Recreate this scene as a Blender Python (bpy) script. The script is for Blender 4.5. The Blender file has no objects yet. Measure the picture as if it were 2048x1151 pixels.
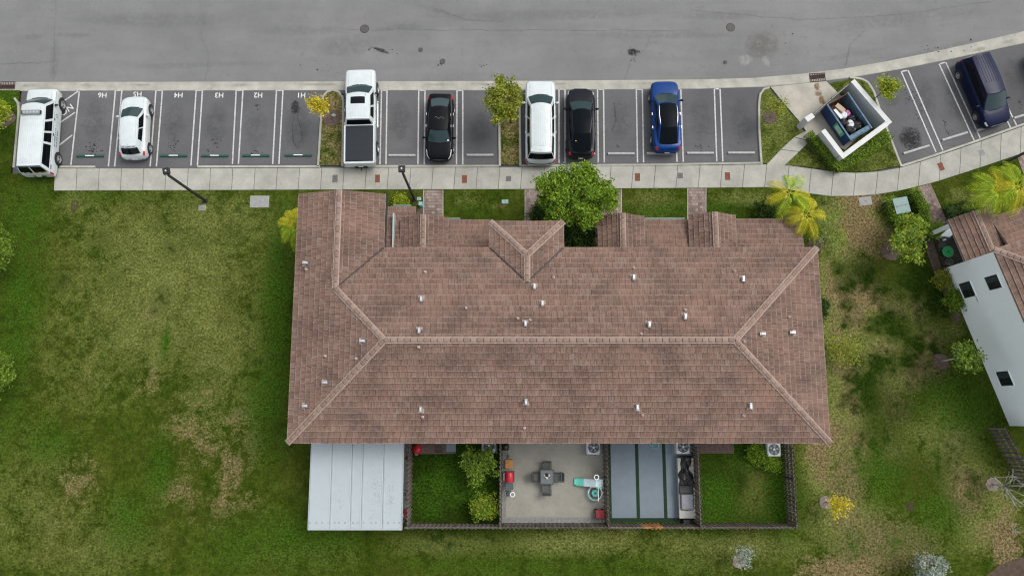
import bpy, bmesh, math, random
from mathutils import Vector, Matrix
R = math.radians
random.seed(7)
sc = bpy.context.scene
C = sc.collection

# ---------------------------------------------------------------- camera, sky, sun, exposure
F, D, TH = 1530.0, 49.0, math.atan(254/1530.0)      # focal length in photo pixels, flying height, tilt off the nadir
cam_d = bpy.data.cameras.new('camera'); cam = bpy.data.objects.new('camera', cam_d); C.objects.link(cam)
cam_d.sensor_width = 36.0; cam_d.lens = F/2048*36; cam_d.clip_end = 2000
cam.location = (0, 0, D); cam.rotation_euler = (TH, 0, 0)
sc.camera = cam
SUN_EL, SUN_AZ = R(58), R(60)
w = bpy.data.worlds.new('World'); sc.world = w; w.use_nodes = True
nt = w.node_tree; bg = nt.nodes['Background']
sky = nt.nodes.new('ShaderNodeTexSky'); sky.sky_type = 'NISHITA'; sky.sun_disc = False
sky.sun_elevation = SUN_EL; sky.sun_rotation = SUN_AZ; sky.air_density = 1.2; sky.dust_density = 3.0
hs = nt.nodes.new('ShaderNodeHueSaturation'); hs.inputs['Saturation'].default_value = 0.28
nt.links.new(sky.outputs[0], hs.inputs['Color']); nt.links.new(hs.outputs[0], bg.inputs['Color'])
bg.inputs['Strength'].default_value = 0.15
sun_d = bpy.data.lights.new('sun', 'SUN'); sun_d.energy = 1.0; sun_d.angle = R(26); sun_d.color = (1.0, .97, .92)
sun = bpy.data.objects.new('sun', sun_d); C.objects.link(sun)
sv = Vector((math.sin(SUN_AZ)*math.cos(SUN_EL), math.cos(SUN_AZ)*math.cos(SUN_EL), math.sin(SUN_EL)))
sun.rotation_euler = sv.to_track_quat('Z', 'Y').to_euler(); sun.location = (0, 0, 80)
sc.view_settings.view_transform = 'Standard'; sc.view_settings.look = 'None'
sc.view_settings.gamma = 1.0; sc.view_settings.exposure = 0.64; sc.view_settings.use_curve_mapping = False
sc.render.engine = 'CYCLES'
sc.cycles.use_denoising = True
sc.cycles.denoiser = 'OPENIMAGEDENOISE'
sc.cycles.denoising_input_passes = 'RGB_ALBEDO_NORMAL'
sc.cycles.denoising_prefilter = 'ACCURATE'
sc.cycles.filter_width = 1.2
sc.cycles.max_bounces = 6

# ---------------------------------------------------------------- helpers
ct, st = math.cos(TH), math.sin(TH)
def P(px, py, h=0.0):
    """photo pixel -> point on the horizontal plane z = h"""
    u = (px-1024)/F; v = (py-575.5)/F
    t = (D-h)/(ct+v*st)
    return Vector((u*t, (st-v*ct)*t, h))
def PP(pts, h=0.0): return [P(x, y, h) for x, y in pts]

class MB:
    def __init__(s): s.v=[]; s.f=[]; s.m=[]; s.uv=[]
    def add(s, vs, fs, m=0, uvs=None):
        o = len(s.v); s.v += [tuple(p) for p in vs]
        for i, f in enumerate(fs):
            s.f.append([o+k for k in f]); s.m.append(m)
            s.uv.append(uvs[i] if uvs else None)
        return s
    def box(s, x0, y0, z0, x1, y1, z1, m=0):
        return s.obox((x0+x1)/2, (y0+y1)/2, (z0+z1)/2, x1-x0, y1-y0, z1-z0, 0, m)
    def obox(s, cx, cy, cz, sx, sy, sz, rz=0, m=0, tx=1.0, ty=1.0, shx=0, shy=0):
        c, q = math.cos(rz), math.sin(rz); vs=[]
        for z, kx, ky, ox, oy in ((-.5,1,1,0,0),(.5,tx,ty,shx,shy)):
            for x, y in ((-.5,-.5),(.5,-.5),(.5,.5),(-.5,.5)):
                X, Y = x*sx*kx+ox, y*sy*ky+oy
                vs.append((cx+X*c-Y*q, cy+X*q+Y*c, cz+z*sz))
        return s.add(vs, [(3,2,1,0),(4,5,6,7),(0,1,5,4),(1,2,6,5),(2,3,7,6),(3,0,4,7)], m)
    def bbox(s, cx, cy, z0, sx, sy, sz, b, rz=0, m=0):
        """box with chamfered top and vertical edges"""
        c, q = math.cos(rz), math.sin(rz)
        def ring(hx, hy, k, z):
            o=[]
            for x, y in ((hx-k,-hy),(hx,-hy+k),(hx,hy-k),(hx-k,hy),(-hx+k,hy),(-hx,hy-k),(-hx,-hy+k),(-hx+k,-hy)):
                o.append((cx+x*c-y*q, cy+x*q+y*c, z))
            return o
        s.loft([ring(sx/2, sy/2, b, z0), ring(sx/2, sy/2, b, z0+sz-b), ring(sx/2-b, sy/2-b, b*.6, z0+sz)], m, True, True)
        return s
    def loft(s, rings, m=0, closed=True, caps=False):
        n = len(rings[0]); vs = [p for r in rings for p in r]; fs=[]
        for i in range(len(rings)-1):
            for k in range(n if closed else n-1):
                k2 = (k+1) % n
                fs.append((i*n+k, i*n+k2, (i+1)*n+k2, (i+1)*n+k))
        if caps:
            fs.append(tuple(range(n-1, -1, -1))); fs.append(tuple((len(rings)-1)*n+k for k in range(n)))
        return s.add(vs, fs, m)
    def prism(s, pts, z0, z1, m=0, bottom=True):
        pts = [(p[0], p[1]) for p in pts]
        a = sum(pts[i][0]*pts[(i+1)%len(pts)][1]-pts[(i+1)%len(pts)][0]*pts[i][1] for i in range(len(pts)))
        if a < 0: pts = pts[::-1]
        n = len(pts); vs = [(x, y, z0) for x, y in pts]+[(x, y, z1) for x, y in pts]
        fs = [tuple(range(n, 2*n))]+[(i, (i+1)%n, n+(i+1)%n, n+i) for i in range(n)]
        if bottom: fs.append(tuple(range(n-1, -1, -1)))
        return s.add(vs, fs, m)
    def cyl(s, cx, cy, z0, z1, r, n=16, m=0, r2=None):
        r2 = r if r2 is None else r2
        ring = lambda rr, z: [(cx+rr*math.cos(2*math.pi*k/n), cy+rr*math.sin(2*math.pi*k/n), z) for k in range(n)]
        return s.loft([ring(r, z0), ring(r2, z1)], m, True, True)
    def lathe(s, cx, cy, prof, n=20, m=0):
        return s.loft([[(cx+r*math.cos(2*math.pi*k/n), cy+r*math.sin(2*math.pi*k/n), z) for k in range(n)] for r, z in prof], m, True, True)
    def tube(s, path, rad, n=6, m=0, caps=True):
        path = [Vector(p) for p in path]; rings=[]
        for i, p in enumerate(path):
            d = (path[min(i+1, len(path)-1)]-path[max(i-1, 0)])
            if d.length < 1e-6: d = Vector((0,0,1))
            d.normalize(); a = d.cross(Vector((0,0,1)))
            if a.length < .05: a = d.cross(Vector((1,0,0)))
            a.normalize(); b = d.cross(a); r = rad[i] if isinstance(rad, (list, tuple)) else rad
            rings.append([p+a*r*math.cos(2*math.pi*k/n)+b*r*math.sin(2*math.pi*k/n) for k in range(n)])
        return s.loft(rings, m, True, caps)
    def torus(s, c, r, rr, n=20, k=6, axis='z', m=0):
        rings=[]
        for i in range(n+1):
            a = 2*math.pi*i/n; ring=[]
            for j in range(k):
                b = 2*math.pi*j/k; q = r+rr*math.cos(b); h = rr*math.sin(b)
                p = (q*math.cos(a), q*math.sin(a), h)
                if axis == 'y': p = (p[0], p[2], p[1])
                if axis == 'x': p = (p[2], p[0], p[1])
                ring.append((c[0]+p[0], c[1]+p[1], c[2]+p[2]))
            rings.append(ring)
        return s.loft(rings, m)
    def ball(s, c, r, nu=12, nv=8, m=0, jit=0, rnd=random):
        rx, ry, rz = r if isinstance(r, tuple) else (r, r, r); rings=[]
        for i in range(nv+1):
            t = math.pi*i/nv; ring=[]
            for k in range(nu):
                a = 2*math.pi*k/nu; j = 1+(rnd.uniform(-jit, jit) if 0 < i < nv else 0)
                ring.append((c[0]+rx*j*math.sin(t)*math.cos(a), c[1]+ry*j*math.sin(t)*math.sin(a), c[2]-rz*j*math.cos(t)))
            rings.append(ring)
        return s.loft(rings, m)
    def grid(s, fn, nu, nv, m=0, flip=False):
        vs = [fn(i/nu, j/nv) for i in range(nu+1) for j in range(nv+1)]; fs=[]
        for i in range(nu):
            for j in range(nv):
                q = (i*(nv+1)+j, (i+1)*(nv+1)+j, (i+1)*(nv+1)+j+1, i*(nv+1)+j+1)
                fs.append(q[::-1] if flip else q)
        return s.add(vs, fs, m)
    def build(s, name, mats, parent=None, smooth=False, link=True):
        me = bpy.data.meshes.new(name)
        me.from_pydata(s.v, [], s.f)
        if not isinstance(mats, (list, tuple)): mats = [mats]
        for mm in mats: me.materials.append(mm)
        if len(mats) > 1: me.polygons.foreach_set('material_index', s.m)
        if any(u is not None for u in s.uv):
            ul = me.uv_layers.new(name='UVMap'); i = 0
            for u, f in zip(s.uv, s.f):
                for k in range(len(f)):
                    ul.data[i].uv = u[k] if u else (0, 0); i += 1
        if smooth: me.polygons.foreach_set('use_smooth', [True]*len(me.polygons))
        me.update()
        if smooth and smooth is not True: me.set_sharp_from_angle(angle=R(smooth))
        o = bpy.data.objects.new(name, me)
        if link: C.objects.link(o)
        if parent is not None: o.parent = parent
        return o

def tag(o, label, cat, group=None):
    o['label'] = label; o['category'] = cat
    if group: o['group'] = group
    return o
def thing(name, label, cat, loc=(0,0,0), rz=0, group=None):
    o = bpy.data.objects.new(name, None); C.objects.link(o); o.empty_display_size = .3
    o.location = loc; o.rotation_euler = (0, 0, rz)
    return tag(o, label, cat, group)
def struct(o): o['kind'] = 'structure'; return o
def stuff(o): o['kind'] = 'stuff'; return o
def copy_tree(o, parent=None):
    c = o.copy(); C.objects.link(c); c.parent = parent
    for ch in [k for k in bpy.data.objects if k.parent == o] if False else list(o.children): copy_tree(ch, c)
    return c
def lerp(a, b, t): return a+(b-a)*t
def resample(pts, n):
    pts = [Vector(p) for p in pts]; L=[0]
    for a, b in zip(pts, pts[1:]): L.append(L[-1]+(b-a).length)
    out=[]
    for i in range(n+1):
        d = L[-1]*i/n; k = 0
        while k < len(pts)-2 and L[k+1] < d: k += 1
        out.append(pts[k].lerp(pts[k+1], (d-L[k])/max(1e-9, L[k+1]-L[k])))
    return out
def plen(pts): return sum((Vector(b)-Vector(a)).length for a, b in zip(pts, pts[1:]))

# ---------------------------------------------------------------- materials
class N:
    """small node-graph writer"""
    def __init__(s, name):
        s.mat = bpy.data.materials.new(name); s.mat.use_nodes = True; s.t = s.mat.node_tree
        s.b = s.t.nodes['Principled BSDF']; s.out = s.t.nodes['Material Output']
    def n(s, kind, **kw):
        o = s.t.nodes.new('ShaderNode'+kind)
        for k, v in kw.items(): setattr(o, k, v)
        return o
    def set(s, node, key, val):
        if hasattr(val, 'is_linked') or hasattr(val, 'links'): s.t.links.new(val, node.inputs[key])
        else: node.inputs[key].default_value = val
        return node
    def pos(s): return s.n('NewGeometry').outputs['Position']
    def noise(s, scale, detail=4, rough=.55, vec=None, stretch=None, dist=0):
        t = s.n('TexNoise'); t.inputs['Scale'].default_value = scale; t.inputs['Detail'].default_value = detail
        t.inputs['Roughness'].default_value = rough; t.inputs['Distortion'].default_value = dist
        v = vec if vec is not None else s.pos()
        if stretch:
            mp = s.n('Mapping'); s.t.links.new(v, mp.inputs['Vector']); mp.inputs['Scale'].default_value = stretch; v = mp.outputs[0]
        s.t.links.new(v, t.inputs['Vector']); return t.outputs[0]
    def ramp(s, fac, stops, interp='LINEAR'):
        r = s.n('ValToRGB'); r.color_ramp.interpolation = interp
        s.t.links.new(fac, r.inputs[0]); e = r.color_ramp.elements
        while len(e) < len(stops): e.new(.5)
        for k, (p, c) in enumerate(stops):
            e[k].position = p; e[k].color = (c, c, c, 1) if isinstance(c, (int, float)) else (*c, 1)
        return r.outputs[0]
    def mix(s, fac, a, b, mode='MIX'):
        m = s.n('Mix', data_type='RGBA', blend_type=mode)
        for key, val in ((0, fac), (6, a), (7, b)):
            if isinstance(val, (int, float)): m.inputs[key].default_value = val if key == 0 else (val, val, val, 1)
            elif isinstance(val, tuple): m.inputs[key].default_value = (*val[:3], 1)
            else: s.t.links.new(val, m.inputs[key])
        return m.outputs[2]
    def math(s, op, a, b=0.0, clamp=False):
        m = s.n('Math', operation=op); m.use_clamp = clamp
        for i, val in enumerate((a, b)):
            if isinstance(val, (int, float)): m.inputs[i].default_value = val
            else: s.t.links.new(val, m.inputs[i])
        return m.outputs[0]
    def attr(s, name): 
        a = s.n('Attribute'); a.attribute_name = name; return a.outputs['Fac']
    def bump(s, h, strength=.3, dist=.02):
        b = s.n('Bump'); b.inputs['Strength'].default_value = strength; b.inputs['Distance'].default_value = dist
        s.t.links.new(h, b.inputs['Height']); s.t.links.new(b.outputs[0], s.b.inputs['Normal'])
    def fin(s, col=None, rough=.7, metal=0, spec=.4, coat=0):
        if col is not None:
            if isinstance(col, tuple): s.b.inputs['Base Color'].default_value = (*col[:3], 1)
            else: s.t.links.new(col, s.b.inputs['Base Color'])
        if isinstance(rough, (int, float)): s.b.inputs['Roughness'].default_value = rough
        else: s.t.links.new(rough, s.b.inputs['Roughness'])
        s.b.inputs['Metallic'].default_value = metal; s.b.inputs['Specular IOR Level'].default_value = spec
        s.b.inputs['Coat Weight'].default_value = coat; s.b.inputs['Coat Roughness'].default_value = .04
        return s.mat
def mul(c, k): return tuple(min(1, x*k) for x in c)
M = {}
def simple(name, col, rough=.6, var=.12, scale=4, metal=0, spec=.4, coat=0, bump=0, bscale=40, fine=0):
    n = N(name)
    c = n.mix(n.ramp(n.noise(scale, 5), [(.3, 0.0), (.7, 1.0)]), mul(col, 1-var), mul(col, 1+var))
    if fine: c = n.mix(1.0, c, n.ramp(n.noise(bscale, 3), [(.3, 1-fine), (.7, 1+fine)]), 'MULTIPLY')
    if bump: n.bump(n.noise(bscale, 4), bump, .01)
    M[name] = n.fin(c, rough, metal, spec, coat); return M[name]

# concrete
def concrete(name, col, stain=.25, isl=.06):
    n = N(name)
    c = n.mix(n.ramp(n.noise(.9, 6, .6), [(.32, 0.), (.7, 1.)]), mul(col, 1-stain), mul(col, 1.06))
    c = n.mix(n.ramp(n.noise(5, 5, .7), [(.25, .45), (.5, 0.)]), c, mul(col, .62))
    c = n.mix(1.0, c, n.ramp(n.noise(60, 3), [(.3, .9), (.7, 1.1)]), 'MULTIPLY')
    o = n.n('ObjectInfo').outputs['Random']
    c = n.mix(1.0, c, n.ramp(o, [(0, 1-isl), (1, 1+isl)]), 'MULTIPLY')
    n.bump(n.noise(80, 3), .25, .004)
    M[name] = n.fin(c, .85, spec=.25)
concrete('concrete', (.335, .327, .286))
concrete('kerb_concrete', (.365, .352, .305), .3)
concrete('pad_concrete', (.40, .375, .315), .3)
concrete('patio_grey', (.275, .264, .225), .14)
concrete('patio_dark', (.30, .29, .27), .2)
# asphalt
def asphalt(name, col, patch, fine):
    n = N(name)
    c = n.mix(n.ramp(n.noise(.16, 6, .6), [(.35, 0.), (.65, 1.)]), mul(col, 1-patch), mul(col, 1+patch*.5))
    c = n.mix(n.ramp(n.noise(.55, 6, .65, stretch=(.35, 1.6, 1)), [(.36, .30), (.56, 0.)]), c, mul(col, .72))
    c = n.mix(n.ramp(n.noise(2.2, 5, .7), [(.24, .6), (.42, 0.)]), c, mul(col, .65))
    c = n.mix(1.0, c, n.ramp(n.noise(34, 4, .7), [(.3, 1-fine), (.7, 1+fine)]), 'MULTIPLY')
    c = n.mix(1.0, c, n.ramp(n.noise(140, 2, .6), [(.3, 1-fine), (.7, 1+fine)]), 'MULTIPLY')
    n.bump(n.noise(120, 3), .4, .006)
    M[name] = n.fin(c, .9, spec=.25)
asphalt('road_asphalt', (.165, .165, .163), .15, .20)
asphalt('lot_asphalt', (.104, .104, .106), .22, .22)
# worn paint
def paint(name, col, wear=.7, under=(.12, .12, .12)):
    n = N(name)
    c = n.mix(n.ramp(n.noise(9, 6, .7), [(.34, 1.), (.50, 0.)]), col, tuple(lerp(a, b, wear) for a, b in zip(col, under)))
    c = n.mix(1.0, c, n.ramp(n.noise(60, 3), [(.3, .86), (.7, 1.08)]), 'MULTIPLY')
    M[name] = n.fin(c, .7, spec=.3)
paint('line_paint', (.45, .45, .44))
paint('text_paint', (.62, .62, .60), .3)
# lawn: green / dry / brown / dark weed attributes say where the turf differs, with yard shade painted in
def lawn():
    n = N('turf')
    n0 = n.noise(.17, 5, .6); n1 = n.noise(.55, 7, .66, dist=.6); n2 = n.noise(2.2, 6, .7); n3 = n.noise(7, 5, .75); n4 = n.noise(20, 4, .8)
    g = n.mix(n.ramp(n1, [(.36, 0.), (.62, 1.)]), (.031, .054, .005), (.068, .092, .012))
    g = n.mix(n.ramp(n2, [(.40, .65), (.56, 0.)]), g, (.022, .034, .005))
    g = n.mix(n.ramp(n0, [(.50, 0.), (.66, .5)]), g, (.070, .072, .014))
    mixn = n.math('ADD', n.math('ADD', n.math('MULTIPLY', n1, .42), n.math('MULTIPLY', n2, .36)), n.math('MULTIPLY', n3, .22))
    def mask(a, wide, amp=3.0, gain=1.1):
        return n.ramp(n.math('ADD', n.math('MULTIPLY', n.attr(a), gain), n.math('MULTIPLY', n.math('SUBTRACT', mixn, .5), n.math('MULTIPLY', n.math('MINIMUM', n.math('MULTIPLY', n.attr(a), 4.0), 1.0), amp))), [(.42-wide, 0.), (.42+wide*1.8, 1.)])
    dry = n.mix(n.ramp(n3, [(.36, 0.), (.62, 1.)]), (.078, .097, .016), (.165, .174, .055))
    c = n.mix(mask('dry', .22, 2.6), g, dry)
    br = n.mix(n.ramp(n3, [(.36, 0.), (.62, 1.)]), (.080, .056, .018), (.215, .168, .088))
    c = n.mix(mask('brown', .14), c, br)
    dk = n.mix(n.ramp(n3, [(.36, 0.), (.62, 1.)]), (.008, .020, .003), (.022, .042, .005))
    c = n.mix(mask('weed_and_shade', .15, 3.2, 1.02), c, dk)
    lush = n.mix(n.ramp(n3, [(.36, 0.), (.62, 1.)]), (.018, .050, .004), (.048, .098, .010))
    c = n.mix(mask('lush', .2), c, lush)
    c = n.mix(1.0, c, n.ramp(n3, [(.28, .52), (.5, 1.0), (.72, 1.40)]), 'MULTIPLY')
    c = n.mix(1.0, c, n.ramp(n4, [(.28, .42), (.5, 1.0), (.72, 1.70)]), 'MULTIPLY')
    c = n.mix(n.ramp(n.noise(11, 3, .6), [(.27, .85), (.35, 0.)]), c, (.012, .016, .004))
    n.bump(n.math('ADD', n.math('MULTIPLY', n3, .7), n4), .8, .06)
    M['turf'] = n.fin(c, .95, spec=0)
lawn()
simple('soil', (.062, .042, .028), .95, .35, 3, bump=.5, bscale=25, fine=.3)
simple('mulch', (.085, .060, .048), .95, .35, 6, bump=.6, bscale=30, fine=.35)
simple('fresh_mulch', (.16, .13, .11), .95, .3, 9, bump=.6, bscale=30, fine=.35)
# roof tile: fibre streaks run up the slope (UV v), each tile its own tone
def tile_mat(name, island):
    n = N(name)
    if island: rnd = n.n('NewGeometry').outputs['Random Per Island']
    else: rnd = n.n('ObjectInfo').outputs['Random']
    uv = n.n('TexCoord').outputs['UV']
    if not island:
        ad = n.n('VectorMath', operation='ADD'); n.t.links.new(uv, ad.inputs[0])
        cx = n.n('CombineXYZ'); n.t.links.new(n.math('MULTIPLY', rnd, 57.), cx.inputs[0]); n.t.links.new(cx.outputs[0], ad.inputs[1]); uv = ad.outputs[0]
    c = n.ramp(rnd, [(0, (.138, .082, .060)), (.12, (.152, .092, .068)), (.5, (.164, .101, .076)), (.85, (.174, .111, .085)), (.95, (.188, .127, .101)), (1, (.150, .100, .080))])
    st1 = n.noise(1.0, 5, .6, uv, (15, 1.4, 1)); st2 = n.noise(1.0, 3, .6, uv, (38, 3, 1))
    c = n.mix(n.ramp(st1, [(.36, .60), (.50, 0.)]), c, (.062, .037, .028))
    c = n.mix(1.0, c, n.ramp(st2, [(.3, .72), (.7, 1.32)]), 'MULTIPLY')
    c = n.mix(n.ramp(n.noise(.5, 6, .68, stretch=(1, 1.5, 1)), [(.36, .62), (.54, 0.)]), c, (.066, .044, .035))      # weather stain
    c = n.mix(n.ramp(n.noise(.33, 5, .6), [(.54, 0.), (.68, .5)]), c, (.225, .130, .092))          # washed, redder zone
    c = n.mix(n.ramp(n.noise(7, 5, .7), [(.58, 0.), (.74, .45)]), c, (.29, .225, .19))            # lime bloom
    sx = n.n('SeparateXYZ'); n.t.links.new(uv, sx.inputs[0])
    c = n.mix(n.math('MULTIPLY', n.math('LESS_THAN', sx.outputs[1], .03), n.ramp(n.noise(5, 4), [(.40, .1), (.6, .75)])), c, (.29, .225, .195))  # lower tile edge painted pale so the courses look sunlit
    n.bump(n.math('ADD', st1, n.math('MULTIPLY', st2, .6)), .45, .012)
    M[name] = n.fin(c, .82, spec=.25)
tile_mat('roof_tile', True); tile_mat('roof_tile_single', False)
n = N('ridge_tile_mat'); o_ = n.n('ObjectInfo').outputs['Random']
c_ = n.ramp(o_, [(0, (.180, .120, .093)), (.5, (.212, .146, .116)), (1, (.245, .174, .142))])
c_ = n.mix(n.ramp(n.noise(6, 5, .7), [(.3, .5), (.5, 0.)]), c_, (.15, .10, .085))
n.bump(n.noise(30, 4), .3, .01); M['ridge_tile'] = n.fin(c_, .85, spec=.25)
simple('mortar', (.30, .225, .185), .9, .15, 8, bump=.3)
simple('stucco', (.63, .64, .62), .85, .05, .6, bump=.25, bscale=60)
simple('white_stucco', (.80, .85, .86), .85, .04, .5, bump=.25, bscale=60)
simple('enclosure_white', (.50, .505, .49), .85, .08, 1.2, bump=.25, bscale=60, fine=.05)
simple('fascia', (.20, .135, .11), .7, .1)
simple('soffit', (.55, .54, .5), .8, .05)
simple('gutter_black', (.012, .012, .013), .45, .1)
simple('flashing', (.022, .019, .018), .6, .2)  # dark colour for the painted shadow gaps between the ridge caps
simple('galvanised', (.50, .53, .55), .45, .1, 12, metal=.75)
simple('vent_pipe', (.50, .40, .37), .7, .15, 12)
simple('dark_hole', (.01, .01, .01), .8, .1)
simple('white_metal', (.33, .37, .385), .45, .03, 2)
simple('lamp_black', (.012, .012, .013), .45, .1)
simple('lens', (.5, .5, .46), .2, .05)
simple('stop_green', (.010, .062, .045), .6, .2, 6, fine=.15)
simple('stop_grey', (.34, .34, .33), .85, .15, 5, fine=.1, bump=.2)
simple('plain_white', (.72, .72, .71), .5, .04)
simple('black_plastic', (.012, .012, .013), .55, .2)
simple('rubber', (.016, .016, .017), .85, .2, 8)
simple('grey_plastic', (.22, .22, .22), .55, .1)
simple('lid_grey', (.20, .20, .19), .85, .2, 8, fine=.15, bump=.3)
simple('lid_light', (.235, .235, .228), .85, .12, 5, fine=.12, bump=.3)
simple('lid_red', (.145, .045, .025), .8, .25, 10, fine=.15)
simple('lid_dark', (.115, .10, .095), .85, .25, 10, fine=.15)
simple('grate_iron', (.045, .016, .014), .75, .3, 8)
simple('manhole_iron', (.075, .068, .066), .7, .25, 8, fine=.2)
simple('box_green', (.135, .215, .205), .5, .08, 3)
simple('gutter_green', (.12, .165, .15), .5, .1)
simple('lid_green', (.18, .34, .33), .6, .1)
simple('bin_blue', (.010, .036, .120), .55, .18, 2, fine=.12)
simple('bin_faded', (.075, .135, .19), .7, .3, 4, fine=.2)
simple('rust', (.09, .045, .03), .85, .4, 5)
simple('bag_black', (.012, .012, .013), .35, .3)
simple('bag_white', (.55, .57, .60), .4, .12)
simple('card', (.36, .27, .19), .85, .12)
simple('pink', (.42, .12, .27), .6, .15)
simple('gate_dark', (.055, .052, .048), .6, .2)
simple('panel_grimy', (.36, .35, .31), .7, .3, 2.5, fine=.2)
simple('chair_sling', (.085, .088, .082), .8, .1, fine=.1)
simple('chair_frame', (.045, .047, .045), .45, .1)
simple('table_glass', (.10, .125, .135), .12, .1, spec=.6)
simple('red_paint', (.38, .010, .018), .35, .12)
simple('red_dull', (.30, .03, .035), .6, .15)
simple('orange', (.46, .19, .035), .7, .15)
simple('teal', (.13, .52, .43), .45, .05)
simple('pale_plastic', (.56, .66, .68), .4, .04)
simple('ring_white', (.74, .74, .72), .45, .04)
simple('ac_white', (.46, .48, .49), .55, .08)
simple('ac_dark', (.055, .068, .078), .5, .15)
simple('ac_fan', (.26, .28, .29), .4, .1)
simple('mat_grey', (.155, .188, .215), .9, .06, 1.5, fine=.04)
simple('fake_turf', (.010, .030, .012), .95, .3, 8, fine=.3)
simple('cabinet', (.34, .335, .31), .6, .06)
simple('purple', (.17, .10, .50), .6, .1)
simple('bag_grey', (.20, .205, .225), .6, .15, 6)
simple('brown_floor', (.062, .045, .038), .7, .25, 4)
simple('brown_brick', (.105, .070, .057), .85, .25, 6, fine=.2)
simple('green_table', (.030, .26, .085), .4, .06)
simple('glass_win', (.012, .017, .021), .06, .2, spec=.6)
simple('win_screen', (.035, .045, .05), .35, .2, spec=.4)
simple('cream', (.50, .42, .33), .8, .1)
simple('trunk', (.16, .135, .11), .9, .25, 12, bump=.5)
simple('pale_twig', (.34, .33, .29), .9, .15, 12)
simple('palm_trunk', (.22, .20, .15), .85, .2, 10)
simple('hedge_core', (.026, .050, .008), .95, .3)
# fence wood
n = N('fence_wood'); r_ = n.n('ObjectInfo').outputs['Random']
c_ = n.ramp(r_, [(0, (.085, .068, .056)), (.5, (.135, .112, .095)), (1, (.205, .178, .155))])
c_ = n.mix(n.ramp(n.noise(1, 5, .7, stretch=(30, 30, 2)), [(.35, .7), (.6, 0.)]), c_, (.055, .044, .037))
M['fence_wood'] = n.fin(c_, .9, spec=.2)
simple('fence_new', (.36, .165, .060), .8, .15, 8)
n = N('paver'); r_ = n.n('NewGeometry').outputs['Random Per Island']
c_ = n.ramp(r_, [(0, (.155, .110, .095)), (.5, (.225, .170, .150)), (1, (.29, .235, .205))])
c_ = n.mix(1.0, c_, n.ramp(n.noise(2, 5), [(.3, .8), (.7, 1.15)]), 'MULTIPLY'); M['paver'] = n.fin(c_, .9, spec=.2)
# foliage
def leafmat(name, stops, trans=.25):
    n = N(name); rnd = n.n('NewGeometry').outputs['Random Per Island']
    c = n.ramp(rnd, stops)
    c = n.mix(1.0, c, n.ramp(n.noise(2.2, 4), [(.3, .75), (.7, 1.25)]), 'MULTIPLY')
    n.fin(c, .6, spec=.12)
    tr = n.n('BsdfTranslucent'); n.t.links.new(c, tr.inputs['Color'])
    mx = n.n('MixShader'); mx.inputs[0].default_value = trans
    n.t.links.new(n.b.outputs[0], mx.inputs[1]); n.t.links.new(tr.outputs[0], mx.inputs[2]); n.t.links.new(mx.outputs[0], n.out.inputs['Surface'])
    M[name] = n.mat
leafmat('leaf_green', [(0, (.050, .110, .010)), (.4, (.110, .200, .015)), (.75, (.180, .285, .022)), (1, (.30, .37, .035))])
leafmat('leaf_bright', [(0, (.055, .110, .012)), (.5, (.120, .200, .020)), (1, (.22, .30, .04))])
leafmat('leaf_olive', [(0, (.075, .115, .014)), (.5, (.180, .215, .025)), (1, (.36, .34, .035))])
leafmat('leaf_yellow', [(0, (.30, .27, .012)), (.5, (.50, .41, .02)), (1, (.68, .55, .05))])
leafmat('leaf_yellowgreen', [(0, (.12, .16, .02)), (.5, (.22, .26, .03)), (1, (.36, .34, .04))])
leafmat('leaf_lime', [(0, (.13, .20, .012)), (.5, (.24, .31, .02)), (1, (.38, .40, .03))])
leafmat('leaf_silver', [(0, (.15, .18, .13)), (.5, (.26, .30, .24)), (1, (.38, .42, .36))])
leafmat('leaf_mixed', [(0, (.07, .13, .014)), (.45, (.14, .23, .02)), (.85, (.25, .33, .03)), (.96, (.32, .28, .04)), (1, (.34, .17, .03))])
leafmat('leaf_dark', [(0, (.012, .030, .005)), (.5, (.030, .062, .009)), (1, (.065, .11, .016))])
leafmat('hedge_leaf', [(0, (.065, .125, .010)), (.5, (.130, .215, .018)), (1, (.23, .31, .03))])
leafmat('palm_green', [(0, (.12, .22, .012)), (.5, (.25, .35, .02)), (1, (.46, .50, .03))], .25)
leafmat('palm_yellow', [(0, (.26, .28, .012)), (.5, (.42, .39, .02)), (1, (.60, .51, .05))], .25)
# car paint
def carpaint(name, col, metal=0, rough=.28, coat=.35):
    n = N(name)
    c = n.mix(n.ramp(n.noise(2.5, 4), [(.3, 0.), (.7, 1.)]), mul(col, .94), mul(col, 1.05))
    M[name] = n.fin(c, rough, metal, .35 if sum(col) > .2 else .12, coat)
carpaint('paint_white', (.48, .52, .52)); carpaint('paint_black', (.003, .0035, .005), 0, .35, .03); carpaint('paint_charcoal', (.006, .007, .011), 0, .32, .08)
carpaint('paint_blue', (.0015, .032, .150), 0, .3, .15); carpaint('paint_navy', (.004, .007, .032), 0, .32, .04)
def glass(name, col, rough=.06, spec=.4):
    n = N(name); M[name] = n.fin(col, rough, 0, spec)
glass('car_glass', (.020, .040, .043), .05, .35); glass('car_glass_dark', (.003, .004, .005), .08, .18); glass('tint_roof', (.004, .006, .008), .3, .03)
simple('head_lamp', (.62, .64, .64), .15, .1); simple('tail_red', (.42, .012, .02), .2, .1); simple('chrome', (.72, .73, .74), .15, .05, metal=.9)
simple('rim', (.42, .43, .44), .35, .1, metal=.6); simple('amber', (.5, .20, .04), .25, .1)
simple('tonneau', (.006, .009, .014), .55, .12); simple('seam', (.02, .02, .022), .6, .05); simple('seam_grey', (.30, .33, .33), .5, .05)
simple('bumper_dark', (.018, .019, .02), .6, .1); simple('lightbar_grey', (.20, .215, .21), .3, .2); simple('yellow', (.55, .42, .03), .5, .05)
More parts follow.
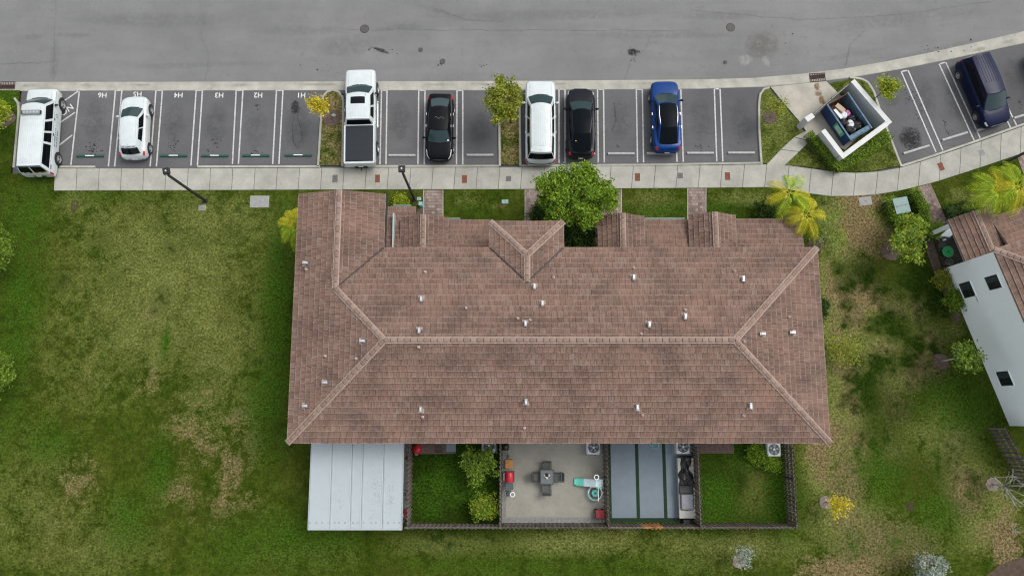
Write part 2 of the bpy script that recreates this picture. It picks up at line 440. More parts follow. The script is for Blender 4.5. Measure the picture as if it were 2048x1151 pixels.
simple('sign_green', (.07, .34, .16), .5, .1); simple('stripe_blue', (.03, .05, .12), .5, .1)
# ================================================================ the setting
PZ = -0.10                                   # asphalt level; turf is at 0, pavements a little above it
gut_n = [(-120,163),(0,163),(110,163),(600,162),(1000,161),(1400,158),(1530,154),(1600,147),(1700,135),(1800,117),(1900,96),(2048,62),(2200,22)]
gut_s = [(-120,180),(0,180),(110,180),(640,179),(1000,179),(1400,176),(1530,172),(1600,166),(1700,154),(1800,137),(1900,117),(2048,85),(2200,47)]
sw_n = [(110,337),(400,337),(640,336),(1000,335),(1400,331),(1530,329),(1575,331),(1620,337),(1660,343),(1700,346),(1740,346),(1800,336),(1850,321),(1950,287),(2048,252),(2200,197)]
sw_s = [(108,381),(400,380),(640,379),(1050,378),(1450,375),(1530,374),(1570,377),(1620,387),(1660,392),(1700,392),(1750,389),(1800,381),(1860,367),(1950,338),(2048,305),(2200,254)]
GN, GS, SN, SS = PP(gut_n), PP(gut_s), PP(sw_n), PP(sw_s)
def yat(line, x):
    for a, b in zip(line, line[1:]):
        if a.x <= x <= b.x: return lerp(a.y, b.y, (x-a.x)/(b.x-a.x))
    return line[0].y if x < line[0].x else line[-1].y
m = MB(); m.add([(-400,-400,-.35),(400,-400,-.35),(400,400,-.35),(-400,400,-.35)], [(0,1,2,3)])
struct(m.build('ground', M['soil']))
m = MB()                                    # road: everything north of the gutter
top = [(p.x, p.y) for p in GN]
m.prism([(-200, GN[0].y)]+top+[(200, GN[-1].y+40), (200, 200), (-200, 200)], -.3, PZ)
road = struct(m.build('road', M['road_asphalt']))
wx = P(34, 250).x                           # west kerb of the parking lot
m = MB()
mid = [(a+b)/2 for a, b in zip(SN, SS)]
lot = [(wx, GS[1].y)]+[(p.x, p.y) for p in GS if p.x > wx]+[(p.x, p.y) for p in mid[::-1]]+[(wx, mid[0].y)]
m.prism(lot, -.3, PZ-.004)
lot_o = struct(m.build('parking_lot', M['lot_asphalt']))

# concrete gutter strip, one slab after another
gut = struct(MB().prism([(p.x, p.y+.02) for p in GN]+[(p.x, p.y-.02) for p in GS[::-1]], -.28, PZ-.002).build('gutter', M['kerb_concrete']))
nG = int(plen(GN)/3.0); ga, gb = resample(GN, nG), resample(GS, nG)
for i in range(nG):
    if ga[i+1].x < -38 or ga[i].x > 39: continue
    e = .008; q = [ga[i].lerp(ga[i+1], e/3), ga[i+1].lerp(ga[i], e/3), gb[i+1].lerp(gb[i], e/3), gb[i].lerp(gb[i+1], e/3)]
    mid_ = [q[0].lerp(q[3], .55), q[1].lerp(q[2], .55)]
    s = MB(); z = PZ+.012
    vs = [(q[0].x,q[0].y,z),(q[1].x,q[1].y,z),(mid_[1].x,mid_[1].y,z-.022),(mid_[0].x,mid_[0].y,z-.022),(q[3].x,q[3].y,z+.004),(q[2].x,q[2].y,z+.004)]
    vs += [(x, y, PZ-.02) for x, y, zz in vs]
    s.add(vs, [(1,0,3,2),(2,3,4,5),(0,1,7,6),(5,4,10,11),(0,6,9,3),(3,9,10,4),(1,2,8,7),(2,5,11,8)])
    s.build('gutter_slab', M['kerb_concrete'], gut)

# turf sheet
def turf_top(x):
    if x < wx-.06: return GS[0].y-.02
    if x < mid[0].x: return mid[0].y+.4
    return yat(mid, x)
xs = [-300,-200,-120,-80,-60,-50]+[-45+.4*i for i in range(226)]+[50,60,80,120,200,300]
xs = sorted(xs+[wx-.0601, wx-.0599, mid[0].x-.001, mid[0].x+.001])
ys = [-300,-200,-100,-60,-40,-25]+[-16+.4*i for i in range(101)]
# worn, brown, weedy and lush places of the turf, plus painted yard shade (photo pixel, half-axes, strength)
PATCH = dict(
 dry=[(330,560,190,190,0.55),(400,450,150,80,0.48),(250,470,150,90,0.4),(430,680,110,90,0.53),(160,700,140,160,0.28),(280,650,120,110,0.48),(420,800,110,90,0.35),(80,1010,100,160,0.35),(190,1080,150,90,0.35),(560,420,60,30,0.18),(150,405,40,30,0.44),(1690,760,40,150,0.9),(1700,620,70,90,0.82),(1650,560,20,80,0.8),(1700,440,60,60,0.95),(1760,700,60,50,0.75),(1830,610,50,50,0.7),(1860,680,40,50,0.75),(1660,870,50,60,0.95),(1640,930,30,60,0.9),(1690,1040,70,60,0.8),(1900,880,60,70,0.7),(1930,960,50,60,0.75),(1960,1050,50,50,0.65),(1480,1090,160,26,0.55),(1150,1085,160,26,0.6),(900,1085,110,24,0.6),(1420,1120,120,30,0.35),(1770,900,60,40,0.5),(1500,980,60,60,0.45),(1470,930,40,30,0.35),(1310,405,50,30,0.45),(1490,400,60,20,0.45),(950,400,50,20,0.3),(2000,1010,30,70,0.7),(830,400,40,15,0.2),(1930,395,40,20,0.5),(620,1110,150,40,0.25),(1670,700,30,160,0.8),(1760,460,50,40,0.8),(1690,500,40,40,0.7),(1800,760,50,30,0.6),(1860,620,30,30,0.6),(1710,900,60,50,0.7),(1850,860,60,30,0.5),(1900,650,30,60,0.5)],
 brown=[(380,830,120,70,0.24),(400,900,130,60,0.27),(150,960,50,60,0.34),(480,870,60,90,0.29),(440,1010,110,60,0.27),(300,620,80,60,0.21),(1720,590,60,40,0.7),(1700,960,40,50,0.65),(1930,980,40,60,0.6),(1770,1090,90,50,0.75),(1690,1140,80,30,0.7),(1640,860,30,40,0.6),(1850,730,60,40,0.5),(2010,1090,30,50,0.7),(1720,400,50,30,0.7),(1730,470,50,50,0.65),(1000,410,14,6,0.5),(1790,800,60,60,0.4),(430,760,60,60,0.2),(1640,900,30,40,0.6),(1790,620,40,24,0.5),(1830,760,40,30,0.45),(1710,880,30,30,0.5),(1690,1000,30,40,0.5),(300,760,60,40,0.28),(460,930,50,60,0.32),(350,980,60,40,0.24),(1698,766,24,90,0.56),(1708,626,42,54,0.51),(1658,566,12,48,0.5),(1708,446,36,36,0.59),(1768,706,36,30,0.46),(1838,616,30,30,0.43),(1868,686,24,30,0.46),(1668,876,30,36,0.59),(1648,936,18,36,0.56),(1698,1046,42,36,0.5),(1908,886,36,42,0.43),(1938,966,30,36,0.46),(1968,1056,30,30,0.4),(1778,906,36,24,0.31),(2008,1016,18,42,0.43),(1938,401,24,12,0.31),(1678,706,18,96,0.5),(1768,466,30,24,0.5),(1698,506,24,24,0.43),(1808,766,30,18,0.37),(1868,626,18,18,0.37),(1718,906,36,30,0.43),(1858,866,36,18,0.31),(1908,656,18,36,0.31)],
 weed_and_shade=[(1790,640,40.5,33.75,0.6),(1730,560,45.9,35.1,0.6),(1700,610,18.9,18.9,0.6),(1760,580,32.4,27,0.6),(1770,720,48.6,29.7,0.6),(1830,690,29.7,24.3,0.6),(1720,770,54,35.1,0.6),(1800,800,94.5,81,0.44),(1830,560,67.5,81,0.56),(1860,600,48.6,81,0.56),(1680,540,21.6,21.6,0.48),(1770,640,27,27,0.6),(1750,880,67.5,67.5,0.44),(1880,700,40.5,54,0.48),(1440,905,40.5,21.6,0.32),(1480,960,32.4,67.5,0.32),(340,500,35.1,35.1,0.32),(400,490,21.6,16.2,0.36),(200,480,35.1,35.1,0.28),(455,640,35.1,35.1,0.24),(1900,940,108,81,0.4),(1700,570,27,27,0.6),(1795,660,32.4,27,0.6),(1745,650,27,24.3,0.6),(1690,650,13.5,13.5,0.6),(1810,720,40.5,27,0.56),(1740,800,40.5,40.5,0.56),(1850,780,81,54,0.4),(1780,930,81,54,0.4),(1705,720,18.9,18.9,0.56),(1690,800,16.2,40.5,0.48),(1480,955,27,40.5,0.48),(120,560,40.5,40.5,0.24),(230,560,32.4,27,0.32),(320,600,27,40.5,0.32),(1480,960,30,50,0.5),(1420,980,24,70,0.5),(1500,1035,90,16,0.4),(910,965,150,110,0.78),(1440,985,60,90,0.5),(1560,985,40,90,0.5)],  # closing entries darken the fenced yards to paint in their shade
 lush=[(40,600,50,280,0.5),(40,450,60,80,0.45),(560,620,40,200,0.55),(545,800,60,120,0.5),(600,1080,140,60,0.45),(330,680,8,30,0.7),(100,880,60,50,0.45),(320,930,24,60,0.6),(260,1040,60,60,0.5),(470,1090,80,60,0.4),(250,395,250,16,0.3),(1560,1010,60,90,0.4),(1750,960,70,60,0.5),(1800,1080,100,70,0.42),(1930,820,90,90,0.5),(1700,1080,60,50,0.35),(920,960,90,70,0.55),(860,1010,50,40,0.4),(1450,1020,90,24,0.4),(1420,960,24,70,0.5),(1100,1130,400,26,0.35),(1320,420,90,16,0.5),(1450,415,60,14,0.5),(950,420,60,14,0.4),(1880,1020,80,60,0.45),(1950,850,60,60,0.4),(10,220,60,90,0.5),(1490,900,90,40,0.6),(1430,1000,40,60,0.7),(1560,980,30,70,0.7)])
PW = {k: [(P(a,b), rx*.0325, ry*.0325, s) for a,b,rx,ry,s in v] for k, v in PATCH.items()}
def turf_attr(me, base=None):
    for k, lst in PW.items():
        at = me.attributes.new(k, 'FLOAT', 'POINT'); val=[]
        for v in me.vertices:
            t = base.get(k, 0) if base else 0
            if base is None and -45 < v.co.x < 45:
                for c, rx, ry, s in lst:
                    d = ((v.co.x-c.x)/rx)**2+((v.co.y-c.y)/ry)**2
                    if d < 5: t = max(t, s*math.exp(-d*.75)*1.15)
            val.append(t)
        at.data.foreach_set('value', val)
vs=[]; fs=[]; ny = len(ys)
for x in xs:
    tp = turf_top(x)
    for y in ys:
        y2 = min(y, tp); inside = -36 < x < 36 and y2 < tp-.1
        vs.append((x, y2, .035*math.sin(x*.9+1.3*math.sin(y*.7))*math.sin(y*.8+x*.2)*.12 if inside else 0))
for i in range(len(xs)-1):
    for j in range(ny-1):
        if ys[j] > max(turf_top(xs[i]), turf_top(xs[i+1])): continue
        fs.append((i*ny+j, (i+1)*ny+j, (i+1)*ny+j+1, i*ny+j+1))
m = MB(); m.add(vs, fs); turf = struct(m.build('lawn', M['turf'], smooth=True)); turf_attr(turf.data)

# sidewalk slabs
sw = struct(MB().prism([(p.x, p.y-.01) for p in SN]+[(p.x, p.y+.01) for p in SS[::-1]], -.25, .008).build('sidewalk', M['lid_dark']))
nS = int(plen(mid)/1.46); sa, sb = resample(SN, nS), resample(SS, nS)
for i in range(nS):
    if sa[i].x > 39: break
    e = .013; a, b, c, d = sa[i].lerp(sa[i+1], e), sa[i+1].lerp(sa[i], e), sb[i+1].lerp(sb[i], e), sb[i].lerp(sb[i+1], e)
    z = .028+random.uniform(-.002, .002)
    MB().prism([a, b, c, d], -.02, z).build('slab', M['concrete'], sw)

# kerbs
def strip(line, wd, z0, z1, name, mat, seg=None, parent=None):
    line = [Vector((p[0], p[1], 0)) for p in line]; L, Rr = [], []
    for i, p in enumerate(line):
        d = (line[min(i+1, len(line)-1)]-line[max(i-1, 0)]).normalized(); nn = Vector((-d.y, d.x, 0))
        L.append(p+nn*wd/2); Rr.append(p-nn*wd/2)
    m = MB(); n = len(line); b = .02
    rings = [[(Rr[i].x, Rr[i].y, z0), (Rr[i].x, Rr[i].y, z1-b), (Rr[i].lerp(L[i], .12).x, Rr[i].lerp(L[i], .12).y, z1), (L[i].lerp(Rr[i], .12).x, L[i].lerp(Rr[i], .12).y, z1), (L[i].x, L[i].y, z1-b), (L[i].x, L[i].y, z0)] for i in range(n)]
    m.loft(rings, 0, False, True)
    return m.build(name, mat, parent)
def kerb(pts, wd=.15, top=.03): return struct(strip(resample(PP(pts), max(2, int(plen(PP(pts))/.4))), wd, -.2, top, 'kerb', M['kerb_concrete']))
kerb([(118,333.5),(190,333.5)]); kerb([(395,333.3),(640,332.8)])
kerb([(688,332.6),(998,331.8)]); kerb([(1042,331.5),(1300,329.5),(1400,327.8),(1522,325.8)])
kerb([(1804,331.5),(1850,317),(1950,283),(2048,248),(2150,212)])
kerb([(28.5,196),(36,206),(37.5,222),(27,335)])
# planted islands between the bays
def island(outline, base, name='planting_island'):
    pts = PP(outline)
    m = MB(); cen = sum(pts, Vector())/len(pts)
    inner = [p.lerp(cen, .02) for p in pts]
    m.prism(inner, -.2, .012); o = m.build(name, M['turf']); turf_attr(o.data, base); struct(o); return o
def arc(cx, cy, rx, ry, a0, a1, n=10): return [(cx+rx*math.cos(R(lerp(a0,a1,i/n))), cy-ry*math.sin(R(lerp(a0,a1,i/n)))) for i in range(n+1)]
i1 = [(636,333)]+arc(665.5,201,21,21,180,0)+[(685,333)]
island(i1, dict(dry=.35, brown=.42)); kerb(i1)
i2 = [(999.5,332)]+arc(1018.5,200,20.5,21,180,0)+[(1041,332)]
island(i2, dict(dry=.25, brown=.40)); kerb(i2)
i3 = [(1523,329),(1518.5,260),(1518,205),(1521,188),(1528,178),(1539,175),(1556,199),(1598,243),(1607,262),(1570,297),(1534,329)]
island(i3, dict(dry=.45, brown=.15)); kerb([(1523,329),(1518.5,260),(1518,205),(1521,188),(1528,178),(1539,175)])
i4 = [(1568,332),(1612,288),(1640,262),(1680,225),(1655,170),(1662,164),(1705,156),(1722,157),(1737,165),(1748,184),(1757,212),(1779,271),(1801,333),(1740,345),(1700,346),(1660,342),(1620,336)]
island(i4, dict(dry=.40, brown=.05, lush=.1)); kerb([(1700,155),(1722,157),(1737,165),(1748,184),(1757,212),(1779,271),(1803,333)])
# concrete drive of the bin enclosure and the path beside it
m = MB(); m.prism(PP([(1541,174),(1600,168),(1652,162.5),(1680,190),(1715,225),(1740,250),(1690,300),(1652,284),(1612,262),(1597,241)]), -.2, .018); drive = struct(m.build('drive', M['pad_concrete']))
pth = [[(1533,329.5),(1568,332),(1597,304),(1561,300)],[(1562,299),(1598,303),(1619,283),(1588,275)],[(1589,274),(1620,282),(1650,268),(1612,262)]]
pb = None
for q in pth:
    o = MB().prism(PP(q), -.2, .026).build('path' if pb is None else 'slab', M['kerb_concrete'] if pb else M['kerb_concrete'], pb)
    if pb is None: pb = struct(o)
# rusty run-off on the drive, oil and tyre marks on the asphalt: soft-edged stains lying on the surface
def stain_mat(name, col, dens=1.0, scale=8):
    n = N(name); a = n.attr('a')
    f = n.math('MULTIPLY', a, n.ramp(n.noise(scale, 5, .7), [(.34, 0.), (.56, 1.)]))
    tr = n.n('BsdfTransparent'); mx = n.n('MixShader'); n.fin(col, .8, spec=.2)
    n.t.links.new(n.math('MULTIPLY', f, dens, True), mx.inputs[0]); n.t.links.new(tr.outputs[0], mx.inputs[1]); n.t.links.new(n.b.outputs[0], mx.inputs[2])
    n.t.links.new(mx.outputs[0], n.out.inputs['Surface']); M[name] = n.mat
stain_mat('oil', (.018, .018, .018), 1.0, 7); stain_mat('faint_oil', (.05, .05, .051), .19, 3.5); stain_mat('road_streak', (.06, .06, .061), .11, 3.5); stain_mat('run_rust', (.17, .095, .042), .85, 4); stain_mat('pale_dust', (.34, .34, .32), .55, 2); stain_mat('brown_dust', (.13, .115, .085), .32, 2)
zst = [0.0]
def stain(px, py, rx, ry, mat, parent, z=PZ, rot=0, name='oil_stain'):
    zst[0] = (zst[0]+.0004) % .004
    c = P(px, py, z); m = MB(); n = 18; rings=[]; al=[]
    for k, t in enumerate((.05, .5, .8, 1.0)):
        ring=[]
        for i in range(n):
            a = 2*math.pi*i/n; j = t*random.uniform(.85, 1.15) if k else t
            x, y = rx*.032*j*math.cos(a), ry*.032*j*math.sin(a)
            ring.append((c.x+x*math.cos(rot)-y*math.sin(rot), c.y+x*math.sin(rot)+y*math.cos(rot), z+.005+zst[0])); al.append((1, .9, .5, 0)[k])
        rings.append(ring)
    m.loft(rings); m.add(rings[0], [tuple(range(n))]); al += [1]*n
    o = m.build(name, M[mat], parent); at = o.data.attributes.new('a', 'FLOAT', 'POINT'); at.data.foreach_set('value', al)
    return o
def spatter(px, py, rx, ry, cnt, parent, rmin=.6, rmax=2.2, z=PZ):
    c = P(px, py, z); m = MB()
    for _ in range(cnt):
        x = c.x+random.gauss(0, .5)*rx*.032; y = c.y+random.gauss(0, .5)*ry*.032; r = random.uniform(rmin, rmax)*.032; nn = 9
        zst[0] = (zst[0]+.0002) % .004
        k = random.uniform(.5, 1); a0 = random.uniform(0, 3)
        m.add([(x+r*math.cos(a0+2*math.pi*i/nn)*random.uniform(.7,1.2), y+k*r*math.sin(a0+2*math.pi*i/nn)*random.uniform(.7,1.2), z+.009+zst[0]) for i in range(nn)], [tuple(range(nn))])
    return m.build('oil_spatter', M['black_stain'], parent)
simple('black_stain', (.020, .020, .020), .8, .3, 10)
for a in ((190,292,12,18,26),(180,300,10,10,14),(345,290,12,20,22),(430,288,16,16,14),(418,300,8,8,6),(512,304,12,5,9),(517,215,12,9,8),(1400,294,16,9,16),(1483,285,7,6,5),(1236,294,4,4,4),(2040,205,8,14,12),(1895,262,8,12,10),(1890,250,6,8,6),(1826,210,20,40,16),(1815,190,16,20,10)): spatter(*a, lot_o)
for a in ((1264,102,14,14,12),(1274,104,6,8,6),(968,130,8,6,5),(1560,80,40,40,10),(1900,100,60,10,14),(880,118,14,14,6),(760,98,36,10,10),(1945,80,8,8,6),(660,140,60,20,10),(1450,125,3,3,3),(1268,120,7,4,4)): spatter(*a, road)
for x, y, rx, ry, mt in ((1822,277,26,28,'oil'),(275,255,30,60,'faint_oil'),(190,240,26,50,'faint_oil'),(350,245,26,50,'faint_oil'),(432,250,26,50,'faint_oil'),(512,260,26,46,'faint_oil'),(596,250,30,60,'faint_oil'),(590,215,10,16,'oil'),(800,240,24,50,'faint_oil'),(960,260,24,46,'faint_oil'),(1242,240,26,54,'faint_oil'),(1400,240,26,54,'faint_oil'),(1482,240,26,54,'faint_oil'),(1850,200,26,50,'faint_oil'),(1910,200,26,50,'faint_oil'),(2025,150,20,40,'faint_oil'),(1780,200,24,20,'faint_oil')): stain(x, y, rx, ry, mt, lot_o)
for x, y, rx, ry, mt, r in ((757,98,18,3,'oil',-.2),(765,103,16,3,'oil',-.25),(60,75,40,8,'faint_oil',.1),(150,70,50,6,'faint_oil',0),(110,120,12,50,'faint_oil',0),(800,55,60,8,'faint_oil',.05),(700,90,80,30,'faint_oil',.1),(1525,90,40,36,'brown_dust',0),(1532,125,9,18,'pale_dust',.2),(1490,120,18,16,'pale_dust',0),(1850,105,120,8,'faint_oil',.25),(1300,70,200,10,'faint_oil',0),(400,130,160,8,'faint_oil',.03),(1100,30,300,14,'faint_oil',.02),(1700,110,90,8,'faint_oil',.2),(300,40,200,20,'faint_oil',0),(1800,40,200,20,'faint_oil',.12),(870,20,40,8,'faint_oil',-.3),(1265,104,12,9,'oil',0),(1450,30,120,12,'faint_oil',.05),(600,60,120,14,'faint_oil',.02)): stain(x, y, rx, ry, 'road_streak' if mt == 'faint_oil' else mt, road, rot=r)
for x, y, rx, ry in ((1634,173,7,9),(1637,186,8,10),(1644,200,8,11),(1653,211,10,8)): stain(x, y, rx, ry, 'run_rust', drive, .020, name='rust_stain')
for x, y, rx in ((60,171,22),(175,170,20),(280,170,26),(640,169,60),(880,169,40),(970,169,40),(1960,98,22),(2020,82,20),(1300,167,50),(480,170,20),(1110,168,30)): stain(x, y, rx, 3.2 if rx > 25 else 5, 'faint_oil', gut, PZ+.006, rot=.28 if x > 1800 else 0, name='water_stain')
def crack(pts, parent=None, k=1.0, jit=.025):
    q = resample(PP(pts, PZ), 60); q = [p+Vector((random.gauss(0,jit), random.gauss(0,jit), .0105)) for p in q]
    m = MB()
    for a, b in zip(q, q[1:]):
        d = (b-a).normalized(); nn = Vector((-d.y, d.x, 0))*random.uniform(.004, .013)*k; m.add([a-nn, b-nn, b+nn, a+nn], [(0,1,2,3)])
    m.build('crack', M['black_stain' if parent is None else 'seam_grey_road'], lot_o if parent is None else parent)
simple('seam_grey_road', (.085, .085, .085), .9, .3, 3)
for pts in ([(690,59),(900,60),(1150,61),(1400,60)],[(112,0),(110,60),(108,160)],[(0,128),(60,126),(108,124)],[(1380,20),(1600,40),(1800,30),(2048,-8)],[(1250,158),(1262,120),(1290,100),(1302,70)],[(410,160),(420,110),(400,70),(412,20)],[(880,20),(930,40),(1010,44)],[(1690,136),(1700,90),(1730,60)]): crack(pts, road, .8, .035)
for pts in ([(320,250),(345,248),(382,252)],[(410,230),(430,236),(455,232)],[(1365,270),(1390,262),(1425,268)],[(780,215),(800,230),(812,262)],[(1455,210),(1480,240),(1476,270)],[(930,230),(950,250),(985,246)],[(1900,170),(1925,195),(1930,220)],[(160,250),(190,255),(215,250)]): crack(pts, lot_o, .6, .03)
crack([(585,210),(588,225),(600,215),(595,235),(603,260),(605,280),(592,297)]); crack([(590,232),(584,250),(587,285),(595,296)]); crack([(1228,205),(1232,240),(1225,260)])

# painted bay lines and numbers
def line(a, b, wd=.092):
    q = PP([a, b], PZ); d = (q[1]-q[0]).normalized(); nn = Vector((-d.y, d.x, 0))*wd/2
    m = MB(); k = 14
    for i in range(k):
        s, t = q[0].lerp(q[1], i/k), q[0].lerp(q[1], (i+1)/k); s.z = t.z = PZ+.0125
        m.add([s-nn, t-nn, t+nn, s+nn], [(0,1,2,3)])
    return m.build('painted_line', M['line_paint'], lot_o)
def bay(t0, t1, b0, b1, ty=181, by=329):
    line((t0, ty), (b0, by)); line((t1, ty), (b1, by))
    line((t0+2, ty), (t1-2, ty))
line((159,181), (142,330))
bay(231,244,217,229.5,181,333); bay(312,325,300.5,313,181,333); bay(392.5,405,382,395,181,331); bay(472.5,486,465,477,181,328); bay(553,566,545.5,558,181,328)
bay(763,774,760,772); bay(837.5,850,836,848.5); bay(914,925.5,913,925.5)
bay(1118,1130,1118,1130,179,326); bay(1195,1207,1196.5,1208.5,179,325); bay(1272.5,1284.5,1275,1287,179,325); bay(1349,1361.5,1354,1366.5,178,324); bay(1428.5,1440,1433.5,1445.5,178,323)
for a, b, c, d in (((1802,143),(1872,305),(1816,141),(1885.6,301)),((1878,128),(1948,281),(1891.5,125),(1960,276)),((1952,113),(2021,256),(1965,110),(2033,251))):
    line(a, b); line(c, d); line((a[0]+2,a[1]), (c[0]-2,c[1]+.2))
line((159,181),(127,203)); line((150,225),(121,245)); line((145,270),(118,291))
line((40,181),(159,181), .07)
def text(txt, px, py, size, rot, mat, parent, z, name='painted_number', mirror=False):
    cu = bpy.data.curves.new('t', 'FONT'); cu.body = txt; cu.size = size; cu.align_x = 'CENTER'; cu.align_y = 'CENTER'; cu.offset = .004
    o = bpy.data.objects.new('t', cu); C.objects.link(o)
    dg = bpy.context.evaluated_depsgraph_get(); me = bpy.data.meshes.new_from_object(o.evaluated_get(dg))
    bpy.data.objects.remove(o); me.materials.clear(); me.materials.append(M[mat])
    t = bpy.data.objects.new(name, me); C.objects.link(t); t.parent = parent
    p = P(px, py, z); t.location = p; t.rotation_euler = (0, 0, rot); return t
for s, px in (('H6',205),('H5',275),('H4',357),('H3',438.5),('H2',516.5),('H1',602.5)):
    text(s, px, 190 if s != 'H5' else 188, .50, math.pi, 'text_paint', lot_o, PZ+.0125)
text('NO', 132.5, 219.5, .62, R(218), 'text_paint', lot_o, PZ+.0125)

# brick walkways: real pavers on a sand bed
def walkway(quad, edge=True):
    a, b, c, d = PP(quad)                    # far-left, far-right, near-right, near-left
    base = struct(MB().prism([a, b, c, d], -.15, .006).build('path', M['fresh_mulch']))
    L = (d-a).length; W = (b-a).length; nr = int(L/.20); nc = int(W/.20); m = MB()
    for r in range(nr):
        for k in range(-1, nc):
            u0, u1 = (k+.5*(r % 2))/nc, (k+1+.5*(r % 2))/nc; u0, u1 = max(0, u0), min(1, u1)
            if u1-u0 < .02: continue
            g = .04
            q = [a.lerp(b, u0+g/nc).lerp(d.lerp(c, u0+g/nc), (r+g)/nr), a.lerp(b, u1-g/nc).lerp(d.lerp(c, u1-g/nc), (r+g)/nr), a.lerp(b, u1-g/nc).lerp(d.lerp(c, u1-g/nc), (r+1-g)/nr), a.lerp(b, u0+g/nc).lerp(d.lerp(c, u0+g/nc), (r+1-g)/nr)]
            m.prism(q, 0, .026+random.uniform(-.003, .003), bottom=False)
    stuff(m.build('paver', M['paver'], base))
    if edge:
        for p, q in ((a, d), (b, c)): strip([p, q], .05, -.05, .036, 'edging', M['kerb_concrete'], parent=base)
walkway([(847,380),(886,380),(886,470),(847,470)]); walkway([(1050,379),(1092,379),(1092,470),(1050,470)])
walkway([(1203,378),(1243,378),(1243,470),(1203,470)]); walkway([(1375,376),(1412,376),(1412,470),(1375,470)])
walkway([(1826,377),(1861,367),(1896,446),(1862,450)], False); walkway([(2033,311),(2062,302),(2075,345),(2048,352)], False)

# covers, grates and boxes set in the ground
def cover(px, py, wpx, hpx, mat, label, name='utility_cover', z=.03, rz=0, ribs=0):
    c = P(px, py, z); t = thing(name, label, 'cover', c, rz); w_, h_ = wpx*.0325, hpx*.0325
    MB().bbox(0, 0, -.06, w_+.05, h_+.05, .064, .01).build('rim', M['kerb_concrete'], t)
    MB().bbox(0, 0, -.03, w_, h_, .042, .012).build('lid', M[mat], t)
    MB().box(-.05, -.012, .0125, .05, .012, .017).build('lift_slot', M['dark_hole'], t)
    return t
for px, py, w_, h_, mt, lb in ((670,357,11,16,'lid_dark','dark grey meter cover in the sidewalk beside the pickup island'),(755,357,10,17,'lid_red','rust red meter cover in the sidewalk behind the white pickup'),(929,358,11,17,'lid_red','rust red meter cover in the sidewalk behind the black sedan'),
    (1017,357,11,11,'lid_dark','square grey meter cover in the sidewalk below the tree island'),(1102,354,11,15,'lid_red','rust red meter cover in the sidewalk half under the big green tree'),(1275,354,11,17,'lid_red','rust red meter cover in the sidewalk behind the empty bay by the blue car'),
    (1360,351,12,12,'lid_dark','square grey meter cover in the sidewalk behind the blue car'),(1455,352,11,17,'lid_red','dark red meter cover in the sidewalk before the bin path')):
    cover(px, py, w_, h_, mt, lb)
cover(1882,333,11,17,'lid_red','dark red meter cover in the curved sidewalk near the transformer',rz=.3); cover(1963,305,13,13,'lid_grey','grey square cover in the curved sidewalk below the blue minivan',rz=.3)
cover(404,415,13,9,'lid_grey','small grey box lid in the lawn beside the lamp post',z=.01); cover(519,403,37,23,'lid_light','large pale concrete vault lid in the lawn by the sidewalk','vault_lid',z=.02)
cover(1731,402,24,16,'lid_light','pale concrete vault lid in dry grass beside the hedge','vault_lid',z=.015,rz=.12); cover(1010,403,12,7,'lid_green','pale green box lid in the front lawn strip',z=.012)
cover(838,397,7,5,'lid_green','teal valve lid at the foot of the lamp post by the brick walk',z=.012)
def grate(px, py, wpx, hpx, label, z, rz=0, rows=2, bars=9):
    t = thing('drain_grate', label, 'drain', P(px, py, z), rz); w_, h_ = wpx*.0325, hpx*.0325
    MB().box(-w_/2, -h_/2, -.08, w_/2, h_/2, -.02).build('pit', M['dark_hole'], t)
    f = MB()
    for y in [-h_/2+.02+(h_-.04)*i/rows for i in range(rows+1)]: f.box(-w_/2, y-.022, -.04, w_/2, y+.022, .012)
    for x in (-w_/2+.02, w_/2-.02): f.box(x-.02, -h_/2, -.04, x+.02, h_/2, .011)
    f.build('frame', M['grate_iron'], t)
    for i in range(1, bars):
        x = -w_/2+w_*i/bars; MB().box(x-.018, -h_/2+.04, -.04, x+.018, h_/2-.04, .009).build('bar', M['grate_iron'], t)
grate(1635,155,33,19,'rusty storm drain grate in the gutter before the bin enclosure',PZ+.02,.06); grate(15,171,31,17,'rusty storm drain grate at the gutter end by the white van',PZ+.02)
grate(149,411,13,20,'rusty square grate in the lawn below the sidewalk end',.005,0,2,4); grate(1820,1012,13,14,'small rusty grate in the patchy lawn east of the yards',.005,.1,2,4)
for px, py, r, lb in ((729,58,9.5,'large iron manhole cover in the road, pattern of rings'),(1461,55,9.5,'large iron manhole cover in the road near the brown stain'),(841,100,5,'small iron valve cover in the road beside tyre marks'),(885,123,6,'small iron valve cover in the road before the black sedan'),(1450,125,4.5,'small dark valve cover in the road near the pale smear')):
    t = thing('manhole_cover', lb, 'manhole', P(px, py, PZ)); r *= .0325
    MB().cyl(0, 0, -.02, .006, r, 28).build('rim', M['black_stain'], t); d = MB().cyl(0, 0, -.01, .012, r*.88, 28)
    for k in range(3): d.torus((0, 0, .012), r*(.25+.22*k), .008, 20, 4)
    d.build('lid', M['manhole_iron'], t)

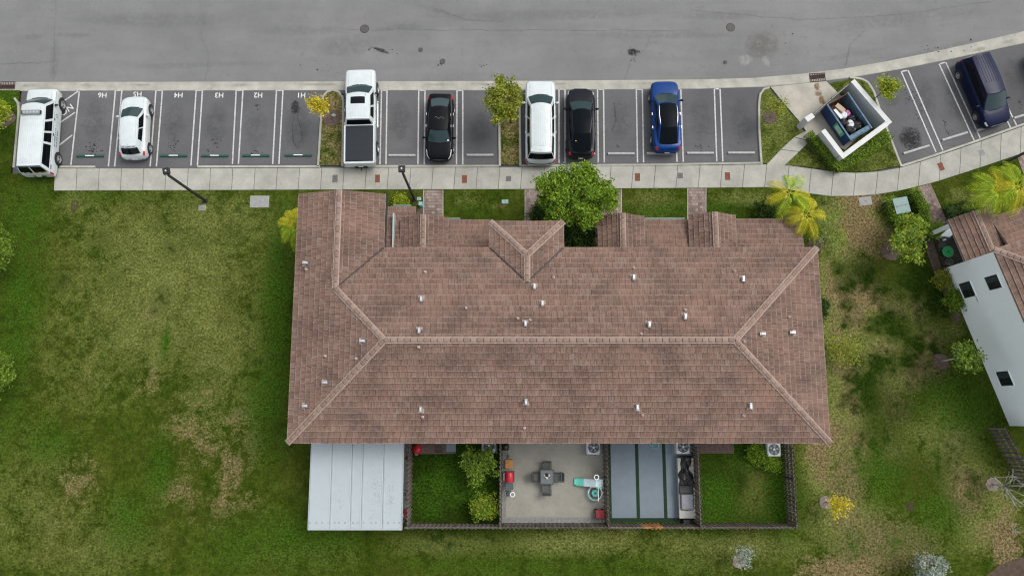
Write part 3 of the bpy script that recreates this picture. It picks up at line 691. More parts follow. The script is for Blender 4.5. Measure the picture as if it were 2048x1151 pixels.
# wheel stops
def wheel_stop(px, py, mat, label, group, rz=0, lpx=54, plate=False):
    t = thing('wheel_stop', label, 'wheel stop', P(px, py, PZ), rz, group); L = lpx*.0335
    pr = [(-.085,0),(-.085,.05),(-.055,.115),(.055,.115),(.085,.05),(.085,0)]
    MB().loft([[(s*L/2*k, y*kk, z*kz) for y, z in pr] for s, k, kk, kz in ((-1,1,.8,.8),(-1,.97,1,1),(1,.97,1,1),(1,1,.8,.8))], 0, True, True).build('block', M[mat], t)
    if plate: MB().box(-.30, -.02, .1155, .30, .035, .1195).build('number_plate', M['plain_white'], t)
    for s in (-1, 1): MB().cyl(s*L*.36, 0, .11, .119, .018, 8).build('anchor_pin', M['rust'], t)
for px, py, bn in ((181,312.5,'H6'),(268,312.5,'H5'),(348,312,'H4'),(430,312,'H3'),(512,311.5,'H2'),(597,311,'H1')): wheel_stop(px, py, 'stop_green', 'green wheel stop with a white strip in bay '+bn, 'green wheel stops of the numbered bays', plate=True)
for px, py, lb in ((804,311,'grey concrete wheel stop of the empty bay beside the white pickup'),(880,311,'grey concrete wheel stop under the nose of the black sedan'),(960,310.5,'grey concrete wheel stop of the empty bay beside the tree island'),(1163,308,'grey concrete wheel stop under the tail of the charcoal car'),(1242,307.5,'grey concrete wheel stop of the empty bay between charcoal and blue cars'),(1320,307,'grey concrete wheel stop behind the blue car'),(1400,306.5,'grey concrete wheel stop of the empty bay with oil spots beside the blue car'),(1482,306,'grey concrete wheel stop of the empty bay beside the bin island')):
    wheel_stop(px, py, 'stop_grey', lb, 'grey wheel stops')
for px, py, lb, lp in ((1832,299.5,'grey angled wheel stop by the big oil stain',56),(1909,273,'grey angled wheel stop of the empty bay beside the navy minivan',56),(1977,254,'grey angled wheel stop under the nose of the navy minivan',54),(2052,229,'grey angled wheel stop beyond the navy minivan by the sidewalk',56)):
    wheel_stop(px, py, 'stop_grey', lb, 'grey wheel stops', R(17.5), lp)
# ================================================================ roofs
EXP, TW = .335, .335                          # tile exposure along the slope, tile width
def scan(poly, d):
    """intervals of u inside the (u,d) polygon at height d"""
    xs_=[]
    for (u0, d0), (u1, d1) in zip(poly, poly[1:]+poly[:1]):
        if (d0 <= d) != (d1 <= d): xs_.append(u0+(u1-u0)*(d-d0)/(d1-d0))
    xs_.sort(); return [(xs_[i], xs_[i+1]) for i in range(0, len(xs_)-1, 2)]
class Roof:
    def __init__(s, parent): s.parent=parent; s.tiles=[]      # tiles: (frame, u0b,u1b,u0t,u1t,dl,du)
    def plane(s, pts, eave_dir, tw=TW, ex=EXP, jit=.012):
        """pts: 3-D planar polygon; eave_dir: unit vector along the eave. Underlay sheet + tile courses"""
        pts = [Vector(p) for p in pts]; e = Vector(eave_dir).normalized()
        nn = Vector()
        for i in range(len(pts)): nn += pts[i].cross(pts[(i+1) % len(pts)])
        nn.normalize()
        if nn.z < 0: nn = -nn
        up = nn.cross(e)
        if up.z < 0: up = -up
        o = min(pts, key=lambda p: p.dot(up))
        loc = [((p-o).dot(e), (p-o).dot(up)) for p in pts]
        u_ = MB().add(pts, [tuple(range(len(pts)))]) ; s.under.append(pts)
        dmax = max(d for _, d in loc); n = max(1, round(dmax/ex)); ex = dmax/n
        for r in range(n):
            dl, du = r*ex, (r+1)*ex
            a, b, md = scan(loc, dl+1e-3), scan(loc, du-1e-3), scan(loc, (dl+du)/2)
            if not (len(a) == len(b) == len(md)): a = b = md
            off = random.uniform(0, tw)
            for (al, ar), (bl, br) in zip(a, b):
                lo, hi = min(al, bl), max(ar, br); k0 = math.floor((lo-off)/tw); x = k0*tw+off
                while x < hi:
                    g = .006; w_ = tw
                    p0, p1 = max(x+g, al), min(x+w_-g, ar); q0, q1 = max(x+g, bl), min(x+w_-g, br)
                    if p1-p0 > .02 or q1-q0 > .02:
                        if p1 < p0: p0 = p1 = (max(min(x+w_/2, ar), al))
                        if q1 < q0: q0 = q1 = (max(min(x+w_/2, br), bl))
                        full = abs(p1-p0-(w_-2*g)) < .001 and abs(q1-q0-(w_-2*g)) < .001
                        s.tiles.append((o, e, up, nn, p0, p1, q0, q1, dl-random.uniform(0, jit), du, full, ex))
                    x += w_
    under = None
    def finish(s, singles=0, near=None):
        def geom(p0, p1, q0, q1, dl, du):
            hb, ht, th = .074, .012, .060
            return [(p0,dl,hb),(p1,dl,hb),(q1,du+.03,ht),(q0,du+.03,ht),(p0,dl,hb-th),(p1,dl,hb-th),(q1,du+.03,0),(q0,du+.03,0)], [(0,1,2,3),(4,5,1,0),(5,6,2,1),(7,4,0,3)]
        single = set()
        if singles:
            full = [i for i, t in enumerate(s.tiles) if t[10]]
            full.sort(key=lambda i: ((s.tiles[i][0]+s.tiles[i][1]*s.tiles[i][4]+s.tiles[i][2]*s.tiles[i][8])-near).length)
            single = set(full[:singles])
        m = MB(); uvs_n = 0; shared = {}
        for i, (o, e, up, nn, p0, p1, q0, q1, dl, du, full, ex) in enumerate(s.tiles):
            if i in single:
                key = round(ex, 4)
                if key not in shared:
                    w_ = TW-.012; vs, fs = geom(-w_/2, w_/2, -w_/2, w_/2, 0, ex)
                    b = MB(); b.add(vs, fs, 0, [[(vs[k][0], vs[k][1]) for k in f] for f in fs])
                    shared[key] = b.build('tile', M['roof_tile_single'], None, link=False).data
                t = bpy.data.objects.new('tile', shared[key]); C.objects.link(t); t.parent = s.parent
                t.matrix_local = Matrix.Translation(-s.parent_loc) @ Matrix.Translation(o+e*((p0+p1)/2)+up*dl+nn*random.uniform(0, .006)) @ Matrix((e, up, nn)).transposed().to_4x4()
                continue
            vs, fs = geom(p0, p1, q0, q1, dl, du); uo = (random.uniform(0, 50), random.uniform(0, 50)); lift = random.uniform(0, .006)
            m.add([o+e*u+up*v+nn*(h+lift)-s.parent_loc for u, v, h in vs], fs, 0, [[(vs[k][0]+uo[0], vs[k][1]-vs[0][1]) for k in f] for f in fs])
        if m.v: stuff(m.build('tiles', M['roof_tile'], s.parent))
        for pts in s.under:
            sh = MB()
            k = len(pts); up_ = [p-s.parent_loc for p in pts]; lo = [p-Vector((0,0,.12)) for p in up_]
            a = sum(pts[i].x*pts[(i+1)%k].y-pts[(i+1)%k].x*pts[i].y for i in range(k))
            if a < 0: up_.reverse(); lo.reverse()
            sh.add(up_+lo, [tuple(range(k)), tuple(range(2*k-1, k-1, -1))]+[(i, k+i, k+(i+1)%k, (i+1)%k) for i in range(k)])
            sh.build('roof_deck', M['fascia'], s.parent)
def new_roof(parent, loc=Vector()):
    r = Roof(parent); r.under=[]; r.parent_loc = Vector(loc); return r
cap_mesh = {}
def caps(a, b, parent, ploc, wd=.145, ln=.36, name='ridge_tile'):
    """overlapping half-round cap tiles from a (low) to b (high), each its own piece, on a mortar bed"""
    a, b = Vector(a), Vector(b); L = (b-a).length; d = (b-a).normalized(); n = max(1, round(L/ln)); st_ = L/n
    side = d.cross(Vector((0,0,1))).normalized(); up = side.cross(d)
    rot = Matrix((d, -side, up)).transposed().to_4x4()
    key = round(st_, 3), wd
    if key not in cap_mesh:
        m = MB(); rings=[]
        for x, r, h in ((.014, 1.0, .075), (.05, 1.03, .08), (st_-.014, .95, .055)):
            rings.append([(x, -wd*r*math.cos(math.pi*k/8)*1.0, h+wd*.62*r*math.sin(math.pi*k/8)-.03) for k in range(9)])
        m.loft(rings, 0, False); m.add(rings[0], [tuple(range(8, -1, -1))])
        cap_mesh[key] = m.build('ridge_tile', M['ridge_tile'], None, smooth=40, link=False).data
    for i in range(n):
        o = bpy.data.objects.new(name, cap_mesh[key]); C.objects.link(o); o.parent = parent
        o.matrix_local = Matrix.Translation(a+d*(i*st_)+up*random.uniform(0, .006)-ploc) @ rot
    m = MB(); q = wd*1.28
    rings = [[p-ploc+side*q*k+up*h for k, h in ((-1, .0), (-1, .055), (-.8, .07), (.8, .07), (1, .055), (1, 0))] for p in (a, b)]
    m.loft(rings, 0, False); m.build('mortar_bed', M['mortar'], parent)
    MB().loft([[p-ploc+side*wd*k*.97+up*h for k, h in ((-.85, .05), (-.5, .084), (.5, .084), (.85, .05))] for p in (a, b)], 0, False).build('cap_gap_shade', M['flashing'], parent)  # dark strip colours in the shadow gaps between the caps

# ================================================================ the row of homes
EAVE, SL = 5.4, .328
q = P(575,885,EAVE); xw, ys_ = q.x, q.y
xe = (P(1658,887,EAVE).x+P(1635,495,EAVE).x)/2; yn = P(1635,495.5,EAVE).y
hf = (yn-ys_)/2; ym = (yn+ys_)/2; RZ = EAVE+SL*hf
xwe = P(771,390,EAVE).x; ygn = P(600,388,EAVE).y; ww = xwe-xw; xwr = (xw+xwe)/2; WZ = EAVE+SL*ww/2
dx0, dx1 = P(980,443,EAVE).x, P(1126.5,443,EAVE).x; ydn = P(1050,443,EAVE).y; dw = dx1-dx0; dxm = (dx0+dx1)/2; DZ = EAVE+SL*dw/2
HB = Vector(((xw+xe)/2, ym, 0))
house = thing('row_house', 'long two storey row house with brown tiled hip roof above four fenced yards', 'building', HB)
roof = bpy.data.objects.new('roof', None); C.objects.link(roof); roof.parent = house
RL = HB
rf = new_roof(roof, RL)
V3 = lambda x, y, z: Vector((x, y, z))
rf.plane([V3(xw,ys_,EAVE),V3(xe,ys_,EAVE),V3(xe-hf,ym,RZ),V3(xw+hf,ym,RZ)], (1,0,0))
rf.plane([V3(xe,ys_,EAVE),V3(xe,yn,EAVE),V3(xe-hf,ym,RZ)], (0,1,0))
rf.plane([V3(xw,ys_,EAVE),V3(xw+hf,ym,RZ),V3(xwr,yn-ww/2,WZ),V3(xwr,ygn,WZ),V3(xw,ygn,EAVE)], (0,1,0))
rf.plane([V3(xwe,yn,EAVE),V3(xwe,ygn,EAVE),V3(xwr,ygn,WZ),V3(xwr,yn-ww/2,WZ)], (0,1,0))
rf.plane([V3(xe-hf,ym,RZ),V3(xe,yn,EAVE),V3(dx1,yn,EAVE),V3(dxm,yn-dw/2,DZ),V3(dx0,yn,EAVE),V3(xwe,yn,EAVE),V3(xwr,yn-ww/2,WZ),V3(xw+hf,ym,RZ)], (1,0,0))
rf.plane([V3(dx0,ydn,EAVE),V3(dx1,ydn,EAVE),V3(dxm,ydn-dw/2,DZ)], (1,0,0))
rf.plane([V3(dx0,ydn,EAVE),V3(dxm,ydn-dw/2,DZ),V3(dxm,yn-dw/2,DZ),V3(dx0,yn,EAVE)], (0,1,0))
rf.plane([V3(dx1,ydn,EAVE),V3(dx1,yn,EAVE),V3(dxm,yn-dw/2,DZ),V3(dxm,ydn-dw/2,DZ)], (0,1,0))
rf.finish(298, V3(1.5, ym-1.2, RZ))
for a, b in ((V3(xw,ys_,EAVE),V3(xw+hf,ym,RZ)),(V3(xe,ys_,EAVE),V3(xe-hf,ym,RZ)),(V3(xe,yn,EAVE),V3(xe-hf,ym,RZ)),(V3(xwr,yn-ww/2,WZ),V3(xw+hf,ym,RZ)),(V3(xwr,ygn,WZ),V3(xwr,yn-ww/2,WZ)),(V3(xw+hf,ym,RZ),V3(xe-hf,ym,RZ)),
             (V3(dx0,ydn,EAVE),V3(dxm,ydn-dw/2,DZ)),(V3(dx1,ydn,EAVE),V3(dxm,ydn-dw/2,DZ)),(V3(dxm,ydn-dw/2,DZ),V3(dxm,yn-dw/2,DZ))):
    caps(a, b, roof, RL)
def valley(a, b):
    a, b = Vector(a), Vector(b); d = (b-a).normalized(); s_ = d.cross(Vector((0,0,1))).normalized()*.035; k = Vector((0,0,.115))
    MB().add([a-s_+k-RL, b-s_+k-RL, b+s_+k-RL, a+s_+k-RL], [(0,1,2,3)]).build('valley_flashing', M['flashing'], roof)
valley(V3(xwe,yn,EAVE), V3(xwr,yn-ww/2,WZ)); valley(V3(dx0,yn,EAVE), V3(dxm,yn-dw/2,DZ)); valley(V3(dx1,yn,EAVE), V3(dxm,yn-dw/2,DZ))
# walls, set in from the eaves
OV = .55
m = MB()
def wallbox(m, x0, y0, x1, y1, z1, z0=-.1): m.box(x0-HB.x, y0-HB.y, z0, x1-HB.x, y1-HB.y, z1)
wallbox(m, xw+OV, ys_+OV, xe-OV, yn-OV, EAVE-.02); m.build('wall', M['stucco'], house)
m = MB(); wallbox(m, xw+OV+.003, yn-OV, xwe-OV, ygn-.35, EAVE-.02)
g0, g1, gy = xw+OV+.003-HB.x, xwe-OV-HB.x, ygn-.35-HB.y                       # gable triangle
m.add([(g0,gy,EAVE-.02),(g1,gy,EAVE-.02),((g0+g1)/2,gy,WZ-.3),(g0,gy-.2,EAVE-.02),(g1,gy-.2,EAVE-.02),((g0+g1)/2,gy-.2,WZ-.3)], [(1,0,2),(3,4,5),(0,3,5,2),(4,1,2,5)])
m.build('wing_wall', M['stucco'], house)
m = MB(); wallbox(m, dx0+OV, yn-OV, dx1-OV, ydn-OV, EAVE-.02); m.build('bay_wall', M['stucco'], house)
# black gutter on the wing and at the valley
m = MB(); m.box(xwe-HB.x+.005, yn-HB.y-.05, EAVE-.10, xwe-HB.x+.11, ygn-HB.y-.05, EAVE+.01); m.build('gutter', M['gutter_black'], house)
m = MB(); m.box(xwe-HB.x+.12, yn-HB.y+.003, EAVE-.1, xwe-HB.x+1.3, yn-HB.y+.05, EAVE+.005); m.build('gutter', M['gutter_black'], house)
# lower entrance roofs on the street side
LE, LSL = 2.55, .20
wall_y = yn-OV
lroof = bpy.data.objects.new('entrance_roof', None); C.objects.link(lroof); lroof.parent = house
lr = new_roof(lroof, RL)
def low(px0, px1, py, tw=.36):
    x0, x1 = P(px0, py, LE).x, P(px1, py, LE).x; y = P(px0, py, LE).y; z1 = LE+LSL*(y-wall_y)
    lr.plane([V3(x0,y,LE),V3(x1,y,LE),V3(x1,wall_y,z1),V3(x0,wall_y,z1)], (1,0,0), tw=tw)
    wm.box(x0+.25-HB.x, wall_y-HB.y, -.1, x1-.25-HB.x, y-.35-HB.y, LE-.13)
    return x0, x1, y
def gablet(px0, pxr, px1, py, he=LE, sl=.52):
    x0, xr_, x1 = P(px0, py, he).x, P(pxr, py, he+.5).x, P(px1, py, he).x; x_m = (x0+x1)/2; y = P(pxr, py, he+.35).y; zr = he+sl*(x1-x0)/2
    lr.plane([V3(x0,y,he),V3(x_m,y,zr),V3(x_m,wall_y,zr),V3(x0,wall_y,he)], (0,1,0)); lr.plane([V3(x1,y,he),V3(x1,wall_y,he),V3(x_m,wall_y,zr),V3(x_m,y,zr)], (0,1,0))
    caps(V3(x_m,y,zr), V3(x_m,wall_y,zr), lroof, RL, .14)
    yy = y-.25
    wm.add([(x0+.1-HB.x,yy-HB.y,he-.13),(x1-.1-HB.x,yy-HB.y,he-.13),(x_m-HB.x,yy-HB.y,zr-.17),(x0+.1-HB.x,wall_y-HB.y,he-.13),(x1-.1-HB.x,wall_y-HB.y,he-.13),(x_m-HB.x,wall_y-HB.y,zr-.17)], [(1,0,2),(0,3,5,2),(4,1,2,5),(0,1,4,3)])
    for xx in (x0+.25, x1-.25): wm.box(xx-.12-HB.x, yy-.24-HB.y, -.1, xx+.12-HB.x, yy-HB.y, he-.14)
wm = MB()
low(776, 832, 414); low(826, 980, 440); low(1284, 1381, 440); low(1462, 1600, 438)
gablet(803, 848, 896, 432, LE+.50); gablet(1196, 1240, 1287, 429, LE+.45); gablet(1377, 1425, 1469, 427, LE+.45)
lr.finish(); wm.build('entrance_wall', M['stucco'], house)
# white parapet seen under the wing gutter, pale green gutters of the entrance roofs
m = MB(); m.box(xwe+.13-HB.x, yn-.4-HB.y, 2.6, xwe+.22-HB.x, P(776,425,3.4).y-HB.y, 3.35); m.build('parapet', M['white_metal'], house)
for px0, px1, py in ((786,822,412.5),(898,920,438.5),(1290,1370,438.5)):
    a, b = P(px0, py, LE), P(px1, py, LE); MB().box(a.x-HB.x, a.y+.02-HB.y, LE-.08, b.x-HB.x, a.y+.11-HB.y, LE+.01).build('gutter', M['gutter_green'], house)
# windows and doors, street and yard side
def opening(x, y, z0, wd, ht, face, kind):
    s = 1 if face == 'n' else -1; yy = y-HB.y
    f = MB(); f.box(x-wd/2-.06-HB.x, yy, z0-.06, x+wd/2+.06-HB.x, yy+s*.05, z0+ht+.06) if s > 0 else f.box(x-wd/2-.06-HB.x, yy-.05, z0-.06, x+wd/2+.06-HB.x, yy, z0+ht+.06)
    fo = f.build(kind, M['plain_white' if kind == 'window' else 'brown_floor'], house)
    a, b = (yy+.05, yy+.062) if s > 0 else (yy-.062, yy-.05)
    MB().box(x-wd/2-HB.x, a, z0, x+wd/2-HB.x, b, z0+ht).build('pane' if kind == 'window' else 'panel', M['glass_win'], fo)
for k in range(5): opening(lerp(xw+3, xe-3, k/4), ys_+OV, 3.4, 1.4, 1.2, 's', 'window')
for k in range(4): opening(xw+3.2+k*(xe-xw-6.4)/3+.6, ys_+OV, .05, 1.7, 2.05, 's', 'door')
for x in (xwr, dxm): opening(x, (ygn-.35) if x == xwr else ydn-OV, 3.4, 1.4, 1.2, 'n', 'window')
for x in (P(1320,440,3).x, P(1530,440,3).x): opening(x, yn-OV, 4.0, 1.3, .9, 'n', 'window')
# roof height, for the vents
def roofz(x, y):
    z = EAVE+SL*min(x-xw, xe-x, y-ys_, max(0, yn-y))
    if y > yn-ww/2 and x < xwe: z = max(z, EAVE+SL*min(x-xw, xwe-x))
    if dx0 < x < dx1 and y > yn-dw/2-.1: z = max(z, EAVE+SL*min(x-dx0, dx1-x, ydn-y))
    return z
def PR(px, py, add=0):
    h = 6.3
    for _ in range(12): p = P(px, py, h); h = roofz(p.x, p.y)+add
    return P(px, py, h)-Vector((0,0,add))
for px, py in ((610,525),(724,681),(649,764),(609,811),(842,597),(838,660),(841,818),(1052,803),(1051,646),(1085,606),(1069,572),(1268,554),(1299,648),(1371,632),(1487,557),(1526,667),(1586,664),(1275,814),(1502,811)):
    p = PR(px, py, .25); west = p.x < xw+hf and abs(p.y-ym) < hf-(0) and p.x-xw < min(p.y-ys_, yn-p.y+3); east = xe-p.x < min(p.y-ys_, yn-p.y)
    rz = 0 if (west or east) else math.pi/2
    o = p-HB; m = MB(); c_, s_ = math.cos(rz), math.sin(rz)
    m.cyl(o.x, o.y, o.z-.1, o.z+.16, .075, 14)
    m.obox(o.x, o.y, o.z+.22, .34, .20, .13, rz, 0, .86, .7); m.obox(o.x, o.y, o.z+.30, .26, .15, .04, rz, 0, .7, .6)
    v = m.build('roof_vent', M['galvanised'], roof, smooth=35)
    MB().obox(o.x, o.y, o.z+.045, .42, .36, .012, rz).build('flashing', M['mortar'], v)
for px, py in ((612,538),(850,543),(932,615),(1107,554),(1060,639),(1283,667),(1489,682),(1470,541),(1579,633),(1371,619),(650,711),(712,716),(837,693),(845,833),(1049,855),(1286,829),(1488,830),(1268,535),(1036,636)):
    p = PR(px, py, .15)-HB; m = MB()
    m.lathe(p.x, p.y, [(.10, p.z-.02), (.065, p.z+.10), (.05, p.z+.13), (.05, p.z+.26), (.036, p.z+.26), (.034, p.z+.2)], 12)
    v = m.build('vent_pipe', M['vent_pipe'], roof, smooth=40)
# aluminium patio cover at the yard side
cz = 2.55
a, b, c, d = P(622.5,885,cz), P(806,885,cz), P(804,1057,cz), P(618.5,1057,cz)
px0, px1, pyn, pys = (a.x+d.x)/2, (b.x+c.x)/2, ys_+OV, (c.y+d.y)/2
pc = thing('patio_cover', 'white ribbed metal patio cover on posts below the tiled roof', 'patio cover', ((px0+px1)/2, (pyn+pys)/2, 0)); hx, hy = (px1-px0)/2, (pyn-pys)/2
zc = lambda y: cz+.10*(y+hy)/(2*hy)
edges = [-1, -.545, -.105, .13, .585, 1]
for i in range(5):
    x0, x1 = edges[i]*hx, edges[i+1]*hx; m = MB()
    m.add([(x0+.01,-hy,zc(-hy)),(x1-.01,-hy,zc(-hy)),(x1-.01,hy,zc(hy)),(x0+.01,hy,zc(hy)),(x0+.01,-hy,zc(-hy)-.07),(x1-.01,-hy,zc(-hy)-.07),(x1-.01,hy,zc(hy)-.07),(x0+.01,hy,zc(hy)-.07)], [(0,1,2,3),(7,6,5,4),(0,4,5,1),(1,5,6,2),(2,6,7,3),(3,7,4,0)])
    o = m.build('panel', M['cover_panel'] if 'cover_panel' in M else M['white_metal'], pc)
    if i:
        m = MB()
        for sx in (-.075, .075): m.add([(x0+sx-.028,-hy+.12,zc(-hy)+.004),(x0+sx+.028,-hy+.12,zc(-hy)+.004),(x0+sx,-hy+.12,zc(-hy)+.016),(x0+sx-.028,hy,zc(hy)+.004),(x0+sx+.028,hy,zc(hy)+.004),(x0+sx,hy,zc(hy)+.016)], [(0,1,2),(0,3,4,1),(1,4,5,2),(2,5,3,0)])
        m.build('rib', M['seam_rib'] if 'seam_rib' in M else M['white_metal'], pc)
m = MB(); m.box(-hx-.03,-hy-.06,cz-.14,hx+.03,-hy,cz+.03); m.box(-hx-.04,-hy,cz-.12,-hx,hy,cz+.06); m.box(hx,-hy,cz-.12,hx+.04,hy,cz+.06); m.build('edge_trim', M['white_metal'], pc)
for sx in (-1, 0, 1): MB().box(sx*(hx-.2)-.05, -hy+.1, -.05, sx*(hx-.2)+.05, -hy+.2, cz-.08).build('post', M['white_metal'], pc)
rr = random.Random(3)
for k in range(16):
    x = lerp(-hx+.1, hx-.1, k/15)+rr.uniform(-.08, .08); MB().torus((x, -hy+.35, zc(-hy)+.006), .045, .010, 12, 4).build('screw_cap', M['lid_grey'], pc)
for x, y, w_, h_, cnt in ((.42*hx,-.25*hy,.45,1.1,130),(.75*hx,-.4*hy,.3,.9,70),(-.35*hx,-.5*hy,.25,.7,22)):
    m = MB()
    for _ in range(cnt):
        X, Y, r = x+rr.gauss(0, w_*.5), y+rr.gauss(0, h_*.6), rr.uniform(.006, .02)
        if abs(X) < hx-.05 and abs(Y) < hy-.1: m.add([(X+r*math.cos(2*math.pi*i/6), Y+r*1.5*math.sin(2*math.pi*i/6), zc(Y)+.0035) for i in range(6)], [tuple(range(6))])
    m.build('mildew', M['lid_grey'], pc)
def patio(px0, py0, px1, py1, mat, name='patio', z=.02):
    a, b = P(px0, py0, z), P(px1, py1, z); o = MB().box(a.x, b.y, -.15, b.x, a.y, z).build(name, M[mat]); return struct(o)
o = MB().box(px0+.1, pys+.25, -.15, px1+.20, ys_+OV, .02).build('patio', M['patio_dark']); struct(o)
# ================================================================ neighbouring house (turned), walls and roofs
A0 = P(1887,537,0); A1 = P(2019,851,0); dd = (A1-A0).normalized(); ang = math.atan2(dd.y, dd.x)+math.pi/2   # local -y runs along the wall
nb = thing('neighbour_house', 'white walled two storey house with dark windows turned to the lawn', 'building', A0, ang)
inv = Matrix.Rotation(-ang, 4, 'Z')
def LOC(p): return inv @ (Vector(p)-A0)
LW = (A1-A0).length; NE_ = EAVE
ec = LOC(P(1990,499,NE_)); ex_ = LOC(P(2048,630,NE_))
# main block: local x>0 is inside, y from -LW to yN
yN = .12
MB().box(0, -LW, -.1, 10, 0, NE_-.02).build('wall', M['white_stucco'], nb)
nroof = bpy.data.objects.new('roof', None); C.objects.link(nroof); nroof.parent = nb
nr = new_roof(nroof)
e0 = -.05; h2 = (10.4-e0)/2; yS = -LW-.15
nr.plane([V3(e0,yS,NE_),V3(e0+h2,yS+h2,NE_+SL*h2),V3(e0+h2,yN-h2,NE_+SL*h2),V3(e0,yN,NE_)] if yN-h2 > yS+h2 else [V3(e0,yS,NE_),V3(e0+(yN-yS)/2,(yS+yN)/2,NE_+SL*(yN-yS)/2),V3(e0,yN,NE_)], (0,1,0))
hh = min(h2, (yN-yS)/2)
nr.plane([V3(e0,yN,NE_),V3(e0+hh,yN-hh,NE_+SL*hh),V3(10.4,yN-hh,NE_+SL*hh),V3(10.4,yN,NE_)], (1,0,0))
nr.plane([V3(e0,yS,NE_),V3(10.4,yS,NE_),V3(10.4,yS+hh,NE_+SL*hh),V3(e0+hh,yS+hh,NE_+SL*hh)], (1,0,0))
caps(V3(e0,yN,NE_), V3(e0+hh,yN-hh,NE_+SL*hh), nroof, Vector()); caps(V3(e0,yS,NE_), V3(e0+hh,yS+hh,NE_+SL*hh), nroof, Vector())
# lower roof with a gablet on the street side
gz = 2.75
g0_, g1_, gr_, gs_ = LOC(P(1895,441,gz)), LOC(P(1936,531,gz)), LOC(P(1948,419,gz+.5)), LOC(P(1976,412,gz))
gx0 = (g0_.x+g1_.x)/2; gxr = gr_.x; gx1 = 2*gxr-gx0; gyN = (g0_.y+gr_.y)/2; gyS = .003; gzr = gz+.36*(gxr-gx0)
nr.plane([V3(gx0,gyS,gz),V3(gxr,gyS,gzr),V3(gxr,gyN,gzr),V3(gx0,gyN,gz)], (0,1,0), tw=.42); nr.plane([V3(gx1,.003,gz),V3(gx1,gyN,gz),V3(gxr,gyN,gzr),V3(gxr,.003,gzr)], (0,1,0))
caps(V3(gxr,gyN,gzr), V3(gxr,gyS+.1,gzr), nroof, Vector(), .14)
lx1 = gx1+9; zt = gz+.05+.30*(gyN-.9-yN+.3)
nr.plane([V3(gx1-.5,gyN-.7,gz+.02),V3(lx1,gyN-.7,gz+.02),V3(lx1,yN-.1,gz+.02+.3*(gyN-.7-yN+.3)),V3(gx1-.5,yN-.1,gz+.02+.3*(gyN-.7-yN+.3))], (1,0,0))
nr.finish()
m = MB(); m.box(1.42, .003, -.1, gx1+8.5, gyN-.95, gz-.13); m.build('entrance_wall', M['white_stucco'], nb)
m = MB(); m.add([(gx0+.1,gyN-.2,gz-.13),(gx1-.1,gyN-.2,gz-.13),(gxr,gyN-.2,gzr-.17),(gx0+.1,.004,gz-.13),(gx1-.1,.004,gz-.13),(gxr,.004,gzr-.17)], [(1,0,2),(0,3,5,2),(4,1,2,5),(0,1,4,3)]); m.build('gable_infill', M['white_stucco'], nb)
MB().box(gx0+.12, gyN-.5, -.1, gx0+.38, gyN-.24, gz-.131).build('porch_post', M['white_stucco'], nb)
# windows in the tall white wall
def nbwin(px0, py0, px1, py1, z0, z1):
    # opening found from its corners at the sill and head, wall plane x = 0
    def on(px, py):
        o = LOC(Vector((0,0,D))); r = LOC(P(px, py, 0)); t = (-.0-o.x)/(r.x-o.x); return o+(r-o)*t
    a, b = on(px0, py0), on(px1, py1); y0, y1 = min(a.y, b.y), max(a.y, b.y)
    f = MB(); f.box(-.03, y0-.05, z0-.05, .02, y1+.05, z1+.05); w = f.build('window', M['lamp_black'], nb)
    MB().box(-.036, y0+.04, z0+.04, -.03, (y0+y1)/2-.025, z1-.04).build('pane', M['glass_win'], w); MB().box(-.036, (y0+y1)/2+.025, z0+.04, -.03, y1-.04, z1-.04).build('pane', M['win_screen'], w)
    f = MB()
    for q in ((y0-.09,z0-.09,y0-.05,z1+.09),(y1+.05,z0-.09,y1+.09,z1+.09),(y0-.05,z1+.05,y1+.05,z1+.09)): f.box(-.045, q[0], q[1], .01, q[2], q[3])
    f.build('trim', M['white_stucco'], w)
    MB().box(-.08, y0-.08, z0-.09, .01, y1+.08, z0-.045).build('sill', M['white_stucco'], w)
nbwin(1922,568,1948,590,.95,2.05) ; nbwin(1995,549,2013,570,3.6,4.7); nbwin(1998,744,2028,768,.95,2.05)
MB().box(-.02,-2.6,2.0,-.005,-2.2,2.05).build('hose_bib', M['lid_grey'], nb)
# brown paved corner with a low white wall, round green table and chairs
f0 = LOC(P(1870,478,0)); 
pq = PP([(1869,480),(1908,470),(1926,528),(1888,538)]); fl = struct(MB().prism(pq, -.1, .03).build('terrace', M['brown_floor']))
lw = thing('low_wall', 'low white textured wall beside the brown terrace', 'wall', P(1890,468,0), ang)
MB().bbox(0, 0, -.05, 1.35, .42, .75, .02, R(20)-ang*0+0).build('block', M['white_stucco'], lw)
tp = P(1896,503,.7); gt = thing('round_table', 'round green table on the brown terrace', 'table', (tp.x, tp.y, .03))
MB().lathe(0, 0, [(.02,.66),(.36,.66),(.375,.68),(.36,.70),(.02,.70)], 32).build('table_top', M['green_table'], gt); MB().cyl(0,0,.70,.76,.05,12).build('umbrella_hole', M['brown_floor'], gt)
MB().lathe(0, 0, [(.22,0),(.2,.03),(.04,.06),(.035,.66)], 16).build('pedestal', M['black_plastic'], gt)
def lounge(px, py, rz, lb):
    t = thing('terrace_chair', lb, 'chair', (P(px,py,.4).x, P(px,py,.4).y, .03), rz, 'chairs of the brown terrace')
    MB().bbox(0,0,.36,.5,.48,.06,.02).build('seat', M['chair_sling'], t); MB().obox(-.27,0,.62,.05,.48,.52,0,0,1,1,-.08).build('backrest', M['chair_sling'], t)
    for sx in (-.22,.22):
        for sy in (-.21,.21): MB().box(sx-.02,sy-.02,0,sx+.02,sy+.02,.37).build('leg', M['chair_frame'], t)
    for sy in (-.25,.25): MB().box(-.26,sy-.02,.56,.22,sy+.02,.60).build('armrest', M['chair_frame'], t)
lounge(1885,488,R(-100),'dark patio chair behind the green table beside the low white wall'); lounge(1899,523,R(60),'dark patio chair between the green table and the tall white wall')
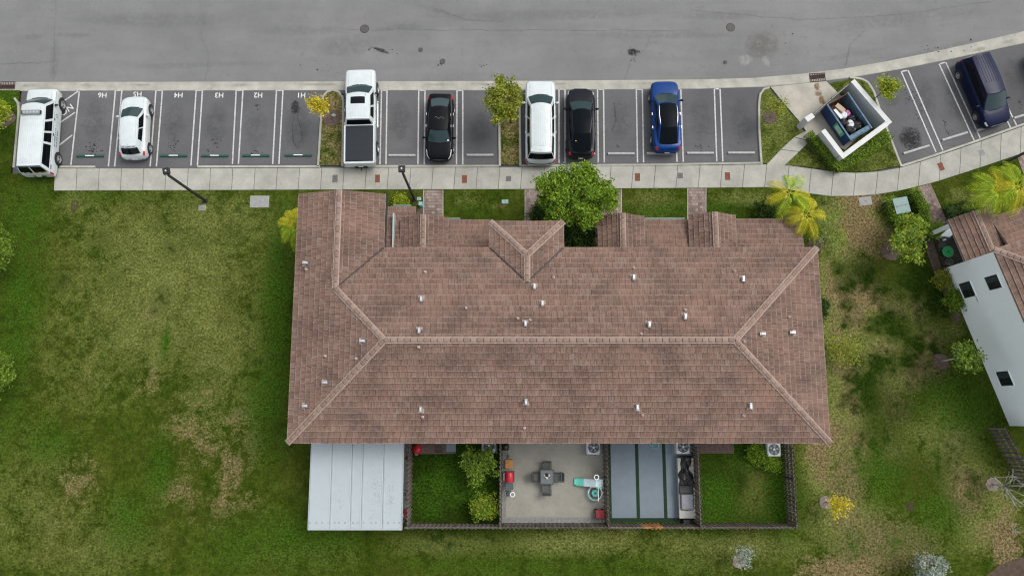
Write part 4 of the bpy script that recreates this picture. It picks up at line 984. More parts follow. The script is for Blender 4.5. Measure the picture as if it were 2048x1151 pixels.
# grey picket fence beyond the white wall
def fence(a, b, label, h=1.75, mat='fence_wood', new=None, pitch=.125, name='wooden_fence', boards=.10, lean=0):
    a, b = Vector(a), Vector(b); a.z = b.z = 0; L = (b-a).length; ang_ = math.atan2((b-a).y, (b-a).x)
    t = thing(name, label, 'fence', a, ang_, 'board fences of the yards'); n = int(L/pitch)
    shapes=[]
    for k in range(3): shapes.append(MB().obox(0, 0, h/2+random.uniform(-.02,.01), boards, .018, h, random.uniform(-.02,.02), 0, 1, 1).build('picket', M[mat], None, link=False).data)
    newm = MB().obox(0, 0, h/2, boards, .018, h).build('picket', M['fence_new'], None, link=False).data
    for i in range(n):
        x = (i+.5)*L/n; s = 1 if i % 2 else -1
        isn = new and new[0] < x < new[1]
        o = bpy.data.objects.new('picket', newm if isn else random.choice(shapes)); C.objects.link(o); o.parent = t
        o.location = (x, s*(.055+random.uniform(0,.008)), random.uniform(-.03,.02)); o.rotation_euler = (random.uniform(-.012,.012)+lean, random.uniform(-.012,.012), random.uniform(-.03,.03))
    for z in (.3, .9, 1.5):
        if new and 0 < new[0] < L:
            for x0, x1, mm in ((0,new[0],mat),(new[0],new[1],'fence_new'),(new[1],L,mat)): MB().box(x0,-.04,z,x1,.04,z+.085).build('rail', M[mm], t)
        else: MB().box(0,-.04,z,L,.04,z+.085).build('rail', M[mat], t)
    k = max(1, round(L/2.4))
    for i in range(k+1): MB().box(L*i/k-.044 if 0<i<k else (0 if i==0 else L-.09),-.042,-.1,L*i/k+.046 if 0<i<k else (.09 if i==0 else L),.042,h-.06).build('post', M[mat], t)
    return t
fence(P(2012,855,1.75), P(2085,985,1.75), 'weathered grey board fence running on from the white wall')
FH = 1.75
xf = [(P(817,885,FH).x+P(815,1055,FH).x)/2, (P(1000,885,FH).x+P(1003,1050,FH).x)/2-.02, (P(1213,885,FH).x+P(1220,1057,FH).x)/2, (P(1392,885,FH).x+P(1405,1055,FH).x)/2+.05, P(1590,960,FH).x]
yS_ = P(1200,1055,FH).y
fence((px1+.05,yS_,0), (xf[0],yS_,0), 'short weathered board fence beside the white patio cover')
for i, lb in enumerate(('brown board fence at the back of the grassy yard with a round bush','brown board fence at the back of the grey concrete patio','brown board fence with fresh orange boards behind the grey mats','brown board fence at the back of the empty grass yard')):
    new = None
    if i == 2: n0 = P(1288,1050,FH).x-xf[2]; new = (n0, n0+1.15)
    fence((xf[i],yS_,0), (xf[i+1],yS_,0), lb, new=new)
for x, lb in zip(xf, ('brown board fence between patio cover and grassy yard','brown board fence between grassy yard and grey concrete patio','brown board fence between concrete patio and grey mats','brown board fence between grey mats and empty grass yard','brown board fence at the outer side of the empty grass yard')):
    fence((x,yS_+.08,0), (x,ys_+OV-.02,0), lb)
# ================================================================ vehicles
def cr(tab, x):
    """Catmull-Rom through a table of (x, values...) sorted by falling x"""
    for i in range(len(tab)-1):
        if tab[i][0] >= x >= tab[i+1][0]:
            p1, p2 = tab[i], tab[i+1]; p0 = tab[max(i-1, 0)]; p3 = tab[min(i+2, len(tab)-1)]
            t = (p1[0]-x)/(p1[0]-p2[0]); out=[]
            for k in range(1, len(p1)):
                a, b, c, d = p0[k], p1[k], p2[k], p3[k]
                m1 = (c-a)/2*(1 if i > 0 else .5); m2 = (d-b)/2*(1 if i+2 < len(tab) else .5)
                lo, hi = min(b, c), max(b, c)
                v = (2*t**3-3*t**2+1)*b+(t**3-2*t**2+t)*m1+(-2*t**3+3*t**2)*c+(t**3-t**2)*m2
                out.append(min(max(v, lo-.02), hi+.02))
            return out
    return list(tab[-1][1:])
def car(name, label, cat, front, rear, S, L=None, head=None, centre=None, lat=0):
    if centre is None:
        A, B = P(*front), P(*rear); A.z = B.z = 0
        L = (A-B).length if L is None else L; head = math.atan2((A-B).y, (A-B).x) if head is None else head; centre = (A+B)/2
    centre = centre+Vector((math.sin(head), -math.cos(head), 0))*lat
    t = thing(name, label, cat, (centre.x, centre.y, PZ+.001), head); H2 = L/2; W2 = S['W']/2
    paint_ = M[S['paint']]; tab = S['tab']; zb = S.get('zb', .24)
    def ring(x, off=0):
        wf, zt, zs = cr(tab, x); hw = W2*wf+off; zt += off; zs += off*.5
        bb = zb+.10*max(0, abs(x)-.8)/.2
        c = [(hw*.86, bb), (hw*.965, bb+.05), (hw*.99, bb+.30*(zs-bb)), (hw*1.0, bb+.62*(zs-bb)), (hw*.985, bb+.9*(zs-bb)), (hw*.955, zs), (hw*.90, zs+.55*(zt-zs)+.005), (hw*.78, zs+.82*(zt-zs)), (hw*.45, zt-.006), (0, zt)]
        return c
    xs_ = [1, .995, .985, .965, .94, .90, .86, .8, .73, .65, .55, .42, .25, .05, -.15, -.35, -.5, -.62, -.72, -.8, -.86, -.9, -.94, -.965, -.985, -.995, -1]
    rings=[]
    for x in xs_:
        c = ring(x); rings.append([(x*H2, y, z) for y, z in c]+[(x*H2, -y, z) for y, z in c[-2::-1]])
    m = MB(); m.loft(rings, 0, False); n = len(rings[0])
    m.add(rings[0], [tuple(range(n-1, -1, -1))]); m.add(rings[-1], [tuple(range(n))])
    m.add([(x*H2, s*ring(x)[0][0], ring(x)[0][1]) for x in xs_ for s in (1, -1)], [(2*i, 2*i+2, 2*i+3, 2*i+1) for i in range(len(xs_)-1)])
    body = m.build('body', paint_, t, smooth=38)
    def surf(x, s, off):                     # s: 0..9 along the section, sign gives the side
        sg = 1 if s >= 0 else -1; s = abs(s); c = ring(x, off); i = min(8, int(s)); f = s-i
        return (x*H2+(off if x > .9 else -off if x < -.9 else 0), sg*lerp(c[i][0], c[i+1][0], f), lerp(c[i][1], c[i+1][1], f))
    def patch(pname, mat, x0, x1, s0, s1, off=.006, parent=t, both=True, nx=6, ns=5):
        for sg in ((1, -1) if both else (1,)):
            b = MB(); b.grid(lambda u, v: surf(lerp(x0, x1, u), sg*lerp(s0, s1, v), off), nx, ns, 0, sg > 0)
            b.build(pname, M[mat], parent, smooth=True)
    # ---- greenhouse
    G = S['gh']; xf, xrf, xrr, xr = [k*H2 for k in G['x']]; bf, br = G['wb']; rf_, rr_ = G['wr']; zf, zrr_ = G['zb']; tf, tr_ = G['zr']; bow = G.get('bow', .10); crown = G.get('crown', .05); arch = G.get('arch', .03)
    def base(a): return Vector((lerp(xf, xr, a), lerp(bf, br, a)+G.get('bulge', .03)*math.sin(math.pi*a), lerp(zf, zrr_, a)))
    def topl(a): return Vector((lerp(xrf, xrr, a), lerp(rf_, rr_, a)+G.get('bulge', .03)*math.sin(math.pi*a), lerp(tf, tr_, a)+arch*math.sin(math.pi*a)))
    def side(a, b, off=0, sg=1):
        p = base(a).lerp(topl(a), b); p.y += .03*math.sin(math.pi*b)+off; return (p.x, sg*p.y, p.z+off*.3)
    def ws(c, b, off=0):                     # windscreen, c -1..1
        p = base(0).lerp(topl(0), b); return (p.x+(bow*(1-c*c))*(1-.35*b)+off*.7, c*(p.y+.03*math.sin(math.pi*b)), p.z+crown*(1-c*c)*b+.015*(1-c*c)*(1-b)+off*.7)
    def bk(c, b, off=0):
        p = base(1).lerp(topl(1), b); return (p.x-(G.get('rbow', .06)*(1-c*c))*(1-.3*b)-off*.7, c*(p.y+.03*math.sin(math.pi*b)), p.z+crown*(1-c*c)*b+off*.7)
    def roofp(a, c, off=0):
        p = topl(a); fr = bow*.65*(1-c*c)*max(0, 1-a*4); rr__ = -G.get('rbow', .06)*.7*(1-c*c)*max(0, a*4-3)
        return (p.x+fr+rr__, c*p.y, p.z+crown*(1-c*c)+off-.012*abs(c)**6*0)
    g = MB()
    for sg in (1, -1): g.grid(lambda u, v: side(u, v, 0, sg), 14, 5, 0, sg > 0)
    g.grid(lambda u, v: ws(u*2-1, v), 10, 5); g.grid(lambda u, v: bk(u*2-1, v), 10, 5, 0, True); g.grid(lambda u, v: roofp(u, v*2-1), 16, 10)
    cab = g.build('cabin', M[S.get('roof_paint', S['paint'])], t, smooth=32)
    gl = S.get('glass', 'car_glass'); gd = S.get('side_glass', 'car_glass_dark')
    b = MB(); b.grid(lambda u, v: ws((u*2-1)*.93, lerp(.03, .96, v), .010), 10, 5); wsc = b.build('windscreen', M[gl], t, smooth=True)
    for s in (-.45, .12): MB().tube([ws(s+.42, .05, .03), ws(s, .045, .035), ws(s-.1, .02, .03)], .012, 5).build('wiper', M['black_plastic'], wsc)
    r0, r1 = G.get('rglass', (.08, .92))
    b = MB(); b.grid(lambda u, v: bk((u*2-1)*G.get('rgw', .9), lerp(r0, r1, v), .010), 10, 5, 0, True); b.build('rear_window', M[S.get('rear_glass', gd)], t, smooth=True)
    for a0, a1, b0, b1 in G['win']:
        for sg in (1, -1):
            b = MB(); b.grid(lambda u, v: side(lerp(a0, a1, u), lerp(b0, b1, v), .008, sg), 5, 4, 0, sg > 0); b.build('side_window', M[gd], t, smooth=True)
    rp = S.get('roof_panel')
    for a0, a1, cw, mt in (rp or []):
        b = MB(); b.grid(lambda u, v: roofp(lerp(a0, a1, u), (v*2-1)*cw, .007), 10, 8); b.build('roof_panel', M[mt], t, smooth=True)
    for k in range(S.get('ribs', 0)):
        a0, a1 = S.get('rib_span', (.12, .9)); nr_ = S['ribs']; c = lerp(-.62, .62, k/(nr_-1))
        MB().tube([roofp(lerp(a0, a1, i/8), c, .0) for i in range(9)], .012, 5).build('roof_rib', M[S.get('rib_mat', S['paint'])], t, smooth=True)
    if S.get('rails'):
        for sg in (1, -1):
            MB().tube([roofp(.08, sg*.9, .0)]+[roofp(lerp(.1, .9, i/8), sg*.9, .045) for i in range(9)]+[roofp(.92, sg*.9, 0)], .02, 6).build('roof_rail', M[S['rails']], t, smooth=True)
    for a, c in S.get('fins', [(.9, 0)]): 
        p = roofp(a, c); MB().obox(p[0], p[1], p[2]+.03, .16, .03, .07, 0, 0, .3, .5, -.05).build('antenna', M[S['paint']], t)
    # ---- trim
    for x0, x1, s0, s1 in S['heads']: patch('headlight', S.get('head_mat', 'head_lamp'), x0, x1, s0, s1, .008)
    for x0, x1, s0, s1 in S['tails']: patch('tail_light', 'tail_red', x0, x1, s0, s1, .010)
    for nm, mt, x0, x1, s0, s1 in S.get('patches', []): patch(nm, mt, x0, x1, s0, s1, .006, both=True)
    hx = S.get('hood', (.9, .56))
    for sg in (1, -1): patch_strip = MB().tube([surf(lerp(hx[0], hx[1], i/8), sg*7.15, .003) for i in range(9)], .007, 4).build('bonnet_seam', M[S.get('seam', 'seam_grey')], t)
    for xx in S['doors']:
        for sg in (1, -1): MB().tube([surf(xx, sg*(1.0+4*i/6), .002) for i in range(7)], .007, 4).build('door_seam', M[S.get('seam', 'seam_grey')], t)
    for xx in S.get('handles', []):
        for sg in (1, -1):
            p = surf(xx, sg*4.2, .02); MB().obox(p[0], p[1], p[2], .17, .035, .035).build('door_handle', M[S.get('handle', S['paint'])], t)
    # mirrors
    mx = S.get('mirror', .46)
    for sg in (1, -1):
        p = surf(mx, sg*5, 0); mb = MB(); mb.ball((p[0], p[1]+sg*.15, p[2]+.07), (.075, .13, .085), 10, 7); mb.tube([(p[0]+.02, p[1]-sg*.03, p[2]-.02), (p[0], p[1]+sg*.1, p[2]+.03)], .03, 6)
        mb.build('mirror', M[S.get('mirror_mat', S['paint'])], t, smooth=True)
    # bumpers, grille, plate
    z = S.get('bump_z', .42)
    for sx, nm in ((1, 'front_bumper'), (-1, 'rear_bumper')):
        pts = [(sx*(H2*.995-.30*abs(c)**3.5*S.get('round', 1))+sx*.02, c*W2*.88, z) for c in [i/6-1 for i in range(13)]]
        b = MB(); b.loft([[(x-sx*.10, y, z-.13), (x+sx*.008, y, z-.12), (x+sx*.012, y, z+.10), (x-sx*.10, y, z+.13)] for x, y, z in pts], 0, True, True)
        b.build(nm, M[S.get('bumper', S['paint'])], t, smooth=40)
    MB().box(H2*.997, -W2*.45, z+.12, H2*.997+.02, W2*.45, z+.30).build('grille', M[S.get('grille', 'bumper_dark')], t)
    MB().box(-H2-.035, -.16, z+.02, -H2-.02, .16, z+.17).build('number_plate', M['plain_white'], t)
    # wheels
    wr, ww_ = S.get('wheel', .34), .24
    for xx in S['axles']:
        for sg in (1, -1):
            wf = cr(tab, xx)[0]; yo = W2*wf+.004
            ar = MB(); k = 16
            ar.loft([[(xx*H2+(wr+.075)*math.cos(math.pi*(i/k*1.16-.08)), sg*(yo-.10), wr+(wr+.075)*math.sin(math.pi*(i/k*1.16-.08))) for i in range(k+1)],
                     [(xx*H2+(wr+.075)*math.cos(math.pi*(i/k*1.16-.08)), sg*(yo+.012), wr+(wr+.075)*math.sin(math.pi*(i/k*1.16-.08))) for i in range(k+1)],
                     [(xx*H2+(wr+.0)*math.cos(math.pi*(i/k*1.16-.08)), sg*(yo+.008), wr+(wr+.0)*math.sin(math.pi*(i/k*1.16-.08))) for i in range(k+1)]], 0, False)
            ar.build('wheel_arch', M[S.get('arch_mat', 'bumper_dark')], t)
            wh = bpy.data.objects.new('wheel', None); C.objects.link(wh); wh.parent = t; wh.location = (xx*H2, sg*(yo-ww_/2+S.get('track', .035)), wr)
            ty = MB(); prof = [(wr*.66, -.5), (wr*.93, -.5), (wr, -.38), (wr, .38), (wr*.93, .5), (wr*.66, .5)]
            ty.loft([[(r*math.cos(2*math.pi*i/24), y*ww_, r*math.sin(2*math.pi*i/24)) for i in range(24)] for r, y in prof]); ty.build('tyre', M['rubber'], wh, smooth=50)
            ri = MB(); yy = sg*ww_*.36
            ri.loft([[(r*math.cos(2*math.pi*i/24), y, r*math.sin(2*math.pi*i/24)) for i in range(24)] for r, y in ((wr*.67, sg*ww_*.49), (wr*.60, sg*ww_*.46), (wr*.57, yy-sg*.03))])
            for q in range(S.get('spokes', 6)):
                an = 2*math.pi*q/S.get('spokes', 6); c_, s_ = math.cos(an), math.sin(an); wv = wr*.11
                ri.add([(wr*.1*c_-wv*s_, yy, wr*.1*s_+wv*c_), (wr*.1*c_+wv*s_, yy, wr*.1*s_-wv*c_), (wr*.6*c_+wv*s_, yy-sg*.0, wr*.6*s_-wv*c_), (wr*.6*c_-wv*s_, yy, wr*.6*s_+wv*c_)], [(0,1,2,3)])
            ri.loft([[(r*math.cos(2*math.pi*i/12), y, r*math.sin(2*math.pi*i/12)) for i in range(12)] for r, y in ((wr*.16, yy), (wr*.14, yy+sg*.03), (.001, yy+sg*.032))])
            ri.build('rim', M['rim'], wh, smooth=40)
            MB().loft([[(r*math.cos(2*math.pi*i/16), yy-sg*.04, r*math.sin(2*math.pi*i/16)) for i in range(16)] for r in (wr*.6, .001)]).build('brake_disc', M['bumper_dark'], wh)
    return t, dict(H2=H2, W2=W2, surf=surf, side=side, roofp=roofp, bk=bk, ws=ws, patch=patch)

# --- white patrol van
SV = dict(W=2.02, paint='paint_white', wheel=.40, axles=(.71,-.585), zb=.34, bump_z=.60, bumper='bumper_dark', round=.6, mirror=.58, mirror_mat='black_plastic', spokes=5,
  tab=[(1,.74,.98,.90),(.985,.90,1.12,1.02),(.95,.97,1.20,1.10),(.85,.995,1.25,1.14),(.6,1,1.28,1.18),(0,1,1.30,1.20),(-.7,1,1.30,1.20),(-.93,1,1.28,1.18),(-.985,.98,1.2,1.1),(-1,.95,1.0,.95)],
  gh=dict(x=(.70,.50,-.90,-.975), wb=(.95,.96), wr=(.745,.745), zb=(1.22,1.2), zr=(1.90,1.92), bow=.20, crown=.06, arch=.01, bulge=.015, rbow=.04, rglass=(.10,.80), rgw=.9,
     win=[(.035,.255,.10,.86),(.29,.435,.10,.86),(.465,.60,.10,.86),(.635,.955,.10,.86)]),
  heads=[(.985,.93,4.0,5.4)], tails=[(-.955,-.995,2.6,5.0)], doors=(.56,.22,-.12), handles=(.26,-.10), handle='black_plastic', ribs=9, rib_mat='paint_white', rib_span=(.22,.96), fins=[(.06,-.72)], seam='seam_grey')
van, K = car('patrol_van', 'white patrol van with roof light bar and dark windows parked askew at the kerb', 'van', (92,178,.95), (79,352,.55), SV, head=R(91.4), lat=-.10)
p = K['roofp'](.15, 0); lb = MB(); lb.bbox(p[0], p[1], p[2]+.03, .30, 1.18, .12, .04); lbo = lb.build('light_bar', M['lightbar_grey'], van)
for k in range(-2, 3): MB().cyl(p[0], k*.21, p[2]+.15, p[2]+.158, .075, 14).build('lamp', M['galvanised'], lbo)
for sg in (-1, 1): MB().box(p[0]-.12, sg*.60-.03, p[2]+.0, p[0]+.12, sg*.60+.03, p[2]+.12).build('bracket', M['black_plastic'], lbo)
K['patch']('side_stripe', 'stripe_blue', .92, -.96, 4.55, 4.72, .008, nx=24, ns=1)
for row, s0 in ((0, 3.2), (1, 2.35)):            # lettering too worn to read: two rows of dark strokes, a round crest and a big unit mark
    rr = random.Random(5+row); x = .06 if row == 0 else .02
    while x > -.36:
        wd = rr.uniform(.010, .018)
        for sg in (1, -1):
            b = MB(); b.grid(lambda u, v: K['surf'](x-wd*u, sg*(s0+.42*v), .007), 1, 1, 0, sg > 0); b.build('lettering', M['stripe_blue'], van)
        x -= wd+rr.choice((.008, .009, .028))
for sg in (1, -1):
    c = K['surf'](.36, sg*3.3, .008); m = MB(); m.loft([[(c[0]+r*math.cos(2*math.pi*i/18), c[1]+sg*.004, c[2]+r*math.sin(2*math.pi*i/18)) for i in range(18)] for r in (.14, .09)]); m.build('crest', M['lid_grey'], van)
    for k, x in enumerate((-.80, -.835, -.87)): b = MB(); b.grid(lambda u, v: K['surf'](x-.026*u, sg*(3.9+.95*v), .008), 1, 2, 0, sg > 0); b.build('unit_mark', M['stripe_blue'], van)
b = MB(); b.grid(lambda u, v: K['bk']((u*2-1)*.05, lerp(.08, .84, v), .016), 1, 3, 0, True); b.build('door_post', M['paint_white'], van)
for k in range(9):
    b = MB(); b.grid(lambda u, v: K['bk'](lerp(-.9+.2*k, -.9+.2*(k+1), u), lerp(.0, .09, v), .018), 2, 1, 0, True); b.build('chevron', M[('yellow','tail_red')[k % 2] if k < 4 else ('yellow','black_plastic')[k % 2]], van)
b = MB(); b.grid(lambda u, v: K['bk']((u*2-1)*.96, lerp(.84, .98, v), .012), 8, 1, 0, True); b.build('rear_band', M['stripe_blue'], van)

# --- white compact crossover
SN_ = dict(W=1.80, paint='paint_white', wheel=.345, axles=(.60,-.66), zb=.27, mirror=.30, spokes=5, round=1.3, bump_z=.42,
  tab=[(1,.42,.74,.66),(.985,.60,.80,.70),(.95,.78,.87,.76),(.88,.92,.95,.84),(.75,.98,1.02,.92),(.5,.985,1.06,.97),(0,.97,1.06,1.0),(-.4,.98,1.06,1.02),(-.75,1,1.05,.98),(-.92,.94,.98,.9),(-.97,.86,.86,.78),(-1,.72,.66,.6)],
  gh=dict(x=(.52,.14,-.72,-.90), wb=(.74,.62), wr=(.56,.50), zb=(1.03,1.02), zr=(1.53,1.50), bow=.17, crown=.05, arch=.04, bulge=.05, rbow=.09, rglass=(.02,.72), rgw=.94, win=[(.07,.40,.10,.86),(.43,.76,.16,.84)]),
  heads=[(.97,.80,4.9,6.2)], tails=[(-.84,-.95,4.6,6.6)], doors=(.28,-.12,-.5), handles=(.0,-.38), patches=[('sill','bumper_dark',.5,-.5,0,.6)], fins=[(.93,0)], bumper='paint_white', hood=(.86,.52), seam='seam_grey')
nis, K = car('white_crossover', 'white compact crossover with red tail lights in bay H5', 'car', (269,192,.75), (268,317,.5), SN_, lat=.03)
for c0, c1 in ((-.75,-.5),(-.32,.32),(.5,.75)):
    b = MB(); b.grid(lambda u, v: K['bk'](lerp(c0, c1, u), lerp(.82, .88, v), .012), 3, 1, 0, True); b.build('spoiler_slot', M['bumper_dark'], nis)
for c in (-.66, .66):
    b = MB(); b.tube([K['roofp'](lerp(.06,.95,i/8), c*1.28, .003) for i in range(9)], .007, 4).build('roof_seam', M['seam_grey'], nis)
b = MB(); b.grid(lambda u, v: K['bk'](u*2-1, lerp(.80, .90, v), .010), 1, 1, 0, True)

# --- white pickup
SPK = dict(W=2.03, paint='paint_white', wheel=.42, axles=(.655,-.60), zb=.48, bump_z=.66, mirror=.46, mirror_mat='black_plastic', spokes=6, round=.55, track=.06, bumper='bumper_dark', rear_glass='car_glass_dark',
  tab=[(1,.80,1.05,.95),(.985,.90,1.15,1.05),(.95,.97,1.22,1.12),(.8,1,1.27,1.16),(.55,1,1.30,1.20),(0,1,1.32,1.24),(-.18,1,1.32,1.26),(-.5,1,1.30,1.27),(-.9,1,1.29,1.26),(-.98,.99,1.28,1.24),(-1,.97,1.24,1.18)],
  gh=dict(x=(.60,.37,-.14,-.195), wb=(.92,.92), wr=(.74,.74), zb=(1.28,1.28), zr=(1.90,1.88), bow=.16, crown=.05, arch=.02, bulge=.02, rbow=.02, rglass=(.10,.82), win=[(.10,.48,.08,.84),(.54,.86,.08,.84)]),
  heads=[(.99,.93,3.6,5.4)], tails=[(-.965,-.995,3.2,5.2)], doors=(.40,.10,-.19), handles=(.13,-.15), ribs=6, rib_span=(.50,.9), roof_panel=[(.14,.40,.62,'car_glass_dark')], hood=(.93,.60), fins=[(.05,-.7)])
pk, K = car('pickup_truck', 'white crew cab pickup with black bed cover nosing out into the road', 'pickup', (717,139,1.0), (718,333,.6), SPK, lat=.13)
H2 = K['H2']; m = MB(); m.bbox((-.585)*H2, 0, 1.285, .735*H2, 1.80, .065, .03); tn = m.build('bed_cover', M['tonneau'], pk)
for k in range(1, 4): MB().box((-.22-.19*k)*H2-.004, -.86, 1.351, (-.22-.19*k)*H2+.004, .86, 1.354).build('fold_seam', M['seam'], tn)
m = MB()
for sg in (-1, 1): m.box(-.965*H2, sg*.955-.05, 1.26, -.205*H2, sg*.955+.05, 1.335)
m.box(-.995*H2, -.99, 1.2, -.962*H2, .99, 1.335); m.build('bed_rail', M['paint_white'], pk)
m = MB(); m.tube([(-H2*.98,0,.5),(-H2-.22,0,.5),(-H2-.25,0,.56)], .03, 6); m.box(-H2-.05,-.4,.46,-H2+.1,.4,.54); m.build('tow_hitch', M['black_plastic'], pk)
for sg in (1, -1): MB().tube([(.40*H2, sg*1.06, .42), (-.16*H2, sg*1.06, .42)], .045, 6).build('side_step', M['chrome'], pk)

# --- black sedan, nose to the sidewalk
SSD = dict(W=1.80, paint='paint_black', wheel=.33, axles=(.61,-.60), zb=.20, mirror=.38, spokes=7, round=1.1, bump_z=.38, rear_glass='car_glass', glass='car_glass', seam='seam',
  tab=[(1,.52,.60,.52),(.985,.68,.68,.58),(.95,.82,.76,.64),(.88,.93,.83,.72),(.7,.985,.90,.82),(.4,1,.95,.88),(0,1,.97,.92),(-.5,.99,.99,.93),(-.75,.97,1.03,.93),(-.9,.92,1.03,.90),(-.97,.82,1.0,.84),(-1,.66,.85,.74)],
  gh=dict(x=(.48,.18,-.46,-.80), wb=(.78,.66), wr=(.58,.54), zb=(.93,.99), zr=(1.42,1.38), bow=.15, crown=.05, arch=.05, bulge=.06, rbow=.14, rglass=(.06,.95), rgw=.92, win=[(.10,.46,.10,.86),(.49,.80,.10,.84)]),
  heads=[(.97,.72,5.2,6.1)], tails=[(-.80,-.965,4.6,6.2)], doors=(.34,-.06,-.44), handles=(.0,-.36), handle='chrome', hood=(.86,.5), fins=[(.9,0)])
sd, K = car('black_sedan', 'black sedan with red tail lights parked nose to the sidewalk', 'car', (878,320,.5), (881,186,.85), SSD)
m = MB(); m.tube([(K['H2']*(.985-.10*abs(c)**2.2)+.03, c*.52, .62-.05*(1-c*c)) for c in [i/5-1 for i in range(11)]], .022, 6); m.build('grille_trim', M['chrome'], sd, smooth=True)
b = MB(); b.grid(lambda u, v: K['ws'](lerp(.72, .86, u), lerp(.10, .2, v), .014), 2, 2); b.build('sticker', M['plain_white'], sd)
b = MB(); b.tube([K['roofp'](.5+.05*math.sin(i*1.1), lerp(-.45, .55, i/10), .006) for i in range(11)], .010, 4); b.build('roof_scratch', M['lid_grey'], sd)

# --- large white suv
ST = dict(W=2.02, paint='paint_white', wheel=.39, axles=(.62,-.60), zb=.30, mirror=.42, spokes=6, round=.75, bump_z=.56, rails='paint_white',
  tab=[(1,.70,.92,.82),(.985,.84,1.04,.92),(.95,.94,1.13,1.0),(.85,.985,1.20,1.08),(.6,1,1.26,1.14),(0,1,1.28,1.18),(-.6,1,1.28,1.18),(-.88,.985,1.26,1.16),(-.96,.93,1.15,1.08),(-1,.80,.82,.78)],
  gh=dict(x=(.56,.27,-.84,-.93), wb=(.88,.86), wr=(.66,.64), zb=(1.22,1.22), zr=(1.88,1.86), bow=.20, crown=.06, arch=.03, bulge=.03, rbow=.09, rglass=(.06,.78), rgw=.97, win=[(.06,.30,.10,.84),(.33,.60,.10,.84),(.66,.985,.10,.80)]),
  heads=[(.98,.90,4.2,5.6)], tails=[(-.93,-.985,3.2,5.6)], doors=(.36,.02,-.40), handles=(.10,-.28), ribs=7, rib_span=(.10,.86), fins=[(.95,0)], hood=(.92,.57),
  patches=[('side_trim','chrome',.5,-.8,2.1,2.25)])
th, K = car('white_suv', 'large white suv with ribbed roof between the tree island and the charcoal car', 'suv', (1080,161,.95), (1080,328,.6), ST, lat=.03)
b = MB(); b.grid(lambda u, v: K['bk']((u*2-1)*.9, lerp(-.62, -.5, v), .05), 6, 1, 0, True); b.build('bumper_step', M['bumper_dark'], th)
b = MB(); b.tube([K['roofp'](.87, c*.9, .004) for c in [i/5-1 for i in range(11)]], .008, 4); b.build('roof_seam', M['seam_grey'], th)

# --- charcoal crossover with glass roof
SY = dict(W=1.90, paint='paint_charcoal', wheel=.35, axles=(.60,-.62), zb=.22, mirror=.36, spokes=5, round=1.15, bump_z=.42, seam='seam', glass='car_glass', rear_glass='tint_roof',
  tab=[(1,.48,.66,.56),(.985,.64,.74,.62),(.95,.80,.82,.69),(.88,.92,.89,.77),(.7,.985,.95,.86),(.4,1,.98,.92),(0,1,1.0,.96),(-.5,1,1.02,.99),(-.75,.99,1.08,1.0),(-.9,.93,1.10,.96),(-.97,.82,1.02,.88),(-1,.66,.8,.72)],
  gh=dict(x=(.53,.22,-.42,-.88), wb=(.80,.62), wr=(.60,.56), zb=(.97,1.08), zr=(1.50,1.54), bow=.19, crown=.05, arch=.06, bulge=.06, rbow=.12, rglass=(.02,1.0), rgw=.93, win=[(.09,.44,.10,.86),(.47,.80,.12,.84)]),
  heads=[(.955,.80,5.0,6.0)], tails=[(-.90,-.975,4.8,6.6)], doors=(.34,-.06,-.46), handles=(.02,-.36), roof_panel=[(.01,1.0,.92,'tint_roof')], hood=(.88,.53), fins=[])
ty_, K = car('charcoal_crossover', 'charcoal crossover with dark glass roof beside the large white suv', 'car', (1161,178,.6), (1162,314,.65), SY)
p = K['bk'](.62, .6, .012); MB().cyl(p[0], p[1], p[2], p[2]+.012, .045, 12).build('sticker', M['orange'], ty_)

# --- blue coupe suv
SB = dict(W=1.90, paint='paint_blue', wheel=.37, axles=(.60,-.60), zb=.24, mirror=.40, mirror_mat='paint_navy', spokes=5, round=1.05, bump_z=.46, seam='seam', rails='chrome', rear_glass='tint_roof',
  tab=[(1,.54,.76,.66),(.985,.70,.86,.74),(.95,.84,.95,.82),(.88,.94,1.02,.89),(.7,.985,1.06,.95),(.4,.99,1.07,.99),(0,.985,1.08,1.02),(-.5,1,1.10,1.04),(-.75,1,1.13,1.04),(-.88,.96,1.15,1.0),(-.96,.86,1.10,.92),(-1,.70,.9,.8)],
  gh=dict(x=(.54,.22,-.42,-.83), wb=(.80,.66), wr=(.62,.58), zb=(1.05,1.12), zr=(1.56,1.56), bow=.17, crown=.05, arch=.05, bulge=.06, rbow=.12, rglass=(.03,1.02), rgw=.90, win=[(.09,.44,.10,.84),(.47,.82,.12,.80)]),
  heads=[(.955,.84,4.8,5.8)], head_mat='paint_navy', tails=[(-.90,-.975,4.4,6.8)], doors=(.34,-.04,-.44), handles=(.04,-.34), handle='chrome', roof_panel=[(.02,1.0,.88,'tint_roof')], hood=(.92,.54), fins=[], patches=[('bonnet_flank','paint_navy',.95,.6,3.2,4.4)])
bl, K = car('blue_coupe', 'bright blue coupe style suv with long dark glass roof', 'car', (1329,163,.7), (1336,303,.65), SB, lat=-.03)

